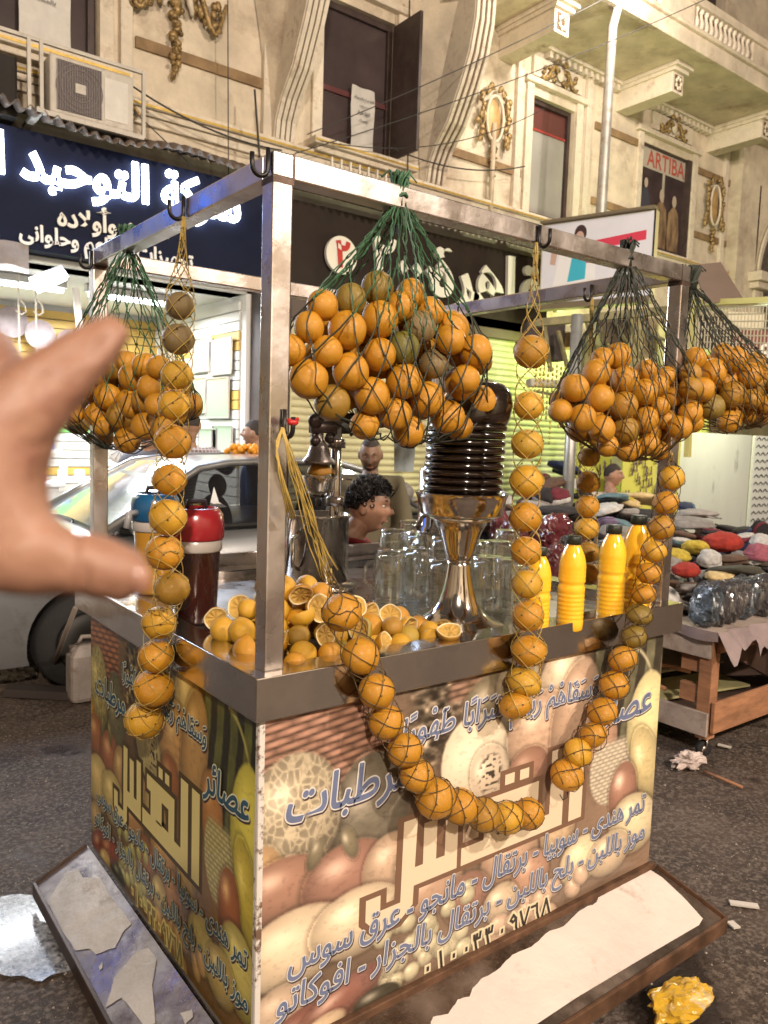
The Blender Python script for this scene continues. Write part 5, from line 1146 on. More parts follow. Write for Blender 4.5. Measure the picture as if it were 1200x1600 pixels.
def orange_mesh(k, mm):
    key = (k, mm.name)
    if key in OR_MESH: return OR_MESH[key]
    m = MB(); m.smooth = True; r_ = random.Random(k); s1, s2 = r_.uniform(.93, 1.0), r_.uniform(.96, 1.03)
    def fn(d, q):
        n = 1+.022*mnoise.noise(Vector(tuple(d*1.6+k*5)))+.010*mnoise.noise(Vector(tuple(d*4+k*3)))
        dim = 1-.055*math.exp(-((1-d[2])/.018))-.03*math.exp(-((1+d[2])/.02))
        return V(q[0]*s2, q[1], q[2]*s1)*n*dim
    m.ell((0, 0, 0), (1, 1, 1), 26, 18, fn=fn); m.cur = 1; m.ell((0, 0, .915*s1), (.055, .055, .03), 7, 4)
    me = bpy.data.meshes.new('orange'); me.from_pydata(m.v, [], m.f); me.materials.append(mm); me.materials.append(calyx_m)
    me.polygons.foreach_set('material_index', m.m); me.polygons.foreach_set('use_smooth', m.sm); me.update(); OR_MESH[key] = me; return me
def orange(c, r, label, group=None, mm=None, squash=1, rot=None):
    k = int(RNG.integers(0, 6)); o = bpy.data.objects.new('orange', orange_mesh(k, mm or om)); COL.objects.link(o)
    o.location = tuple(c); o.scale = (r, r, r*squash); o.rotation_euler = rot if rot is not None else tuple(RNG.uniform(0, 6.28, 3))
    return tag(o, label, 'orange', group)
def relax(C, R, fix=None, it=60, pull=None):
    C = C.copy()
    for _ in range(it):
        d = C[:, None]-C[None]; L = np.linalg.norm(d, axis=-1)+np.eye(len(C)); ov = (R[:, None]+R[None])*.93-L; ov[ov < 0] = 0; np.fill_diagonal(ov, 0)
        C += (d/L[..., None]*ov[..., None]*.28).sum(1)
    return C
net_g = mat('green_net_cord', (.035, .11, .05), .6, var=.5, vscale=20); net_k = mat('dark_net_cord', (.022, .028, .018), .65, var=.4, vscale=20); net_y = mat('yellow_net_cord', (.42, .29, .07), .6, var=.3, vscale=20); net_d = mat('brown_net_cord', (.10, .06, .018), .6, var=.4, vscale=20)
def net_bag(label, knot, visible, radii_px, depth_fn, n_fill, nlines, twist, net_m, top_m, cord=.0016, seed=1, lab_or='', mats=None, upz=.03, kscale=1., extra_top=True):
    """visible: list of photo positions on the near side of the bag; oranges further back are filled in behind them"""
    C = np.array([pY(px_, py_, depth_fn) if not callable(depth_fn) else depth_fn(px_, py_) for px_, py_, _ in visible]); R = np.array([r*depth(c)/FPX for c, (_, _, r) in zip(C, visible)])
    R = np.clip(R, np.median(R)*.88, np.median(R)*1.10)
    cen = C.mean(0); hw_ = (C.max(0)-C.min(0)); ax1 = RGT*V(1, 1, 0); ax1 /= np.linalg.norm(ax1); vd = V(FWD[0], FWD[1], 0); vd /= np.linalg.norm(vd)
    # bulge the near layer towards the viewer
    a = (C-cen) @ ax1; z = C[:, 2]-cen[2]; ra = np.abs(a).max()+R.mean()*.6; rz = np.abs(z).max()+R.mean()*.6
    bul = np.sqrt(np.clip(1-(a/ra)**2-(z/rz)**2*.8, 0.02, 1)); dep = ra*.45
    for i in range(len(C)):
        t = -dep*bul[i]; d = C[i]-CAM; C[i] = CAM+d*(1+t/np.linalg.norm(d)); R[i] *= (1+t/np.linalg.norm(d))*1.07
    rg = np.random.default_rng(seed); F = []; rf = np.median(R)
    for _ in range(4000):
        p = rg.uniform(-1, 1, 3)
        if p[0]**2+p[1]**2+p[2]**2 > 1 or p[1] < -.45: continue
        c = cen+ax1*p[0]*(ra-rf)*.95+vd*p[1]*(dep)*.95+V(0, 0, p[2]*(rz-rf)*.9); r = rf*rg.uniform(.88, 1.05)
        if all(np.linalg.norm(c-q) > (r+s)*.80 for q, s in zip(list(C)+[f[0] for f in F], list(R)+[f[1] for f in F])): F.append((c, r))
        if len(F) >= n_fill+26: break
    nC = len(C); C = np.vstack([C]+[f[0][None] for f in F]); R = np.concatenate([R, [f[1] for f in F]]); C = relax(C, R, it=25)
    for i in range(len(C)):
        mm = om
        if i < nC and mats and i in mats: mm = mats[i]
        cu, cv = [proj(q) for q in (C[i],)][0]; UVs = [proj(q) for q in C[:nC]]; ua = [q[0] for q in UVs]; va = [q[1] for q in UVs]
        fu = (cu-min(ua))/(max(ua)-min(ua)); fv = (cv-min(va))/(max(va)-min(va)); rown = ['top', 'upper', 'middle', 'lower', 'bottom'][min(4, max(0, int(fv*5)))]; coln = ['far left', 'left', 'centre', 'right', 'far right'][min(4, max(0, int(fu*5)))]
        kd = 'greenish orange' if mm is om_g else 'dull grey orange' if mm is om_k else 'orange'
        lab = '%s, %s row at the %s, in %s' % (kd, rown, coln, lab_or) if i < nC else 'orange buried at the back of %s' % lab_or
        orange(C[i], R[i], lab, 'oranges in '+lab_or, mm)
    # net: a taut hull round the fruit and up to the knot, sinking a little between the oranges
    O = C.mean(0)-V(0, 0, .0); K = np.array(knot)-V(0, 0, .055*kscale)
    bm = bmesh.new(); sd = [(math.sin(a)*math.cos(b), math.sin(a)*math.sin(b), math.cos(a)) for a in np.linspace(.15, PI-.15, 8) for b in np.linspace(0, 2*PI, 12, endpoint=False)]
    for c_, r_ in zip(C, R):
        for d_ in sd: bm.verts.new(tuple(c_+np.array(d_)*r_*1.012))
    for b in np.linspace(0, 2*PI, 8, endpoint=False): bm.verts.new(tuple(K+V(.014*math.cos(b), .014*math.sin(b), 0)))
    bmesh.ops.convex_hull(bm, input=bm.verts)
    from mathutils.bvhtree import BVHTree
    bv = BVHTree.FromBMesh(bm); bm.free()
    ax = K-O; AL = np.linalg.norm(ax); ax /= AL; e1 = np.cross(ax, V(0, 1, 0)); e1 /= np.linalg.norm(e1); e2 = np.cross(ax, e1)
    NT, NPh = 80, 60; TH = np.linspace(0, 2*PI, NT, endpoint=False); PH = -PI/2+PI*np.linspace(0, 1, NPh)**1.0; PH[-1] = PI/2-.02; PH[0] = -PI/2+.02
    rr = np.zeros((NPh, NT)); raw = np.zeros((NPh, NT))
    for i, ph in enumerate(PH):
        D = np.cos(ph)*(np.cos(TH)[:, None]*e1+np.sin(TH)[:, None]*e2)+np.sin(ph)*ax
        b_ = D @ (C-O).T; q = b_**2-((C-O)**2).sum(1)[None]+(R[None]*1.015)**2; h = np.where(q > 0, b_+np.sqrt(np.maximum(q, 0)), 0); raw[i] = h.max(1)
        for j in range(NT):
            hit = bv.ray_cast(Vector(tuple(O+D[j]*2)), Vector(tuple(-D[j])))[0]
            rr[i, j] = np.linalg.norm(np.array(hit)-O) if hit is not None else raw[i, j]
    kk_ = np.clip((np.array(PH)-.25)/.4, 0, 1)[:, None]; rr = np.maximum(raw, rr*(kk_+(1-kk_)*.62)+np.maximum(raw, rr*.9)*(1-kk_)*.38)+cord*.7
    mr = rr.mean(1); zz_ = np.stack([mr*np.cos(PH), mr*np.sin(PH)], 1); cl_ = np.concatenate([[0], np.cumsum(np.linalg.norm(np.diff(zz_, axis=0), axis=1))]); TL = cl_[-1]
    def P(th, s):
        """s 0..1 from the bottom of the bag to the knot, by arc length"""
        y = float(np.interp(s*TL, cl_, np.arange(NPh))); i = min(int(y), NPh-2); f = y-i; x = (th/(2*PI)*NT) % NT; j = int(x) % NT; g = x-int(x); j2 = (j+1) % NT
        r_ = (rr[i, j]*(1-g)+rr[i, j2]*g)*(1-f)+(rr[i+1, j]*(1-g)+rr[i+1, j2]*g)*f; ph = PH[i]*(1-f)+PH[i+1]*f; th = th+.05*math.sin(3*th+s*7+seed)+.03*math.sin(7*th-s*13); ph = min(PI/2, ph+.03*math.sin(5*th+seed))
        return O+r_*(math.cos(ph)*(math.cos(th)*e1+math.sin(th)*e2)+math.sin(ph)*ax)
    ztop = (C[:, 2]+R).max(); s_top = next((s for s in np.linspace(.3, 1, 71) if np.mean([P(t, s)[2] for t in (0, 1.5, 3, 4.5)]) > ztop-.10), .6)
    root = empty('net_bag', tuple(np.array(knot)), label, 'net bag')
    lo = MB(); hi = MB(); kn = MB(); rl = random.Random(seed)
    nlines += 4; cord *= 1.25; cell = .058; tw = 2*PI/nlines*(TL*.62/cell)*.5/.62
    def TW(s): return tw*min(s, 1)*(1-.30*s)
    for sg in (1, -1):
        for k in range(nlines):
            th0 = 2*PI*(k+.5*(sg < 0))/nlines; wob = lambda s: 0
            ss = np.linspace(.05, s_top, 44); lo.tube([P(th0+sg*TW(s)+wob(s), s) for s in ss], cord, 4, cap=False)
            ss = np.linspace(s_top, .99, 26); hi.tube([P(th0+sg*TW(s)+wob(s), s)+V(rl.uniform(-1, 1), rl.uniform(-1, 1), 0)*.0035*(s < .97) for s in ss], cord*.95, 4, cap=False)
    for k in range(nlines):                       # knots where the cords cross
        for q in range(1, 40):
            # th0+TW = th0'-TW
            t_ = PI/nlines*(q+.5)
            s = next((x for x in np.linspace(.05, .9, 120) if TW(x) >= t_), None)
            if s is None: break
            th = 2*PI*k/nlines+t_; (kn).ell(P(th, s), (cord*1.8,)*3, 6, 4)
    lo.smooth = hi.smooth = True
    nn_ = lo.build('net', net_m, root, fixn=False); hi.build('net_neck', top_m, root, fixn=False); kn.build('net_knots', net_m, root, fixn=False)['kind'] = 'stuff'
    t = MB(); t.smooth = True; kk = np.array(knot)
    for k in range(30):                           # bunched top tied round the rail
        a = rl.uniform(0, 2*PI); b_ = rl.uniform(.012, .024)
        t.tube([kk+V(math.cos(a)*.014, math.sin(a)*.014, -.06*kscale), kk+V(math.cos(a)*b_*.6, math.sin(a)*b_*.6, -.03*kscale), kk+V(math.cos(a+.5)*b_, math.sin(a+.5)*b_, 0), kk+V(math.cos(a+1)*b_*1.2, math.sin(a+1)*b_*1.2, .02*kscale)], rl.uniform(.002, .0042), 5)
    for k in range(10):
        a = rl.uniform(0, 2*PI); L = rl.uniform(.02, .05)*kscale; c0 = kk+V(0, 0, .0)
        t.tube([c0, c0+V(math.cos(a)*L*.6, math.sin(a)*L*.6, L*.5), c0+V(math.cos(a)*L, math.sin(a)*L, L*.1)], rl.uniform(.0015, .003), 5)
    t.build('knot', top_m, root, fixn=False)
    m = MB(); m.smooth = True; kz = kk+V(0, 0, -.035*kscale); m.tube([kz+V(.016*math.cos(a), .016*math.sin(a), .004*math.sin(3*a)) for a in np.linspace(0, 2*PI, 14)[:-1]], .005, 6, closed=True); m.build('tie', top_m, root, fixn=False)
    return root, C, R
# rail loops around which the bags hang
c1 = lambda L: [(430+x/2.553, 420+y/2.553, r/2.553) for x, y, r in L]
b1 = c1([(180, 165, 55), (142, 255, 55), (280, 250, 75), (300, 125, 62), (418, 85, 62), (420, 200, 82), (505, 150, 40), (550, 125, 40), (605, 180, 58), (560, 235, 62), (525, 305, 62), (690, 255, 68), (418, 342, 65), (135, 410, 80), (288, 402, 72), (90, 330, 45), (215, 335, 40), (515, 433, 70), (637, 373, 58), (730, 330, 35), (812, 370, 48), (740, 445, 72), (608, 520, 75), (222, 528, 70), (370, 517, 72), (482, 583, 62), (820, 530, 68), (685, 590, 75), (360, 600, 55), (530, 645, 60), (735, 632, 50)])
k1 = pY(636, 303, Q-.012)
net_bag('largest net bag of oranges with a green neck, tied over the front rail', (k1[0], .055, ZT+.012), b1, None, .16, 16, 17, 2.3, net_k, net_g, .0017, 3, 'the largest net bag', {3: om_g, 4: om_g, 9: om_k, 10: om_g, 18: om_k})
c2 = lambda L: [(850+x/3.43, 440+y/3.43, r/3.43) for x, y, r in L]
b2 = c2([(405, 430, 70), (425, 495, 75), (285, 490, 70), (165, 570, 75), (300, 615, 78), (430, 668, 82), (185, 725, 75), (310, 790, 75), (555, 490, 58), (540, 590, 78), (650, 510, 50), (620, 655, 45), (680, 640, 45), (545, 740, 70), (440, 805, 70), (650, 740, 50), (735, 760, 40), (670, 810, 55), (560, 870, 60), (450, 880, 65), (110, 700, 40), (620, 900, 40), (340, 880, 50), (310, 420, 40), (690, 700, 40)])
k2 = pY(990, 405, Q-.01)
net_bag('net bag of oranges tied to the front rail beside the right-hand post', (k2[0], .055, ZT+.010), b2, None, .12, 16, 18, 2.4, net_d, net_k, .0017, 5, 'the net bag beside the right post')
b3 = c2([(810, 410, 55), (905, 485, 75), (1015, 415, 70), (960, 390, 45), (1100, 510, 85), (790, 505, 50), (840, 575, 62), (1010, 600, 70), (780, 680, 55), (890, 675, 75), (1110, 690, 75), (990, 750, 60), (800, 740, 50), (1180, 610, 60), (1130, 430, 50), (1190, 500, 50), (1170, 720, 50)])
k3 = pY(1092, 430, .08)
net_bag('net bag of oranges hanging outside the frame at the far right', (W_+.015, .06, ZT-.01), b3, None, .04, 12, 17, 2.3, net_d, net_k, .0017, 8, 'the far right net bag', {9: om_g})
c4 = lambda L: [(x/2.857, 400+y/2.857, r/2.857) for x, y, r in L]
b4 = c4([(648, 490, 55), (593, 540, 68), (480, 625, 75), (598, 672, 58), (680, 590, 55), (505, 500, 48), (350, 745, 52), (440, 725, 52), (545, 745, 60), (700, 670, 45), (650, 760, 60), (380, 650, 50), (450, 790, 50), (560, 795, 55), (560, 470, 40), (700, 520, 40), (640, 640, 50), (720, 740, 45), (470, 540, 50), (390, 560, 40), (420, 480, 45)])
k4 = pX(190, 372, Q)
net_bag('net bag of oranges on the left rail behind the outstretched hand', (Q+.02, k4[1], ZT+.005), b4, None, lambda px_, py_: pX(px_, py_, .10), 10, 17, 2.3, net_k, net_g, .0015, 9, 'the net bag on the left rail')
# ================================================================== STRINGS OF ORANGES
ORD = ['topmost', 'second', 'third', 'fourth', 'fifth', 'sixth', 'seventh', 'eighth', 'ninth', 'tenth', 'eleventh', 'twelfth', 'thirteenth', 'fourteenth', 'fifteenth', 'sixteenth']
def strand(label, where, pts, fn, top, net_m, nhel=4, mats=None, cord=.0013, tail=None, squash=.96, closed_bottom=True):
    C = np.array([fn(a, b) for a, b, r in pts]); R = np.array([r*depth(c)/FPX for c, (_, _, r) in zip(C, pts)])
    # slide neighbours along the string so that they touch instead of cutting into each other
    n = len(C)
    for i in range(n):
        nx = C[min(i+1, n-1)]-C[max(i-1, 0)]; nx /= np.linalg.norm(nx); q = Vector(tuple(nx)).to_track_quat('Z', 'Y').to_euler()
        gap = min(np.linalg.norm(C[i]-C[j]) for j in (i-1, i+1) if 0 <= j < n); sq = min(1.0, max(.80, gap/(2*R[i])*1.02))
        o = orange(C[i], R[i], '%s orange of the %s' % (ORD[i] if i < n-1 else 'bottom', where), 'oranges of the '+where, (mats or {}).get(i, om if i % 3 else om_y), squash=sq, rot=(q.x, q.y, q.z+random.uniform(0, 6)) )
    path = [np.array(top)]+list(C); b0 = C[-1]+(C[-1]-C[-2])/np.linalg.norm(C[-1]-C[-2])*R[-1]*1.0; path.append(b0)
    path = np.array(path); seg = np.linalg.norm(np.diff(path, axis=0), axis=1); cum = np.concatenate([[0], np.cumsum(seg)]); L = cum[-1]; N = int(L/.006); S = np.linspace(0, L, N)
    P = np.array([[np.interp(s, cum, path[:, k]) for k in range(3)] for s in S])
    for _ in range(3): P[1:-1] = (P[:-2]+P[2:]+2*P[1:-1])/4
    rho = np.full(N, 0.); first = cum[1]-R[0]*.6
    for i, p in enumerate(P):
        d = np.linalg.norm(C-p, axis=1); v = (R*1.02)**2-d**2; m_ = v.max(); rho[i] = math.sqrt(m_) if m_ > 0 else 0
    Rm = R.mean()
    for i, s in enumerate(S):
        if s < first: rho[i] = max(rho[i]*.0, .004+(Rm*.85-.004)*(s/first)**2.2)
        elif s < L-R[-1]: rho[i] = max(rho[i], Rm*.80)
    for _ in range(2): rho[1:-1] = np.maximum(rho[1:-1], (rho[:-2]+rho[2:])/2*.995)
    rho[-3:] = np.minimum(rho[-3:], [.018, .01, .003])
    rho += .0012
    root = empty('orange_string', tuple(np.array(top)), label, 'net string')
    T = np.gradient(P, axis=0); T /= np.linalg.norm(T, axis=1)[:, None]; ref = V(0, 1, 0.01); U = []; 
    for t in T: u = ref-t*(ref @ t); u /= np.linalg.norm(u); ref = u; U.append(u)
    U = np.array(U); Wv = np.cross(T, U); m = MB(); m.smooth = True; kn = MB(); kn.smooth = True; pitch = .235
    for sg in (1, -1):
        for k in range(nhel):
            ph = 2*PI*k/nhel; an = ph+sg*2*PI*S/pitch+.1*np.sin(S*25+k); pp = P+rho[:, None]*(np.cos(an)[:, None]*U+np.sin(an)[:, None]*Wv); m.tube(pp[::2], cord, 4, cap=False)
    half = pitch/nhel/2
    s = .02
    while s < L-.02:
        i = min(int(s/L*(N-1)), N-1); q = round(s/half)
        for k in range(nhel):
            a = 2*PI*k/nhel+2*PI*S[i]/pitch; kn.ell(P[i]+rho[i]*(math.cos(a)*U[i]+math.sin(a)*Wv[i]), (cord*1.9,)*3, 6, 4)
        s += half
    m.build('net', net_m, root, fixn=False); kn.build('net_knots', net_d, root, fixn=False)['kind'] = 'stuff'
    t = MB(); t.smooth = True
    for k in range(5): t.tube([np.array(top)+V(.003*math.cos(k*1.3), .003*math.sin(k*1.3), .01), np.array(top)+V(.004*math.cos(k*1.3+1), .004*math.sin(k*1.3+1), -.02), P[int(first/L*N*.35)]+V(.006*math.cos(k*1.3), .006*math.sin(k*1.3), 0)], .0016, 5)
    t.build('loop', net_y, root, fixn=False)
    if tail:
        t = MB(); t.smooth = True; t.tube(tail, .0016, 5); t.build('loose_end', net_k, root)
    return root
LX = -.045
lst = [(281, 478, 22), (278, 530, 25), (276, 586, 25), (272, 633, 24.5), (270, 690, 28), (265, 750, 26), (262, 808, 28.5), (257, 863, 29), (269, 920, 27), (249, 973, 27), (244, 1025, 27), (240, 1075, 31), (225, 1125, 30)]
strand('string of oranges in yellow netting hanging from the left rail', 'string on the left rail', lst, lambda a, b: pX(a, b, LX), pX(287, 345, -.035), net_y, mats={0: om_k, 1: om_k, 2: om_y, 3: om_y})
mst = [(830, 550, 27), (826, 634, 24), (824, 694, 25), (823, 752, 26), (821, 808, 25), (822, 861, 24.5), (823, 913, 23.5), (825, 962, 25), (826, 1017, 28), (819, 1065, 28), (805, 1102, 26)]
def ydrop(a, b): return pY(a, b, -.045 if b > 900 else -.03)
strand('string of oranges hanging straight down from the middle of the front rail', 'string on the middle of the front rail', mst, ydrop, pY(838, 385, -.03), net_y, mats={0: om, 1: om_y, 2: om_y})
rst = [(920, 714, 16.5), (919, 753, 18.5), (918, 791, 18), (916.5, 826, 19.5), (919, 863, 17.5), (920, 897, 17)]
strand('thin string of oranges hanging from the right rail behind the juice bottles', 'string behind the juice bottles', rst, lambda a, b: pX(a, b, 1.46), pX(925, 470, 1.50), net_y)
hst = [(1049.5, 747, 20), (1040, 786, 20), (1033, 824, 20.5), (1022, 862, 19.5), (1014, 896, 19), (1006, 929, 19), (999, 960, 20), (990, 995, 20.5), (972.5, 1030, 23), (959.6, 1070, 24), (941, 1112, 24), (926, 1149, 23.5), (903, 1176, 23), (886, 1211, 26)]
hb = pY(886, 1240, -.06)
strand('curving string of oranges swinging from the right-hand bag down over the front panel', 'string curving down from the right-hand bag', hst, lambda a, b: pY(a, b, -.055), pY(1049, 712, -.02), net_d, mats={6: om_g, 7: om_g, 8: om, 9: om, 10: om, 11: om},
       tail=[hb+V(0, 0, .02), hb+V(-.01, -.01, -.005), hb+V(-.03, -.01, -.008), hb+V(-.045, -.01, .012)])
fst = [(534, 957, 31), (563.5, 1025, 30), (588, 1080, 29), (604, 1128, 28), (633, 1172, 28), (651, 1211, 27), (680, 1247, 32), (719, 1260, 28), (756, 1273, 26), (793, 1278, 25), (826, 1271, 24)]
fl_ = {957: .03, 1025: -.035}
topf = pY(516, 895, .04)
strand('string of oranges draped in an arc across the front panel', 'string draped across the front panel', fst, lambda a, b: pY(a, b, fl_.get(b, -.05)), topf, net_d, mats={0: om, 3: om, 6: om})
# yellow cords from the post hook to the draped string
m = MB(); m.smooth = True; a0 = pY(441, 668, Q-.04); rr = random.Random(2)
for k in range(13):
    e_ = topf+V(rr.uniform(-.025, .02), rr.uniform(-.01, .01), rr.uniform(-.03, .02)); pts = []
    for t in np.linspace(0, 1, 9): pts.append(a0*(1-t)+e_*t+V(rr.uniform(-.004, .004)+.018*math.sin(PI*t)*math.sin(k), 0, -.02*math.sin(PI*t)*rr.uniform(.3, 1)))
    m.tube(pts, .0016, 4)
for k in range(4):
    m.tube([a0+V(.0, 0, 0), a0+V(-.02, -.01, -.03-.01*k), a0+V(-.012+.01*k, -.01, -.1-.02*k), a0+V(.02+.006*k, 0, -.2)], .0022, 5)
tag(m.build('yellow_cord', net_y, loc=tuple(a0)), 'bundle of yellow net cords slung from the front post hook to the draped string', 'cord')
m = MB(); m.smooth = True; m.ell(a0+V(.025, -.002, .012), (.014, .010, .008), 10, 8); m.tube([a0+V(.012, 0, .016), a0+V(.038, -.004, .02)], .004, 6); tag(m.build('red_clip', mat('red_plastic', (.45, .02, .02), .4)), 'small red clip stuck beside the hook on the front post', 'clip')

# ================================================================== HEAP OF SQUEEZED ORANGES
pulp_m = mat('orange_pulp', (.58, .29, .03), .5, col2=(.70, .50, .16), vscale=30, bump=.7, bscale=90); pith = mat('pith', (.66, .58, .36), .7, var=.1, vscale=30)
def half_mesh(k):
    r_ = random.Random(k)
    def wob(d): return 1+.05*mnoise.noise(Vector(tuple(d*2+k*3)))
    m = MB(); m.smooth = True; n = 36
    def ringp(prof, cap=False):
        vs = []
        for (r, z) in prof:
            for j in range(n):
                a = 2*PI*j/n; q = 1+.05*math.sin(a*2+k)+.03*math.sin(a*5+k*2); vs.append((r*q*math.cos(a), r*q*math.sin(a)*.97, z+.05*math.sin(a*2+k*1.7)*(r > .5)*(z > -.3)+(.07*math.cos(a*9+k) if .25 < r < .8 and m.cur == 2 else 0)))
        fs = []
        for i in range(len(prof)-1):
            for j in range(n): fs.append((i*n+j, i*n+(j+1) % n, (i+1)*n+(j+1) % n, (i+1)*n+j))
        return vs, fs
    out = [(0.02, -.88), (.35, -.83), (.65, -.68), (.87, -.42), (.98, -.12), (1.0, .04), (.97, .07)]
    m.add(*ringp(out)); m.cur = 1; m.add(*ringp([(.97, .07), (.90, .07), (.86, .02)])); m.cur = 2; dp = .10+.28*r_.random(); m.add(*ringp([(.86, .02), (.74, -.05), (.6, -dp*.5-.03), (.45, -dp*.7+.05), (.3, -dp*.9), (.15, -dp+.06), (.02, -dp-.01)]))
    me = bpy.data.meshes.new('orange_half'); me.from_pydata(m.v, [], m.f)
    for q in (random.Random(k).choice([om, om_y]), pith, pulp_m): me.materials.append(q)
    me.polygons.foreach_set('material_index', m.m); me.polygons.foreach_set('use_smooth', m.sm); me.update(); return me
halves = [half_mesh(k) for k in range(6)]
heap = []
def settle(x, y, r, z0, px_lim=None):
    z = z0+r*.7
    for (c, s) in heap:
        d2 = (c[0]-x)**2+(c[1]-y)**2; q = ((r+s)*.9)**2-d2
        if q > 0: z = max(z, c[2]+math.sqrt(q))
    return z
def inheap(x, y):
    P = (x-.40)/.44, (y-.26)/.24
    return P[0]**2+P[1]**2 < 1 or (x < .62 and y < .40 and x > .08 and y > .08)
def hmax(x, y): return 1.085+.17*math.exp(-((x-.28)/.22)**2-((y-.34)/.20)**2)+.05*math.exp(-((x-.58)/.15)**2-((y-.22)/.12)**2)
cnt = 0; tries = 0
def hlab(x, y, z):
    return 'in the %s %s of the heap %s' % ('low' if z < 1.14 else 'middle' if z < 1.21 else 'high', 'front' if y < .25 else 'back', 'behind the corner post' if x < .2 else 'under the yellow cords' if x < .38 else 'left of its middle' if x < .5 else 'right of its middle' if x < .64 else 'near the goblet')
while cnt < 135 and tries < 9000:
    tries += 1; best = None
    for _ in range(7):
        x, y = RNG.uniform(.09, .80), RNG.uniform(.10, .56)
        if not inheap(x, y): continue
        r = RNG.uniform(.030, .040); z = settle(x, y, r, ZR-.035)
        if z+r > hmax(x, y)+.03: continue
        if best is None or z < best[2]: best = (x, y, z, r)
    if best is None: continue
    x, y, z, r = best; heap.append((V(x, y, z), r)); cnt += 1
    if RNG.random() < .58:
        o = bpy.data.objects.new('orange_half', halves[int(RNG.integers(0, 6))]); COL.objects.link(o); o.location = (x, y, z); o.scale = (r*1.08,)*3; vw = Vector(tuple(CAM-V(x, y, z)))
        if RNG.random() < .5: q = (vw.normalized()+Vector(tuple(RNG.normal(0, .5, 3)))).to_track_quat('Z', 'Y').to_euler(); o.rotation_euler = q
        else: o.rotation_euler = tuple(RNG.uniform(0, 6.28, 3))
        tag(o, 'squeezed out orange half, %s' % hlab(x, y, z), 'orange half', 'squeezed orange halves in the heap')
    else:
        orange((x, y, z), r*.97, 'whole orange, %s' % hlab(x, y, z), 'whole oranges in the heap', om_y if RNG.random() < .6 else om, squash=RNG.uniform(.8, 1))
P = pZ(824/1200*0+709, 1003, ZR+.01)
o = bpy.data.objects.new('orange_half', halves[1]); COL.objects.link(o); P = pZ(702, 985, ZR+.02); o.location = tuple(P); o.scale = (.036,)*3; o.rotation_euler = (.3, -.2, 0); tag(o, 'open squeezed orange half at the right end of the heap, next to the metal goblet', 'orange half')

# ================================================================== THINGS ON THE COUNTER
ZC = ZR-.034
# footed metal bowl with the stack of glossy black dishes
gx, gy = pZ(724, 968, ZR)[:2]; gy += .03
g_ = empty('metal_goblet', (gx, gy, ZC), 'tall shiny metal footed bowl carrying a stack of glossy black dishes', 'goblet')
S_ = 1.0
m = MB(); m.smooth = True; m.lathe([(0, .002), (.148, .002), (.150, .012), (.138, .020), (.105, .034), (.080, .055), (.062, .085), (.050, .12), (.041, .16), (.036, .195), (.035, .212)], (gx, gy, ZC), 48); m.build('foot', steel_bright, g_)
m = MB(); m.smooth = True; m.lathe([(.036, .212), (.040, .216), (.045, .235), (.055, .27), (.068, .305), (.082, .33), (.10, .343)], (gx, gy, ZC), 48); m.build('stem', steel_bright, g_)
m = MB(); m.smooth = True; m.lathe([(.098, .343), (.118, .348), (.126, .355), (.134, .40), (.140, .415), (.143, .417), (.137, .413), (.125, .37), (0, .365)], (gx, gy, ZC), 48, cap=False); m.build('bowl', steel_bright, g_)
for k in range(3):
    pass
blk = mat('glossy_black_plastic', (.012, .006, .004), .12, coat=.8, var=.3, vscale=20)
bend0 = lambda z: (0, 0, 0)
for k in range(11):
    z0 = ZC+.375+k*.0225; dx = .0008*k+.002*max(0, k-9); m = MB(); m.smooth = True; rr_ = .122-.0004*k
    m.lathe([(rr_*.90, 0), (rr_*.97, .003), (rr_, .010), (rr_*.99, .016), (rr_*.93, .021), (rr_*.5, .022), (0, .022)], (gx+dx*.8, gy-dx*.6, z0), 44)
    tag(m.build('black_dish', blk, loc=(gx, gy, z0)), '%s glossy black ribbed dish of the stack on the metal goblet' % (['bottom', 'second from bottom', 'third from bottom', 'fourth from bottom', 'fifth from bottom', 'sixth from bottom', 'seventh from bottom', 'eighth from bottom', 'third from top', 'second from top', 'topmost'][k]), 'dish', 'black dishes stacked on the goblet')
m = MB(); m.smooth = True; zt = ZC+.375+11*.0225; m.lathe([(.112, 0), (.117, .02), (.113, .06), (.098, .095), (.07, .12), (.03, .132), (0, .134)], (gx+.010, gy-.006, zt-.004), 40, bend=lambda z: (z*.22, -z*.16, 0)); tag(m.build('black_cover', blk, loc=(gx, gy, zt)), 'rounded black cover leaning on top of the dish stack under the bag', 'cover')
# glass mugs upside down
glassm = bpy.data.materials.new('clear_glass'); glassm.use_nodes = True
def _gl():
    nt = glassm.node_tree; N = nt.nodes; N.remove(N['Principled BSDF']); t = N.new('ShaderNodeBsdfTransparent'); t.inputs[0].default_value = (.93, .95, .94, 1); g = N.new('ShaderNodeBsdfGlossy'); g.inputs['Roughness'].default_value = .04; g.inputs[0].default_value = (1, 1, 1, 1)
    lw = N.new('ShaderNodeLayerWeight'); lw.inputs[0].default_value = .5; p = N.new('ShaderNodeMath'); p.operation = 'MULTIPLY_ADD'; p.inputs[1].default_value = .62; p.inputs[2].default_value = .10; mx_ = N.new('ShaderNodeMixShader')
    nt.links.new(lw.outputs['Facing'], p.inputs[0]); nt.links.new(p.outputs[0], mx_.inputs[0]); nt.links.new(t.outputs[0], mx_.inputs[1]); nt.links.new(g.outputs[0], mx_.inputs[2]); nt.links.new(mx_.outputs[0], N['Material Output'].inputs[0])
_gl()
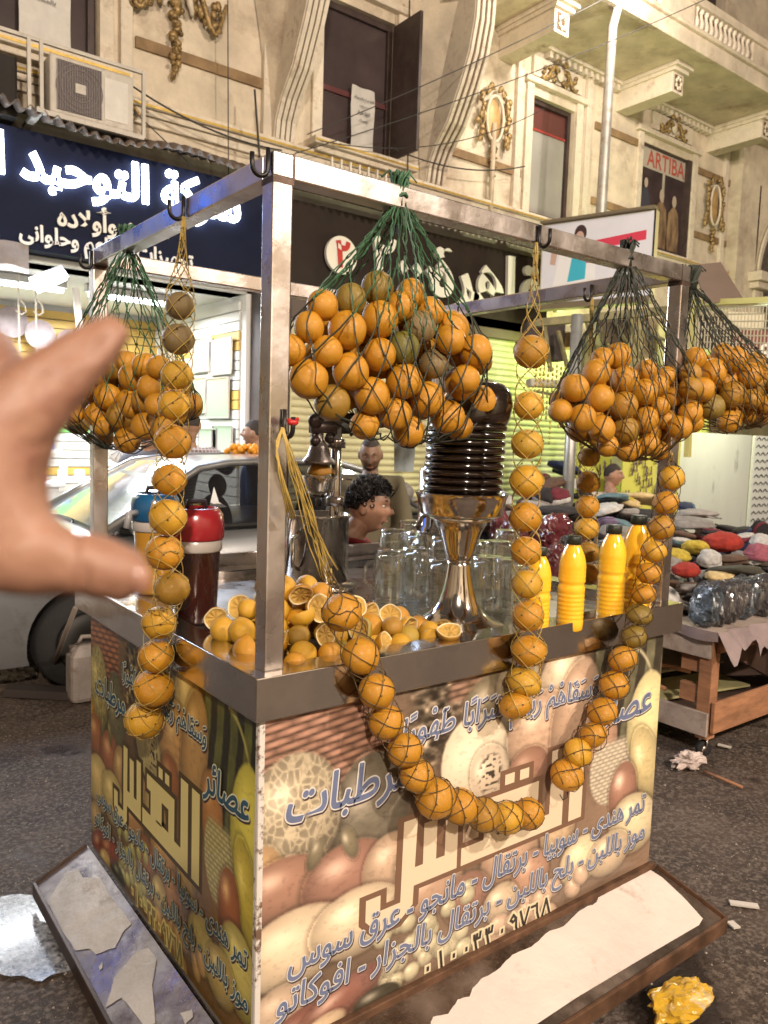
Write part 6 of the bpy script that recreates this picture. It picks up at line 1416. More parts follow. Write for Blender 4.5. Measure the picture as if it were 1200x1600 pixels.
def mug_mesh():
    m = MB(); m.smooth = True; n = 48; R0, H = .046, .135
    def fl(r, k, a): return r*(1+a*(abs(math.cos(k*PI/4*1.5))-.6)*.05)
    m.lathe([(R0*.98, 0), (R0, .006), (R0*.995, .10), (R0*.92, .125), (R0*.88, H), (0.001, H), (0.001, H-.012), (R0*.80, H-.016), (R0*.90, .10), (R0*.94, .004), (R0*.98, 0)], (0, 0, 0), 36, cap=False, fl=.035, nf=12)
    h = MB(); h.smooth = True; h.tube([(R0*.97, 0, .035), (R0*1.45, 0, .032), (R0*1.75, 0, .05), (R0*1.75, 0, .08), (R0*1.45, 0, .098), (R0*.97, 0, .095)], .006, 8)
    return m, h
mm_, hh_ = mug_mesh()
g0 = mm_.build('glass_mug', glassm); h0 = hh_.build('handle', glassm, g0)
spots = [(608, 948), (650, 942), (652, 905), (690, 958), (692, 915), (640, 880), (612, 900), (760, 960), (775, 925), (795, 965), (745, 925), (812, 930), (790, 900)]
MUGL = ['upturned glass mug nearest the heap of oranges', 'upturned glass mug second in the front row left of the goblet', 'upturned glass mug in the second row left of the goblet', 'upturned glass mug touching the left side of the goblet foot', 'upturned glass mug just behind the goblet foot on its left', 'upturned glass mug in the rear row, left end', 'upturned glass mug in the middle row, left end', 'upturned glass mug touching the right side of the goblet foot', 'upturned glass mug behind the right side of the goblet', 'upturned glass mug nearest the middle string of oranges', 'upturned glass mug hidden behind the goblet stem', 'upturned glass mug behind the middle string of oranges', 'upturned glass mug in the rear row right of the goblet']
for i, (a, b) in enumerate(spots):
    P = pZ(a, b-8, ZC+.002); o = g0 if i == 0 else copy_tree(g0); o.location = (P[0], P[1], ZC+.002); s_ = 1.25 if i != 3 else 1.15; o.scale = (s_, s_, s_*1.08); o.rotation_euler = (0, 0, RNG.uniform(0, 6.28)); tag(o, MUGL[i], 'glass mug', 'upturned glass mugs round the goblet')
# bottles of juice
capm = mat('dark_green_cap', (.018, .024, .016), .45)
juice = mat('orange_juice_bottle', (1.0, .54, .03), .12, coat=.9, sub=.3)
prof = [(0, 0), (.030, 0), (.036, .006), (.037, .02)]
for k in range(7): z = .03+k*.012; prof += [(.037, z), (.0358, z+.004), (.0358, z+.007), (.037, z+.010)]
prof += [(.037, .125), (.034, .13), (.034, .136), (.037, .14)]
for k in range(3): z = .145+k*.012; prof += [(.037, z), (.0362, z+.005), (.037, z+.010)]
prof += [(.036, .19), (.032, .21), (.025, .228), (.018, .24), (.0165, .246)]
m = MB(); m.smooth = True; m.lathe(prof, (0, 0, 0), 28, cap=False); bt = m.build('juice_bottle', juice)
m = MB(); m.smooth = True; m.lathe([(.0165, .243), (.021, .244), (.021, .264), (.019, .267), (0, .267)], (0, 0, 0), 28); m.build('cap', capm, bt)
for i, (a, b, s, lab) in enumerate(((890, 968, 1.07, 'bottle of orange juice standing nearest the middle string of oranges'), (952, 955, 1.09, 'bottle of orange juice in the middle of the group by the right post'), (990, 945, 1.12, 'bottle of orange juice behind, right of the middle bottle'), (838, 976, 1.0, 'bottle of orange juice hidden behind the middle string of oranges'), (1014, 935, 1.0, 'bottle of orange juice hidden behind the curving string at the right post'))):
    P = pZ(a, b, ZR); o = bt if i == 0 else copy_tree(bt); o.location = (P[0], P[1], ZC+.001); k = s*depth(P)/2.58*1.12; o.scale = (k, k, k*.98); o.rotation_euler = (0, 0, i*1.3); tag(o, lab, 'bottle', 'bottles of orange juice on the cart')
# drink dispensers
def dispenser(x, y, s, lidm, bodym, lab):
    d = empty('drink_dispenser', (x, y, ZC), lab, 'drink dispenser')
    m = MB(); m.smooth = True; m.lathe([(.055*s, 0), (.058*s, .01*s), (.068*s, .21*s), (.068*s, .212*s)], (x, y, ZC), 36); m.build('tank', bodym, d)
    m = MB(); m.smooth = True; m.lathe([(.070*s, .205*s), (.073*s, .21*s), (.073*s, .237*s), (.070*s, .24*s)], (x, y, ZC), 36); m.build('band', mat('grey_clear_band', (.52, .47, .45), .25), d)
    m = MB(); m.smooth = True; m.lathe([(.074*s, .238*s), (.078*s, .245*s), (.078*s, .285*s), (.074*s, .31*s), (.064*s, .325*s), (.056*s, .328*s), (.054*s, .32*s), (0, .318*s)], (x, y, ZC), 36); l = m.build('lid', lidm, d)
    m = MB(); m.smooth = True; m.tube([(x-.03*s, y, ZC+.32*s), (x-.025*s, y, ZC+.345*s), (x+.025*s, y, ZC+.345*s), (x+.03*s, y, ZC+.32*s)], .007*s, 8); m.build('lid_grip', mat('dark_grip', (.03, .02, .03), .4), l)
    return d
P = pZ(314, 975, ZC); dispenser(P[0], P[1]+.04, 1.06, mat('red_lid', (.38, .02, .03), .25, coat=.4), mat('tamarind_drink', (.035, .010, .008), .1, coat=.8), 'drink dispenser with a red lid and dark tamarind juice')
P = pX(232, 880, .22); d = dispenser(P[0]+.0, 1.17, 1.08, mat('blue_lid', (.01, .09, .22), .25, coat=.4), mat('yellow_drink', (.55, .27, .03), .1, coat=.8), 'drink dispenser with a blue lid and yellow juice behind the red one')
m = MB(); m.smooth = True; a = np.array([P[0], 1.17, ZC+.29]); m.tube([a+V(-.08, -.03, 0), a+V(-.11, -.05, 0), a+V(-.12, -.05, -.05)], .012, 8); m.build('spout', mat('grey_spout', (.4, .4, .43), .3), d)
# steel pot and lever press
P = pZ(497, 900, ZC+.0); px0, py0 = pY(497, 805, 1.0)[:2]
pot = empty('steel_pot', (px0, py0, ZC), 'tall round stainless steel pot standing under the orange press', 'pot')
m = MB(); m.smooth = True; r_ = .118; m.lathe([(0, 0), (r_, 0), (r_, .27), (r_+.006, .275), (r_+.006, .28), (r_-.004, .28), (r_-.006, .02), (0, .02)], (px0, py0, ZC), 48, cap=False); m.build('shell', steel_bright, pot)
m = MB(); m.smooth = True; m.tube([(px0-.11, py0-.05, ZC+.22), (px0-.15, py0-.07, ZC+.2), (px0-.15, py0-.07, ZC+.1), (px0-.11, py0-.05, ZC+.08)], .008, 8); m.build('handle', steel_bright, pot)
cast = mat('worn_cast_metal', (.26, .22, .20), .32, .9, var=.35, vscale=14, bump=.3, bscale=60, rvar=.12)
pr = pY(524, 760, .93); prx, pry = pr[0], pr[1]
press = empty('orange_press', (prx, pry, ZC), 'hand lever orange press with a tall metal column and a domed presser', 'orange press')
m = MB(); m.smooth = True; m.lathe([(.09, 0), (.09, .02), (.05, .03), (.022, .04)], (prx, pry, ZC), 28); m.tube([(prx, pry, ZC+.03), (prx, pry, ZC+.72)], .020, 16); m.build('column', steel_bright, press)
def zof(y_, py_): return pY(524, py_, y_)[2]
zc = zof(.93, 752)
m = MB(); m.smooth = True
for z in (zof(.93, 700), zof(.93, 660), zof(.93, 790)): m = MB(); m.smooth = True; m.lathe([(.034, 0), (.034, .03), (.03, .034)], (prx, pry, z), 20); m.build('clamp', cast, press)
cup = pY(499, 752, .93); m = MB(); m.smooth = True
m.beam((prx, pry, zc+.01), (cup[0]+.03, pry, zc+.01), .03, .018); m.lathe([(.064, .022), (.064, .014), (.056, .0), (.05, -.03), (.03, -.055), (.012, -.06), (.012, -.09), (.009, -.09), (.009, -.05), (.045, -.01), (.058, .02)], (cup[0], pry, zc), 32, cap=False)
m.beam((prx, pry, zc+.01), (prx+.07, pry, zc+.005), .012, .008); m.build('cup', steel_bright, press)
m = MB(); m.smooth = True; zt_ = zof(.93, 725); m.lathe([(0.062, 0), (.06, .012), (.045, .028), (.035, .06), (.026, .075), (.016, .09), (.016, .17)], (cup[0]-.005, pry, zt_), 32); m.build('presser', cast, press)
m = MB(); m.smooth = True; z_ = zof(.93, 668); m.beam((cup[0]-.04, pry, z_), (prx+.05, pry, z_+.0), .035, .045); m.ell((cup[0]-.03, pry-.01, z_+.02), (.028, .022, .028), 14, 10); m.ell((cup[0]+.03, pry-.015, z_-.04), (.02, .02, .02), 12, 8); m.ell((cup[0]-.028, pry-.01, zof(.93, 690)), (.02, .02, .02), 12, 8)
m.beam((cup[0]-.028, pry, z_), (cup[0]-.028, pry, zof(.93, 700)), .016, .02); m.tube([(prx, pry, z_), (prx+.03, pry, z_+.05), (prx+.02, pry+.05, z_+.28)], .012, 8); m.build('lever_head', mat('dark_cast_iron', (.07, .05, .045), .4, .7, var=.3, vscale=20), press)
c0 = V(cup[0], pry, zc+.03); o = bpy.data.objects.new('orange_half', halves[2]); COL.objects.link(o); o.location = tuple(c0); o.scale = (.046,)*3; o.rotation_euler = (PI, 0, 0); tag(o, 'orange half lying cut side down in the cup of the press', 'orange half')
# urn with tap behind
ux, uy = pT(697, 850, 3.45)[:2]
urn = empty('drinks_urn', (ux, uy, ZC), 'ringed stainless steel urn with a brass tap behind the glass mugs', 'urn')
m = MB(); m.smooth = True; pr_ = [(0, 0), (.15, 0)]
for k in range(3): z = .03+k*.035; pr_ += [(.153, z), (.162, z+.008), (.162, z+.02), (.153, z+.028)]
pr_ += [(.145, .15), (.140, .19), (.13, .2), (.128, .44), (.10, .47), (0, .48)]
m.lathe(pr_, (ux, uy, ZC), 48); m.build('tank', steel_bright, urn)
tp = pT(690, 803, 3.32); brs = mat('brass', (.50, .33, .10), .35, .9, var=.3, vscale=20); m = MB(); m.smooth = True
q = tp; rg = RGT*V(1, 1, 0); m.tube([V(ux, uy, q[2]), q+rg*.03, q-rg*.02, q-rg*.06, q-rg*.085+V(0, 0, -.02), q-rg*.095+V(0, 0, -.055), q-rg*.095+V(0, 0, -.075)], [.012, .013, .012, .011, .010, .010, .012], 10); m.tube([q-rg*.095+V(0, 0, -.05), q-rg*.095+V(0, 0, -.06)], .018, 10); m.build('tap', cast, urn)
m = MB(); m.smooth = True; m.lathe([(.016, 0), (.018, .02), (.01, .035)], tuple(q-rg*.035+V(0, 0, .01)), 14); m.tube([q-rg*.03+V(0, 0, .045), q-rg*.12+V(0, 0, .05)], .006, 8); m.build('tap_handle', brs, urn)
# pale hanging plastic sheet left of the rear post, white plastic flower tie
c = pT(632, 708, 3.4); m = MB(); m.smooth = True; m.grid([[c+rg*(.05*(i-3)/3*(1-.15*j/6))+V(0, 0, .16-.04*j)+fw2*.01*math.sin(i*1.4+j) for i in range(7)] for j in range(7)]); tag(m.build('plastic_sheet', mat('bluish_plastic', (.33, .38, .40), .3, coat=.4), fixn=False), 'bluish plastic sheet hanging beside the rear post under the big bag', 'plastic sheet')
# ================================================================== THE CAP STALL
wood = mat('rough_orange_wood', (.36, .17, .085), .7, var=.35, vscale=5, bump=.35, bscale=50, stretch=(1, 1, 4)); wood_b = mat('pale_board', (.42, .34, .29), .7, var=.2, vscale=5, bump=.3, bscale=50, dirt=((.16, .09, .06), 8, .5, .8)); wood_d = mat('dark_board', (.09, .05, .035), .8, var=.3, vscale=6)
tb = empty('stall_table', (3.1, .7, 0), 'rough wooden stall table on small caster wheels heaped with caps', 'table')
tx0, ty0, tx1, ty1, tz = 3.03, .63, 6.6, 3.9, .70
def brd(name, c, d, mm=wood, axes=None, rz=0):
    m = MB(); m.box(c, d, rz=rz, axes=axes); return m.build(name, mm, tb, bevel=.004)
brd('table_top', ((tx0+tx1)/2, (ty0+ty1)/2, tz-.01), (tx1-tx0+.04, ty1-ty0+.04, .02), wood_b)
brd('apron_board', ((tx0+tx1)/2+.05, ty0+.01, tz-.07), (tx1-tx0, .02, .10)); brd('apron_board', (tx0+.01, (ty0+ty1)/2, tz-.085), (.02, ty1-ty0-.05, .13), wood_b)
for (x, y) in ((tx0+.06, ty0+.06), (tx0+.06, ty1-.06), (tx1-.06, ty0+.06), (tx1-.06, ty1-.06), (4.8, ty0+.06)):
    brd('leg', (x, y, .395), (.075, .075, .58))
    m = MB(); m.smooth = True; m.lathe([(0, -.014), (.028, -.014), (.042, -.012), (.045, -.006), (.045, .006), (.042, .012), (.028, .014), (0, .014)], (x, y, .045), 24, axis=(.5, 1, 0)); wh = m.build('caster', tyre, tb)
    m = MB(); m.smooth = True; m.lathe([(.018, -.018), (.018, .018)], (x, y, .045), 14, axis=(.5, 1, 0)); m.beam((x, y-.022, .045), (x, y-.022, .105), .02, .004); m.beam((x, y+.022, .045), (x, y+.022, .105), .02, .004); m.build('fork', steel, wh)
brd('lower_board', (tx0+.62, ty0+.0, .235), (1.2, .022, .17)); brd('lower_board', (tx0+.015, 1.9, .19), (.022, 2.5, .13), wood_b)
brd('brace', (tx0+.07, ty0+.16, .50), (.04, .12, .10)); brd('brace', (tx0+.07, ty0+.16, .33), (.04, .12, .10))
brd('lower_shelf', ((tx0+tx1)/2, 2.3, .16), (tx1-tx0-.1, 3.0, .015), wood_d)
m = MB(); m.beam((3.4, .75, .62), (4.5, .78, .15), .03, .22); m.build('diagonal_board', wood_d, tb)
cb = [(.55, .50, .24), (.42, .34, .2), (.5, .45, .3), (.3, .2, .12), (.2, .14, .1)]
for k in range(9):
    y = 1.1+k*.21; z = .20+.03*(k % 5); m = MB(); m.box((3.55+.1*(k % 3), y, z+.05*(k % 2)), (.8, .30, .012), rz=.12*(k-4)*.4); tag(m.build('cardboard_sheet', mat('cardboard_'+'abcde'[k % 5], cb[k % 5], .8, var=.15, vscale=4)), 'flattened cardboard sheet stacked on the lower shelf of the stall table', 'cardboard', 'cardboard sheets under the stall table')
for k, (a, b_, lab) in enumerate((((3.1, .95, .3), (3.5, 1.7, .22), 'thin stick leaning across the lower shelf of the stall table'), ((3.06, 1.25, .43), (3.35, .95, .36), 'splintered wooden stick poking out over the lower shelf'))):
    m = MB(); m.smooth = True; m.tube([a, b_], .014, 6); tag(m.build('stick', wood), lab, 'stick')
# cloth hanging at the corner and clear plastic sheet
cl = mat('mauve_cloth', (.26, .20, .20), .85, var=.2, vscale=6, bump=.3, bscale=30); m = MB(); m.smooth = True
m.grid([[(tx0-.04+.9*i/40, ty0-.03-.012*math.sin(i*.7)-.01*j, tz+.012-(.10+.035*math.sin(i*.45+1)+.03*math.sin(i*1.1))*j/8) for i in range(41)] for j in range(9)])
m.grid([[(tx0-.035-.012*math.sin(i*.8), ty0-.03+1.6*i/40, tz+.012-(.05+.01*math.sin(i*.5))*j/4) for i in range(41)] for j in range(5)])
tag(m.build('stall_cloth', cl, fixn=False), 'mauve cloth edge drooping over the corner of the stall table', 'cloth')
m = MB(); m.smooth = True
m.grid([[(3.62+.5*i/24+.05*j/12, ty0-.05-.02*math.sin(i*1.3+j*.4), tz+.03-.56*j/12*(1-.12*math.sin(i*.5))) for i in range(25)] for j in range(13)])
tag(m.build('plastic_sheet', mat('clear_plastic', (.62, .58, .58), .18, coat=.6, bump=1, bscale=18, alpha=.75), fixn=False), 'crinkled clear plastic sheet hanging from the stall table edge at the right', 'plastic sheet')
# caps
def cap_mesh(kind, seed):
    m = MB(); m.smooth = True; r_ = random.Random(seed)
    def nz(d, q): return q*(1+.20*mnoise.noise(Vector(tuple(d*2.1+seed)))+.09*mnoise.noise(Vector(tuple(d*5+seed))))
    if kind == 'flat':
        m.ell((0, 0, .035), (.125, .15, .042), 26, 14, fn=lambda d, q: nz(d, V(q[0], q[1]*(1+.15*d[1]), q[2] if q[2] > 0 else q[2]*.6)))
        m.cur = 1; m.grid([[(math.sin(a)*.10*(1-.1*t), .115+.055*t*math.cos(a*.9)+.02*math.cos(a), .022-.014*t) for a in np.linspace(-1.1, 1.1, 11)] for t in (0, .5, 1)])
        m.grid([[(math.sin(a)*.10*(1-.1*t), .115+.055*t*math.cos(a*.9)+.02*math.cos(a), .016-.014*t) for a in np.linspace(-1.1, 1.1, 11)] for t in (0, .5, 1)])
    elif kind == 'beanie':
        m.ell((0, 0, .05), (.10, .11, .085), 26, 16, fn=lambda d, q: nz(d, V(q[0], q[1], q[2] if q[2] > 0 else q[2]*.5)))
        m.cur = 1; m.lathe([(.098, 0), (.106, .008), (.107, .035), (.098, .042)], (0, 0, 0), 28, cap=False); m.cur = 2; m.lathe([(.098, -.002), (.05, -.006), (0, -.008)], (0, 0, 0), 28, cap=False)  # black disc at the brim stands for shade inside the hat
    elif kind == 'fuzzy':
        m.ell((0, 0, .06), (.135, .12, .07), 44, 26, fn=lambda d, q: q*(1+.10*mnoise.noise(Vector(tuple(d*2+seed)))+.07*mnoise.noise(Vector(tuple(d*14+seed)))))
        m.cur = 1; m.ell((0, .085, .045), (.07, .05, .035), 16, 10)
    elif kind == 'shoe':
        m.ell((0, 0, .03), (.055, .15, .04), 24, 14, fn=lambda d, q: V(q[0]*(1+.25*d[1]), q[1], q[2]*(1 if d[2] > 0 else .5)*(1-.25*d[1]))); m.cur = 1; m.ell((0, 0, .012), (.062, .155, .014), 24, 6); m.cur = 2; m.ell((0, -.045, .058), (.036, .07, .016), 18, 8)  # dark oval on top stands for the shade inside the slipper
    elif kind == 'folded':
        m.ell((0, 0, .03), (.13, .085, .034), 24, 12, fn=nz); m.cur = 1; m.ell((.03, 0, .05), (.10, .07, .022), 20, 10, fn=nz)
    me = bpy.data.meshes.new('cap'); me.from_pydata(m.v, [], m.f); me.polygons.foreach_set('material_index', m.m); me.polygons.foreach_set('use_smooth', m.sm); me.update(); return me
CC = dict(navy=(.02, .03, .08), brown=(.10, .055, .035), grey=(.22, .20, .19), pale=(.32, .29, .27), black=(.022, .018, .02), white=(.46, .44, .42), maroon=(.12, .015, .025), cream=(.56, .42, .2), purple=(.17, .13, .22), blue=(.05, .11, .2), red=(.30, .025, .015), yellow=(.45, .33, .04), pink=(.28, .08, .11), olive=(.055, .05, .035), teal=(.10, .17, .20))
CAPS = {}
def cap(kind, c1, c2, P, s, rot, label, group=None):
    key = (kind, c1, c2, int(s*7) % 3)
    if key not in CAPS:
        me = cap_mesh(kind, len(CAPS)); 
        for c in (c1, c2, 'black'): me.materials.append(mat('felt_'+c, CC[c], .9, var=.25, vscale=22, bump=.6, bscale=160))  # last slot also colours the shaded openings
        CAPS[key] = me
    o = bpy.data.objects.new('cap', CAPS[key]); COL.objects.link(o); o.location = tuple(P); o.scale = (s, s, s); o.rotation_euler = rot; tag(o, label, 'cap', group); return o
def slope(px_, py_, z0=.80, k=.165, y0=.9):
    d = ray(px_, py_); t = (z0+k*(CAM[1]-y0)-CAM[2])/(d[2]-k*d[1]); return CAM+t*d
LC = [(880, 727, 'flat', 'navy', 'navy', 1.35, 'dark navy cap on top of the pile beside the metal pole'), (846, 745, 'folded', 'brown', 'maroon', 1.3, 'brown folded cap under the navy one'), (862, 752, 'flat', 'brown', 'brown', 1.4, 'soft brown cap with a pointed fold in the upper pile'), (850, 772, 'beanie', 'black', 'grey', 1.1, 'black beanie left of the maroon one'),
      (872, 775, 'beanie', 'maroon', 'white', 1.2, 'maroon cap with a white patch below the brown caps'), (835, 782, 'folded', 'grey', 'pale', 1.1, 'greenish grey folded cap at the left end of the pile'), (868, 795, 'flat', 'black', 'black', 1.5, 'wide black cap above the red wrapped packs'), (900, 800, 'folded', 'black', 'brown', 1.3, 'black folded cap behind the thin string of oranges'),
      (956, 775, 'flat', 'teal', 'black', 1.3, 'pale blue and black cap in front of the seller'), (948, 790, 'flat', 'white', 'black', 1.25, 'white cap with black brim left of the grey pair'), (985, 795, 'folded', 'grey', 'pale', 1.2, 'grey slipper-like cap in the middle of the pile'), (1008, 776, 'flat', 'cream', 'cream', 1.4, 'large cream coloured cap at the top behind the pile'), (980, 776, 'folded', 'cream', 'yellow', 1.1, 'yellowish cap beside the large cream one'),
      (952, 811, 'folded', 'purple', 'purple', 1.25, 'lilac folded cap in the middle of the pile'), (978, 814, 'folded', 'blue', 'teal', 1.1, 'blue folded cap right of the lilac one'), (973, 824, 'flat', 'grey', 'grey', 1.2, 'grey cap with a small green badge'), (1002, 824, 'folded', 'pale', 'brown', 1.2, 'pale patterned cap right of the badge cap'), (966, 848, 'beanie', 'pale', 'black', 1.1, 'pale beanie just behind the middle juice bottle'), (950, 828, 'beanie', 'grey', 'black', 1.0, 'fluffy grey cap behind the first juice bottle'), (1000, 845, 'beanie', 'grey', 'black', 1.1, 'grey beanie behind the last juice bottle'), (1010, 800, 'flat', 'black', 'grey', 1.2, 'black cap with grey brim left of the right post'),
      (1072, 784, 'folded', 'blue', 'navy', 1.0, 'small blue cap on top right of the post'), (1084, 799, 'flat', 'pale', 'pale', 1.35, 'pale grey flat cap on top of the right pile'), (1074, 812, 'flat', 'grey', 'grey', 1.35, 'grey flat cap under the pale one'), (1062, 826, 'folded', 'brown', 'black', 1.2, 'dark brown cap beside the right post'),
      (1068, 838, 'folded', 'teal', 'white', 1.0, 'blue and white cap behind the yellow fuzzy caps'), (1087, 850, 'fuzzy', 'yellow', 'white', .95, 'yellow fuzzy cap next to the big red one'), (1058, 862, 'fuzzy', 'yellow', 'white', .9, 'yellow fuzzy cap nearest the right post'), (1130, 845, 'fuzzy', 'red', 'white', 1.3, 'big red fuzzy cap on top of the right pile'), (1108, 867, 'beanie', 'white', 'white', 1.05, 'plain white beanie under the big red fuzzy cap'), (1072, 884, 'fuzzy', 'red', 'white', .95, 'smaller red fuzzy cap above the wrapped packs'),
      (1142, 868, 'flat', 'brown', 'brown', 1.3, 'brown flat cap right of the white beanie'), (1186, 862, 'beanie', 'pink', 'pink', 1.2, 'pink beanie at the right edge'), (1155, 892, 'flat', 'olive', 'olive', 1.8, 'very wide dark olive cap above the wrapped packs'), (1188, 842, 'beanie', 'white', 'blue', 1.0, 'white cap with blue visor at the right edge'), (1048, 876, 'beanie', 'grey', 'white', .95, 'grey knitted cap beside the right post'), (1160, 834, 'folded', 'maroon', 'white', 1.1, 'maroon spotted cap right of the big red one'), (1120, 826, 'folded', 'black', 'maroon', 1.1, 'black and red cap behind the big red one'), (1190, 900, 'flat', 'olive', 'black', 1.4, 'dark cap at the right edge above the packs'), (1125, 890, 'flat', 'cream', 'olive', 1.0, 'tan edged cap under the brown flat cap')]
for (a, b, kd, c1_, c2_, s, lab) in LC:
    P = slope(a, b+8); k = s*depth(P)/7.0*.95; k = max(.55, min(1.6, k)); cap(kd, c1_, c2_, P-V(0, 0, .03), k, (RNG.uniform(-.3, .3), RNG.uniform(-.3, .3), RNG.uniform(0, 6.28) if kd != 'fuzzy' else -.9+RNG.uniform(-.3, .3)), lab)
names = ['black', 'grey', 'navy', 'brown', 'olive', 'black', 'maroon', 'black', 'white']
for k in range(280):
    x, y = RNG.uniform(tx0+.12, 6.4), RNG.uniform(ty0+.2, ty1-.1); z = .72+.165*max(0, y-1.0)*RNG.uniform(.2, 1.12)-.02; c_ = names[int(RNG.integers(0, 9))]; c2_ = names[int(RNG.integers(0, 9))]
    kk4 = ['shoe', 'beanie', 'folded', 'flat'][k % 4]; cap(kk4, c_, c2_, (x, y, max(z, .71)), RNG.uniform(.65, .95), (RNG.uniform(-.5, .5)+(1.3 if kk4 == 'beanie' else 0), RNG.uniform(-.5, .5), RNG.uniform(0, 6.28)), '%s %s lying deep in the heap of the stall' % (c_, ['slipper', 'knitted cap', 'folded cap', 'flat cap'][k % 4]), '%s caps deep in the heap' % c_)
# clear wrapped packs along the front of the stall
wrap = mat('clear_wrap_dark', (.03, .027, .027), .12, coat=1, col2=(.09, .08, .085), vscale=9, bump=1.0, bscale=45, detail=3); wrap_r = mat('clear_wrap_maroon', (.09, .010, .014), .12, coat=1, col2=(.16, .04, .05), vscale=9, bump=1.0, bscale=45, detail=3); wrap_b = mat('clear_wrap_blue', (.03, .033, .04), .15, coat=1, col2=(.07, .10, .13), vscale=12, bump=1.0, bscale=45, detail=3)
packs = []
for k, me_m in enumerate((wrap, wrap_r, wrap_b)):
    m = MB(); m.smooth = False; m.ell((0, 0, 0), (.040, .09, .125), 26, 20, fn=lambda d, q: np.sign(q)*np.abs(q)**.75*np.array([.040, .09, .125])**.25*(1+.16*mnoise.noise(Vector(tuple(d*3+k*7)))+.10*mnoise.noise(Vector(tuple(d*8+k)))+.05*mnoise.noise(Vector(tuple(d*17+k)))))
    me = bpy.data.meshes.new('pack'); me.from_pydata(m.v, [], m.f); me.polygons.foreach_set('use_smooth', m.sm); me.materials.append(me_m); me.update(); packs.append(me)
seq = [2, 0, 0, 0, 2, 0, 0, 0, 1, 0, 0, 1, 1, 0, 0, 1]
for k in range(16):
    o = bpy.data.objects.new('wrapped_pack', packs[seq[k]]); COL.objects.link(o); o.location = (tx0+.07+k*.098, ty0+.12+RNG.uniform(-.02, .02), tz+.12); o.rotation_euler = (RNG.uniform(-.1, .2), .32+RNG.uniform(-.1, .1), RNG.uniform(-.2, .2)); o.scale = (1, 1, RNG.uniform(.85, 1.02))
    cn = ('dark', 'maroon', 'blue')[seq[k]]; tag(o, '%s clear-wrapped pack, %s from the cart along the stall edge' % (cn, ['first', 'second', 'third', 'fourth', 'fifth', 'sixth', 'seventh', 'eighth', 'ninth', 'tenth', 'eleventh', 'twelfth', 'thirteenth', 'fourteenth', 'fifteenth', 'sixteenth'][k]), 'pack', 'wrapped packs along the stall edge')
for k, (a, b, s) in enumerate(((865, 822, 1.5), (850, 845, 1.3), (870, 870, 1.2), (885, 850, 1.1), (850, 880, 1.1), (800, 830, 1.3), (780, 810, 1.2))):
    P = slope(a, b+12); o = bpy.data.objects.new('wrapped_pack', packs[1 if k != 3 else 0]); COL.objects.link(o); o.location = tuple(P); o.scale = (s*1.4, s*.9, s*.8); o.rotation_euler = (RNG.uniform(-.3, .3), RNG.uniform(-.5, .5), RNG.uniform(0, 3))
    tag(o, ['largest shiny maroon plastic wrapped pack under the black caps', 'maroon wrapped pack right of the middle string of oranges', 'maroon wrapped pack behind the first juice bottle', 'dark wrapped pack beside the thin string', 'lowest maroon wrapped pack behind the bottles', 'maroon wrapped pack seen between goblet and string', 'maroon wrapped pack beside the black dish stack'][k], 'pack', 'maroon wrapped packs on the stall')
m = MB(); m.smooth = True; m.ell((tx0+.05, ty0+.35, .8), (.06, .10, .09), 16, 12); tag(m.build('patterned_bag', mat('white_print_bag', (.6, .57, .55), .6, col2=(.03, .03, .03), vscale=14, detail=1)), 'white bag with dark print squeezed beside the right post', 'bag')
# ================================================================== RIGHT BACKGROUND
yb_ = 5.3
wb = pY(1065, 680, 4.2); m = MB(); m.bx(8.15, 10.0, 4.18, 4.22, .3, 1.86); tag(m.build('white_board', mat('scuffed_white_board', (.50, .50, .50), .5, var=.08, vscale=2, dirt=((.30, .29, .29), 4, .58, .68), stretch=(1, 1, .3)), bevel=.005), 'large scuffed white board leaning behind the caps on the right', 'board')
m = MB(); m.bx(10.05, 11.4, 4.16, 4.2, .3, 1.86); dp = tag(m.build('display_panel', mat('display_white', (.60, .60, .62), .5)), 'white display panel hung with rows of bracelets at the right edge', 'display panel')
m = MB(); m.smooth = True
for i in range(9):
    for j in range(14):
        c = V(10.14+i*.14, 4.15, .42+j*.105); m.tube([c+V(.055*math.cos(a), 0, .045*math.sin(a)) for a in np.linspace(.2, PI-.2, 8)], .006, 4); m.ell(c+V(0, 0, .045), (.012, .01, .012), 6, 4)
m.build('bracelet_rows', mat('bracelet_dark', (.05, .045, .045), .4), dp)['kind'] = 'stuff'
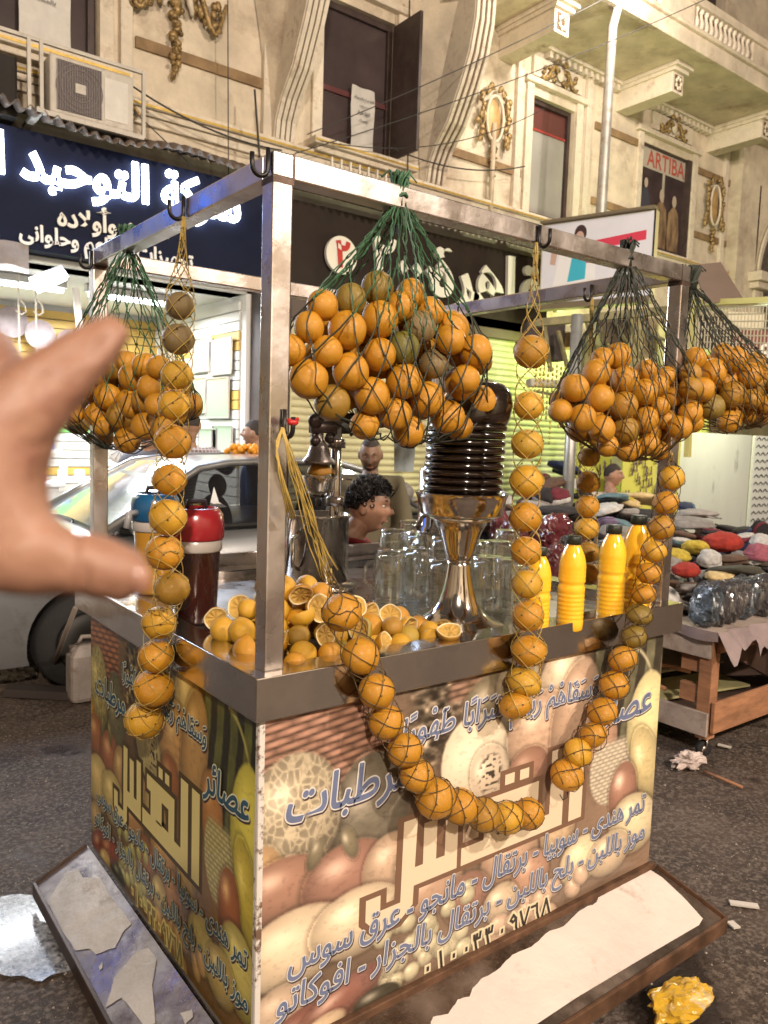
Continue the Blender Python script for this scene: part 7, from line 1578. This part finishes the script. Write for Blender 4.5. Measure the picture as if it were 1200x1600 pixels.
# shop corner; the yellow green light is put into the wall colour
yg = mat('lit_yellow_green_wall', (.55, .62, .16), .7, var=.1, vscale=2); m = MB(); m.bx(9.9, 10.05, 4.9, 6.45, .1, 3.1); m.bx(10.1, 12.5, 6.3, 6.36, .1, 3.2); tag(m.build('wall_shop_corner', yg), kind='structure')
poleg = mat('galvanised_pole', (.42, .42, .40), .4, .7, var=.2, vscale=8)
a = pT(902, 500, 7.4); m = MB(); m.smooth = True; m.tube([(a[0], a[1], .1), (a[0], a[1], a[2]+.05)], .055, 14); tag(m.build('metal_pole', poleg), 'thick galvanised pole standing behind the heap of caps', 'pole')
rkm = mat('rack_yellow', (.60, .60, .10), .5); acc = mat('accessory_dark', (.05, .03, .03), .5, col2=(.35, .25, .2), vscale=30)
for i, (px_, t_) in enumerate(((1003, 8.8), (1035, 8.9), (930, 9.2))):
    c = pT(px_, 690, t_); rk = empty('accessory_rack', tuple(c*V(1, 1, 0)), ('yellow accessory rack left of the right-hand cart post', 'narrow accessory rack just behind the right-hand cart post', 'accessory rack behind the thin string of oranges')[i], 'rack')
    m = MB(); m.box((c[0], c[1], 1.3), (.42, .04, 2.0), rz=-.6); m.build('back_panel', rkm, rk)
    m = MB(); m.smooth = True
    for k in range(60): q = V(c[0], c[1], .6)+V(math.cos(-.6), math.sin(-.6), 0)*RNG.uniform(-.19, .19)+V(-.03, -.05, RNG.uniform(0, 1.6)); m.tube([q, q+V(0, 0, -.07)], .008, 4); m.ell(q+V(0, 0, -.08), (.018, .012, .018), 6, 4)
    m.build('hanging_accessories', acc, rk)['kind'] = 'stuff'
# clutter above the stall: shelf boxes, blinds, beams
rng2 = random.Random(11)
cl_c = [(.05, .035, .03), (.30, .24, .13), (.45, .42, .2), (.16, .12, .08), (.55, .5, .4), (.2, .1, .06)]
for k, (a, b, w_, h_, c_, lab) in enumerate(((848, 535, .5, .45, 0, 'black speaker box under the poster edge'), (868, 600, .7, .10, 4, 'bundle of papers on the shelf beside the pole'), (1005, 530, .5, .5, 1, 'tan hanging bag behind the right bag neck'), (1040, 540, .35, .5, 2, 'yellow packet hanging behind the right post'), (960, 520, .4, .3, 3, 'brown box behind the right bag neck'), (1000, 585, .6, .4, 1, 'tan bundle behind the right bag of oranges'), (930, 560, .35, .6, 2, 'yellowish parcel beside the metal pole'), (955, 715, .8, .5, 4, 'pale grey panel behind the seller'))):
    P = pT(a, b, 9.6 if k != 7 else 9.9); m = MB(); m.box(P, (w_, .2, h_), rz=-.5); tag(m.build('stored_box', mat('clutter_'+'abcdef'[c_], cl_c[c_], .7, var=.25, vscale=4), bevel=.02), lab, 'box')
m = MB()
for k in range(9): p = pT(850+k*22, 505+rng2.uniform(-8, 14), 9.4); q = pT(860+k*26, 560+rng2.uniform(-30, 60), 9.3); m.beam(p, q, .05, .03)
m.beam(pT(840, 612, 9), pT(900, 625, 8.8), .3, .03); m.beam(pT(835, 505, 8.6), pT(1200, 470, 8), .10, .08)
tag(m.build('awning_struts', mat('strut_dingy', (.24, .21, .10), .7, var=.3)), 'tangle of dingy struts and rods under the poster and awning', 'struts', kind='stuff')
# hanging chains of trinkets in front of the green shop
m = MB(); m.smooth = True
for k in range(11):
    p = pT(838+k*6.5, 575+rng2.uniform(-8, 8), 8.2); n_ = rng2.randint(8, 16)
    for j in range(n_): m.ell(p+V(0, 0, -.055*j), (.014, .014, .022), 6, 4)
tag(m.build('trinket_chains', mat('trinket_gold', (.45, .38, .10), .4, .4)), 'hanging chains of small trinkets in front of the green lit shop', 'chains', kind='stuff')
# brown board awning and wire grid with signs
A = [pT(1085, 418, 8.2), pT(1126, 414, 8.4), pT(1160, 470, 7.2), pT(1100, 474, 7.0)]
m = MB(); m.poly(A, .03, (0, 0, 1)); tag(m.build('board_awning', mat('brown_board', (.17, .115, .085), .7, var=.1, vscale=3)), 'tilted brown board awning right of the cart frame corner', 'awning')
gr = empty('wire_grid', tuple(pT(1150, 520, 7)*V(1, 1, 0)), 'wire mesh panel with small painted signs at the upper right', 'wire grid'); c0 = pT(1085, 482, 7.4); c1_ = pT(1210, 478, 6.6); dn = V(0, 0, -.62); wm = mat('grid_wire', (.50, .45, .32), .5, .3)
m = MB()
for k in range(25): p = c0*(1-k/24)+c1_*k/24; m.tube([p, p+dn], .006, 4)
for k in range(11): m.tube([c0+dn*k/10, c1_+dn*k/10], .006, 4)
m.build('wires', wm, gr); 
back = V(FWD[0], FWD[1], 0)*.35
for k, (a, b, w_, h_, mm) in enumerate(((1165, 500, .35, .14, mat('sign_cream', (.6, .55, .4), .6)), (1178, 545, .42, .34, mat('sign_darkred', (.16, .04, .03), .6)), (1120, 520, .35, .3, mat('clutter_a', cl_c[0], .7)))):
    P = pT(a, b, 7.4); q = MB(); q.box(P, (w_, .02, h_), rz=-.6); q.build('sign_plate', mm, gr)
d_ = V(math.cos(-.6), math.sin(-.6), 0); P = pT(1192, 548, 7.36)+V(-.02, -.03, 0); lettering('sign_digit', '9', P-d_*.04+V(0, 0, -.1), P+d_*.06+V(0, 0, -.1), UZ, 1, wl, gr, off=.02, nrm=(-.56, -.82, 0), ar=False)
m = MB(); m.beam(c0+V(0, 0, .1), c0+V(.05, 0, -1.4), .05, .05); m.beam(c0+V(0, 0, .05), c1_+V(0, 0, .05), .06, .05); m.build('frame', mat('frame_yellow', (.5, .45, .15), .6), gr)
# backlit clothing poster
T0, T1 = pZ(848, 352, 4.45), pZ(1026, 327, 4.45); dU = (T1-T0)/np.linalg.norm(T1-T0); Wp = np.linalg.norm(T1-T0); Hp = Wp*.70; nP = V(dU[1], -dU[0], 0); 
if nP @ (CAM-T0) < 0: nP = -nP
po = empty('poster_sign', tuple(T0*V(1, 1, 0)), 'slanted advertising poster with a pale figure, a red band and a web address', 'poster')
m = MB(); m.poly([T0, T1, T1-V(0, 0, Hp), T0-V(0, 0, Hp)], .12, -nP); m.build('box', mat('poster_side', (.50, .43, .26), .6), po)
def pp_(u, v, l=.004): return T0+dU*Wp*u-V(0, 0, Hp*v)+nP*l
def patch(name, pts, mm, l=.004):
    m = MB(); m.poly([pp_(u, v, l) for u, v in pts]); return m.build(name, mm, po)
pw_ = mat('poster_white', (.62, .60, .63), .35, var=.06, vscale=1.5, emit=.22, ecol=(.8, .78, .8)); pr2 = mat('poster_band_red', (.62, .05, .09), .4, emit=.15, ecol=(.62, .05, .09))
patch('sheet', [(.01, .012), (.985, .012), (.985, .988), (.01, .988)], pw_, .003)
patch('red_band', [(.48, .27), (.93, .22), (.93, .33), (.48, .38)], pr2, .006); patch('red_band', [(.42, .50), (.60, .50), (.60, .53), (.42, .53)], pr2, .006)
ell_ = lambda cx, cy, rx, ry, n=22: [(cx+rx*math.cos(2*PI*k/n), cy+ry*math.sin(2*PI*k/n)) for k in range(n)]
patch('hair', ell_(.36, .16, .055, .10), mat('poster_hair', (.06, .03, .03), .5), .005); patch('face', ell_(.355, .21, .038, .075), mat('poster_skin', (.62, .42, .34), .5), .0065)
patch('white_clothes', [(.18, .36), (.30, .30), (.40, .30), (.50, .38), (.52, .95), (.10, .95)], mat('poster_cloth', (.74, .72, .70), .5, emit=.2), .0055)
patch('sleeve', [(.30, .38), (.43, .36), (.42, .72), (.26, .74)], mat('poster_cyan', (.05, .42, .56), .5, emit=.15, ecol=(.05, .42, .56)), .0075); patch('arm', [(.10, .34), (.16, .33), (.14, .52), (.09, .50)], mat('poster_skin', (.62, .42, .34), .5), .0075)
patch('legs', [(.22, .84), (.30, .84), (.29, .97), (.22, .97)], mat('poster_leg', (.55, .32, .3), .5), .0075); patch('address_band', [(.44, .90), (.82, .88), (.82, .915), (.44, .935)], pr2, .008)
lettering('web_address', 'www.buscotton.com', pp_(.46, .925), pp_(.80, .905), UZ, 1, wl, po, off=.01, nrm=nP, lift=.006, ar=False); lettering('poster_line', 'ROMA ST', pp_(.66, .86), pp_(.80, .85), UZ, 1, mat('ink_dark', (.05, .05, .06), .5), po, off=.01, nrm=nP, lift=.006, ar=False)
patch('dark_edge', [(.985, 0), (1.0, 0), (1.0, 1), (.985, 1)], mat('black_trim', (.02, .02, .02), .4), .006)
m = MB(); m.beam(T0-V(0, 0, Hp+.03), T1-V(0, 0, Hp+.03), .15, .08); m.beam(T0+V(0, 0, .02), T1+V(0, 0, .02), .16, .03); m.build('frame', mat('frame_dingy', (.20, .16, .10), .6), po)
m = MB(); m.bx(7.9, 8.1, 5.6, 6.3, 3.0, 3.2); tag(m.build('poster_bracket', rust), 'steel bracket behind the poster', 'bracket')
# lamp posts
lp_m = mat('lamp_post_grey', (.46, .44, .41), .45, .5, var=.15, vscale=6, dirt=((.25, .17, .10), 9, .55, .75))
def lamp_post(x, y, h, lab, lean=(0, 0), arm=(.3, -.5)):
    l = empty('street_lamp', (x, y, 0), lab, 'street lamp')
    m = MB(); m.smooth = True; m.tube([(x, y, 0), (x+lean[0]*.6, y+lean[1]*.6, h*.6), (x+lean[0], y+lean[1], h*.93), (x+lean[0]+arm[0]*.4, y+lean[1]+arm[1]*.4, h)], [.085, .07, .06, .05], 16); m.build('post', lp_m, l)
    m = MB(); m.smooth = True; e = V(x+lean[0]+arm[0], y+lean[1]+arm[1], h+.04); m.ell(e, (.28, .14, .07), 18, 10, rot=rotm(math.atan2(arm[1], arm[0]))); m.build('head', lp_m, l)
    m = MB(); m.smooth = True; m.ell(e+V(0, 0, -.045), (.20, .10, .045), 16, 8, rot=rotm(math.atan2(arm[1], arm[0]))); m.build('lens', mat('lamp_lens', (1, .95, .85), .3, emit=40, ecol=(1, .86, .66)), l)
    return l
a = pY(936, 335, 5.3); lamp_post(a[0], 5.3, 7.55, 'pale weathered street lamp post rising in front of the balcony', lean=(.06, 0), arm=(-.1, -.5))
lamp_post(-3.9, -6.9, 6.2, 'street lamp post behind the viewer on the left', arm=(.4, .4)); lamp_post(4.2, -8.1, 7.4, 'street lamp post behind the viewer on the right', arm=(0, .5))
# overhead wires
wr = mat('black_cable', (.03, .028, .028), .6)
def wire(a, b, sag, r=.006, lab=''):
    a, b = np.array(a), np.array(b); m = MB(); m.tube([a*(1-t)+b*t-V(0, 0, sag*4*t*(1-t)) for t in np.linspace(0, 1, 14)], r, 5); tag(m.build('overhead_wire', wr), lab, 'wire')
wire(pY(200, 130, 6.3), pY(440, 235, 6.3), .10, .01, 'thick sagging cable below the lion ornament'); wire(pY(480, 210, 6.3), pY(940, 0, 5.2), .05, .006, 'thin wire rising over the fluted console to the top edge'); wire(pY(460, 240, 6.35), pY(1100, 0, 4.8), .1, .006, 'thin wire crossing behind the oval medallion'); wire(pY(610, 230, 6.4), pY(820, 260, 6.2), .14, .009, 'dark cable looping from the open window to the drain pipe')
wire(pY(356, 0, 6.35), pY(357, 290, 6.35), 0, .006, 'vertical wire running down the stucco left of the console'); wire(pY(398, 140, 6.2), pY(406, 250, 6.1), 0, .012, 'short dark vertical cable above the cart corner'); wire(pY(640, 0, 6.3), pY(637, 285, 6.3), 0, .010, 'dark vertical cable beside the open window'); wire(pY(500, 220, 6.3), pY(850, 170, 6.0), .25, .006, 'slack wire from the window sill towards the medallion')
wire(pY(200, 165, 6.3), pY(300, 260, 6.2), .0, .006, 'slanting wire from the plaster bracket down to the corrugated sheet')
# ================================================================== LITTER AND SMALL THINGS ON THE GROUND
P = pZ(1085, 1192, 0); clr = mat('crumpled_bag_pinkish', (.60, .50, .46), .25, coat=.5, var=.2, vscale=30, bump=1, bscale=40)
def crumple(c, r, seed, mm, name, lab, cat, flat=.6, n=26, amp=.5):
    m = MB(); m.smooth = False; m.ell(c, r, n, int(n*.6), fn=lambda d, q: q*(1+amp*mnoise.noise(Vector(tuple(d*2.3+seed)))+amp*.5*mnoise.noise(Vector(tuple(d*6+seed)))))
    return tag(m.build(name, mm, loc=tuple(c)), lab, cat)
crumple(P+V(-.06, 0, .03), (.10, .055, .035), 3, clr, 'plastic_bag', 'crumpled translucent bag on the ground below the stall wheel', 'bag', amp=.9)
a, b = pZ(1100, 1205, .01), pZ(1160, 1230, .01); m = MB(); m.smooth = True; m.tube([a, b], .008, 6); tag(m.build('stick', wood), 'thin stick lying beside the crumpled translucent bag', 'stick')
for k, (p, q, lab) in enumerate((((1122, 1163), (1142, 1168), 'small white scrap near the stall wheel'), ((1140, 1410), (1185, 1416), 'long pale scrap on the asphalt right of the cart'), ((1140, 1440), (1152, 1450), 'small pinkish scrap near the flap corner'))):
    a, b = pZ(*p, .008), pZ(*q, .008); m = MB(); m.beam(a, b, .028, .006); tag(m.build('paper_scrap', mat('scrap', (.55, .5, .45), .7)), lab, 'scrap')
P = pZ(1062, 1570, .02); ym_ = mat('yellow_foil', (.60, .36, .03), .15, coat=.9, bump=.8, bscale=22, var=.25, vscale=12, dirt=((.62, .55, .42), 10, .55, .65)); crumple(P+V(0, .0, .015), (.115, .065, .032), 12, ym_, 'crumpled_wrapper', 'crumpled glossy yellow wrapper lying at the lower right corner', 'wrapper', amp=.38, n=30)
# jerrycan and clutter under the car front
P = pZ(120, 1085, 0)+V(-.02, -.32, 0); jc = mat('dirty_white_plastic', (.34, .29, .26), .45, var=.15, vscale=8, dirt=((.14, .10, .08), 9, .5, .75))
P = pZ(122, 1082, 0)
m = MB(); m.smooth = False; hh = .36; x, y = P[0], P[1]-.15
m.add([(x-.10, y-.08, 0), (x+.10, y-.08, 0), (x+.10, y+.08, 0), (x-.10, y+.08, 0), (x-.10, y-.08, hh*.8), (x+.10, y-.08, hh*.8), (x+.10, y+.08, hh*.8), (x-.10, y+.08, hh*.8), (x-.05, y-.05, hh), (x+.09, y-.05, hh*.97), (x+.09, y+.05, hh*.97), (x-.05, y+.05, hh)], [(0, 1, 2, 3), (0, 1, 5, 4), (1, 2, 6, 5), (2, 3, 7, 6), (3, 0, 4, 7), (4, 5, 9, 8), (5, 6, 10, 9), (6, 7, 11, 10), (7, 4, 8, 11), (8, 9, 10, 11)])
j = m.build('jerrycan', jc, loc=(x, y, 0), bevel=.03); tag(j, 'dirty white plastic jerrycan on the ground behind the cart by the car wheel', 'jerrycan')
m = MB(); m.smooth = True; m.tube([(x-.04, y, hh-.01), (x-.02, y, hh+.035), (x+.06, y, hh+.03), (x+.08, y, hh-.02)], .014, 8); m.lathe([(.025, 0), (.025, .04)], (x-.07, y, hh*.86), 16); m.build('handle', jc, j)
a = pY(118, 950, 2.7); b = pZ(75, 1060, .02); m = MB(); m.smooth = True; m.tube([a, b], .014, 6); tag(m.build('stick', mat('grey_stick', (.2, .16, .13), .8)), 'grey stick leaning against the back of the cart near the jerrycan', 'stick')
a, b = pZ(15, 1078, .03), pZ(138, 1085, .03); m = MB(); m.beam(a, b, .12, .05); tag(m.build('kerb_beam', mat('dark_beam', (.04, .03, .027), .7)), 'dark low beam lying on the asphalt in front of the car wheel', 'beam')
crumple(pZ(25, 1050, .05), (.10, .07, .05), 21, mat('litter_pale', (.4, .38, .36), .6), 'plastic_bag', 'pale crumpled bag under the car bumper', 'bag', amp=.8)
# ================================================================== THE HAND IN THE FOREGROUND
hand_m = mat('hand_skin', (.20, .095, .06), .5, col2=(.31, .165, .11), vscale=9, bump=.6, bscale=120, sub=.2, dirt=((.19, .07, .05), 30, .52, .75))
tq = .26
def H(px_, py_, t=tq): return pT(px_, py_, t)
hv = [(-70, 770, .25, 118), (5, 690, .25, 92), (35, 635, .25, 76), (80, 597, .252, 59), (118, 565, .256, 50), (150, 540, .262, 42), (178, 517, .266, 31), (190, 504, .267, 22),       # 0-7 palm, index
      (-10, 830, .25, 98), (50, 868, .25, 76), (100, 876, .252, 58), (140, 882, .254, 53), (175, 893, .256, 53), (205, 903, .258, 46), (222, 910, .259, 34),              # 8-14 thumb
      (-90, 640, .28, 85), (-30, 590, .30, 62), (-20, 560, .33, 55), (-60, 545, .36, 45),                                                                            # 15-18 middle
      (-150, 660, .29, 80), (-110, 590, .32, 58), (-100, 560, .35, 50), (-140, 550, .38, 42),                                                                        # ring
      (-220, 720, .28, 75), (-190, 640, .31, 52), (-180, 610, .34, 44), (-210, 600, .36, 36),                                                                        # little
      (-230, 860, .24, 130), (-420, 980, .22, 125), (-700, 1100, .20, 135)]                                                                                          # wrist, forearm
he = [(0, 1), (1, 2), (2, 3), (3, 4), (4, 5), (5, 6), (6, 7), (0, 8), (8, 9), (9, 10), (10, 11), (11, 12), (12, 13), (13, 14), (0, 15), (15, 16), (16, 17), (17, 18), (0, 19), (19, 20), (20, 21), (21, 22), (0, 23), (23, 24), (24, 25), (25, 26), (0, 27), (27, 28), (28, 29)]
vs, fs = skin_mesh([H(a, b, t) for a, b, t, r in hv], he, [r*t/FPX for a, b, t, r in hv], 0, 3)
hnd = empty('hand', tuple(H(-60, 770)), 'outstretched blurred hand in the foreground with thumb and index finger apart', 'hand')
m = MB(); m.smooth = True; vv = []
def crease(v):
    u_, w_ = proj(v); return u_, w_
vs = np.array(vs)
ctr = np.array([H(a, b, t) for a, b, t, r in hv])
for v in vs:
    u_, w_ = proj(v); k = 0
    for (cx, cy, sx, sy, am, ang) in ((120, 850, 6, 45, .0020, .15), (105, 860, 5, 45, .0014, .2), (92, 855, 4, 40, .0010, .25), (150, 548, 5, 45, .0015, .7), (100, 565, 6, 55, .0018, .75), (88, 577, 5, 45, .0013, .75), (135, 890, 5, 35, .0012, .1), (40, 700, 7, 70, .0012, 1.3), (165, 535, 4, 35, .0009, .7)):
        dx, dy = u_-cx, w_-cy; c_, s_ = math.cos(ang), math.sin(ang); p_, q_ = dx*c_+dy*s_, -dx*s_+dy*c_; k += am*math.exp(-(p_/sx)**2-(q_/sy)**2)
    j = np.argmin(np.linalg.norm(ctr-v, axis=1)); d = v-ctr[j]; L = np.linalg.norm(d)+1e-9; vv.append(v-d/L*k+d/L*.0004*mnoise.noise(Vector(tuple(v*160))))
m.add(vv, fs); hb_ = m.build('skin', hand_m, hnd, fixn=False)
# thumb nail
nl = MB(); nl.smooth = True; c = H(208, 903, .2492); P_ = []
for i in range(9):
    row = []
    for j in range(9):
        a, b = (i/4-1), (j/4-1); k = math.sqrt(max(0, 1-.0*a*a)); a2 = a*math.sqrt(1-b*b/2.2); b2 = b*math.sqrt(1-a*a/2.2)
        row.append(c+RGT*a2*24*.25/FPX+UPV*(b2*27*.25/FPX)-UPV*(a2*3*.25/FPX)+FWD*(.0026*b2*b2+.0020*a2*a2))
    P_.append(row)
nl.grid(P_); nl.build('nail', mat('nail', (.27, .135, .095), .38, coat=.15), hnd, fixn=False)
bpy.data.objects.remove(bpy.data.objects['nail']) if False else None
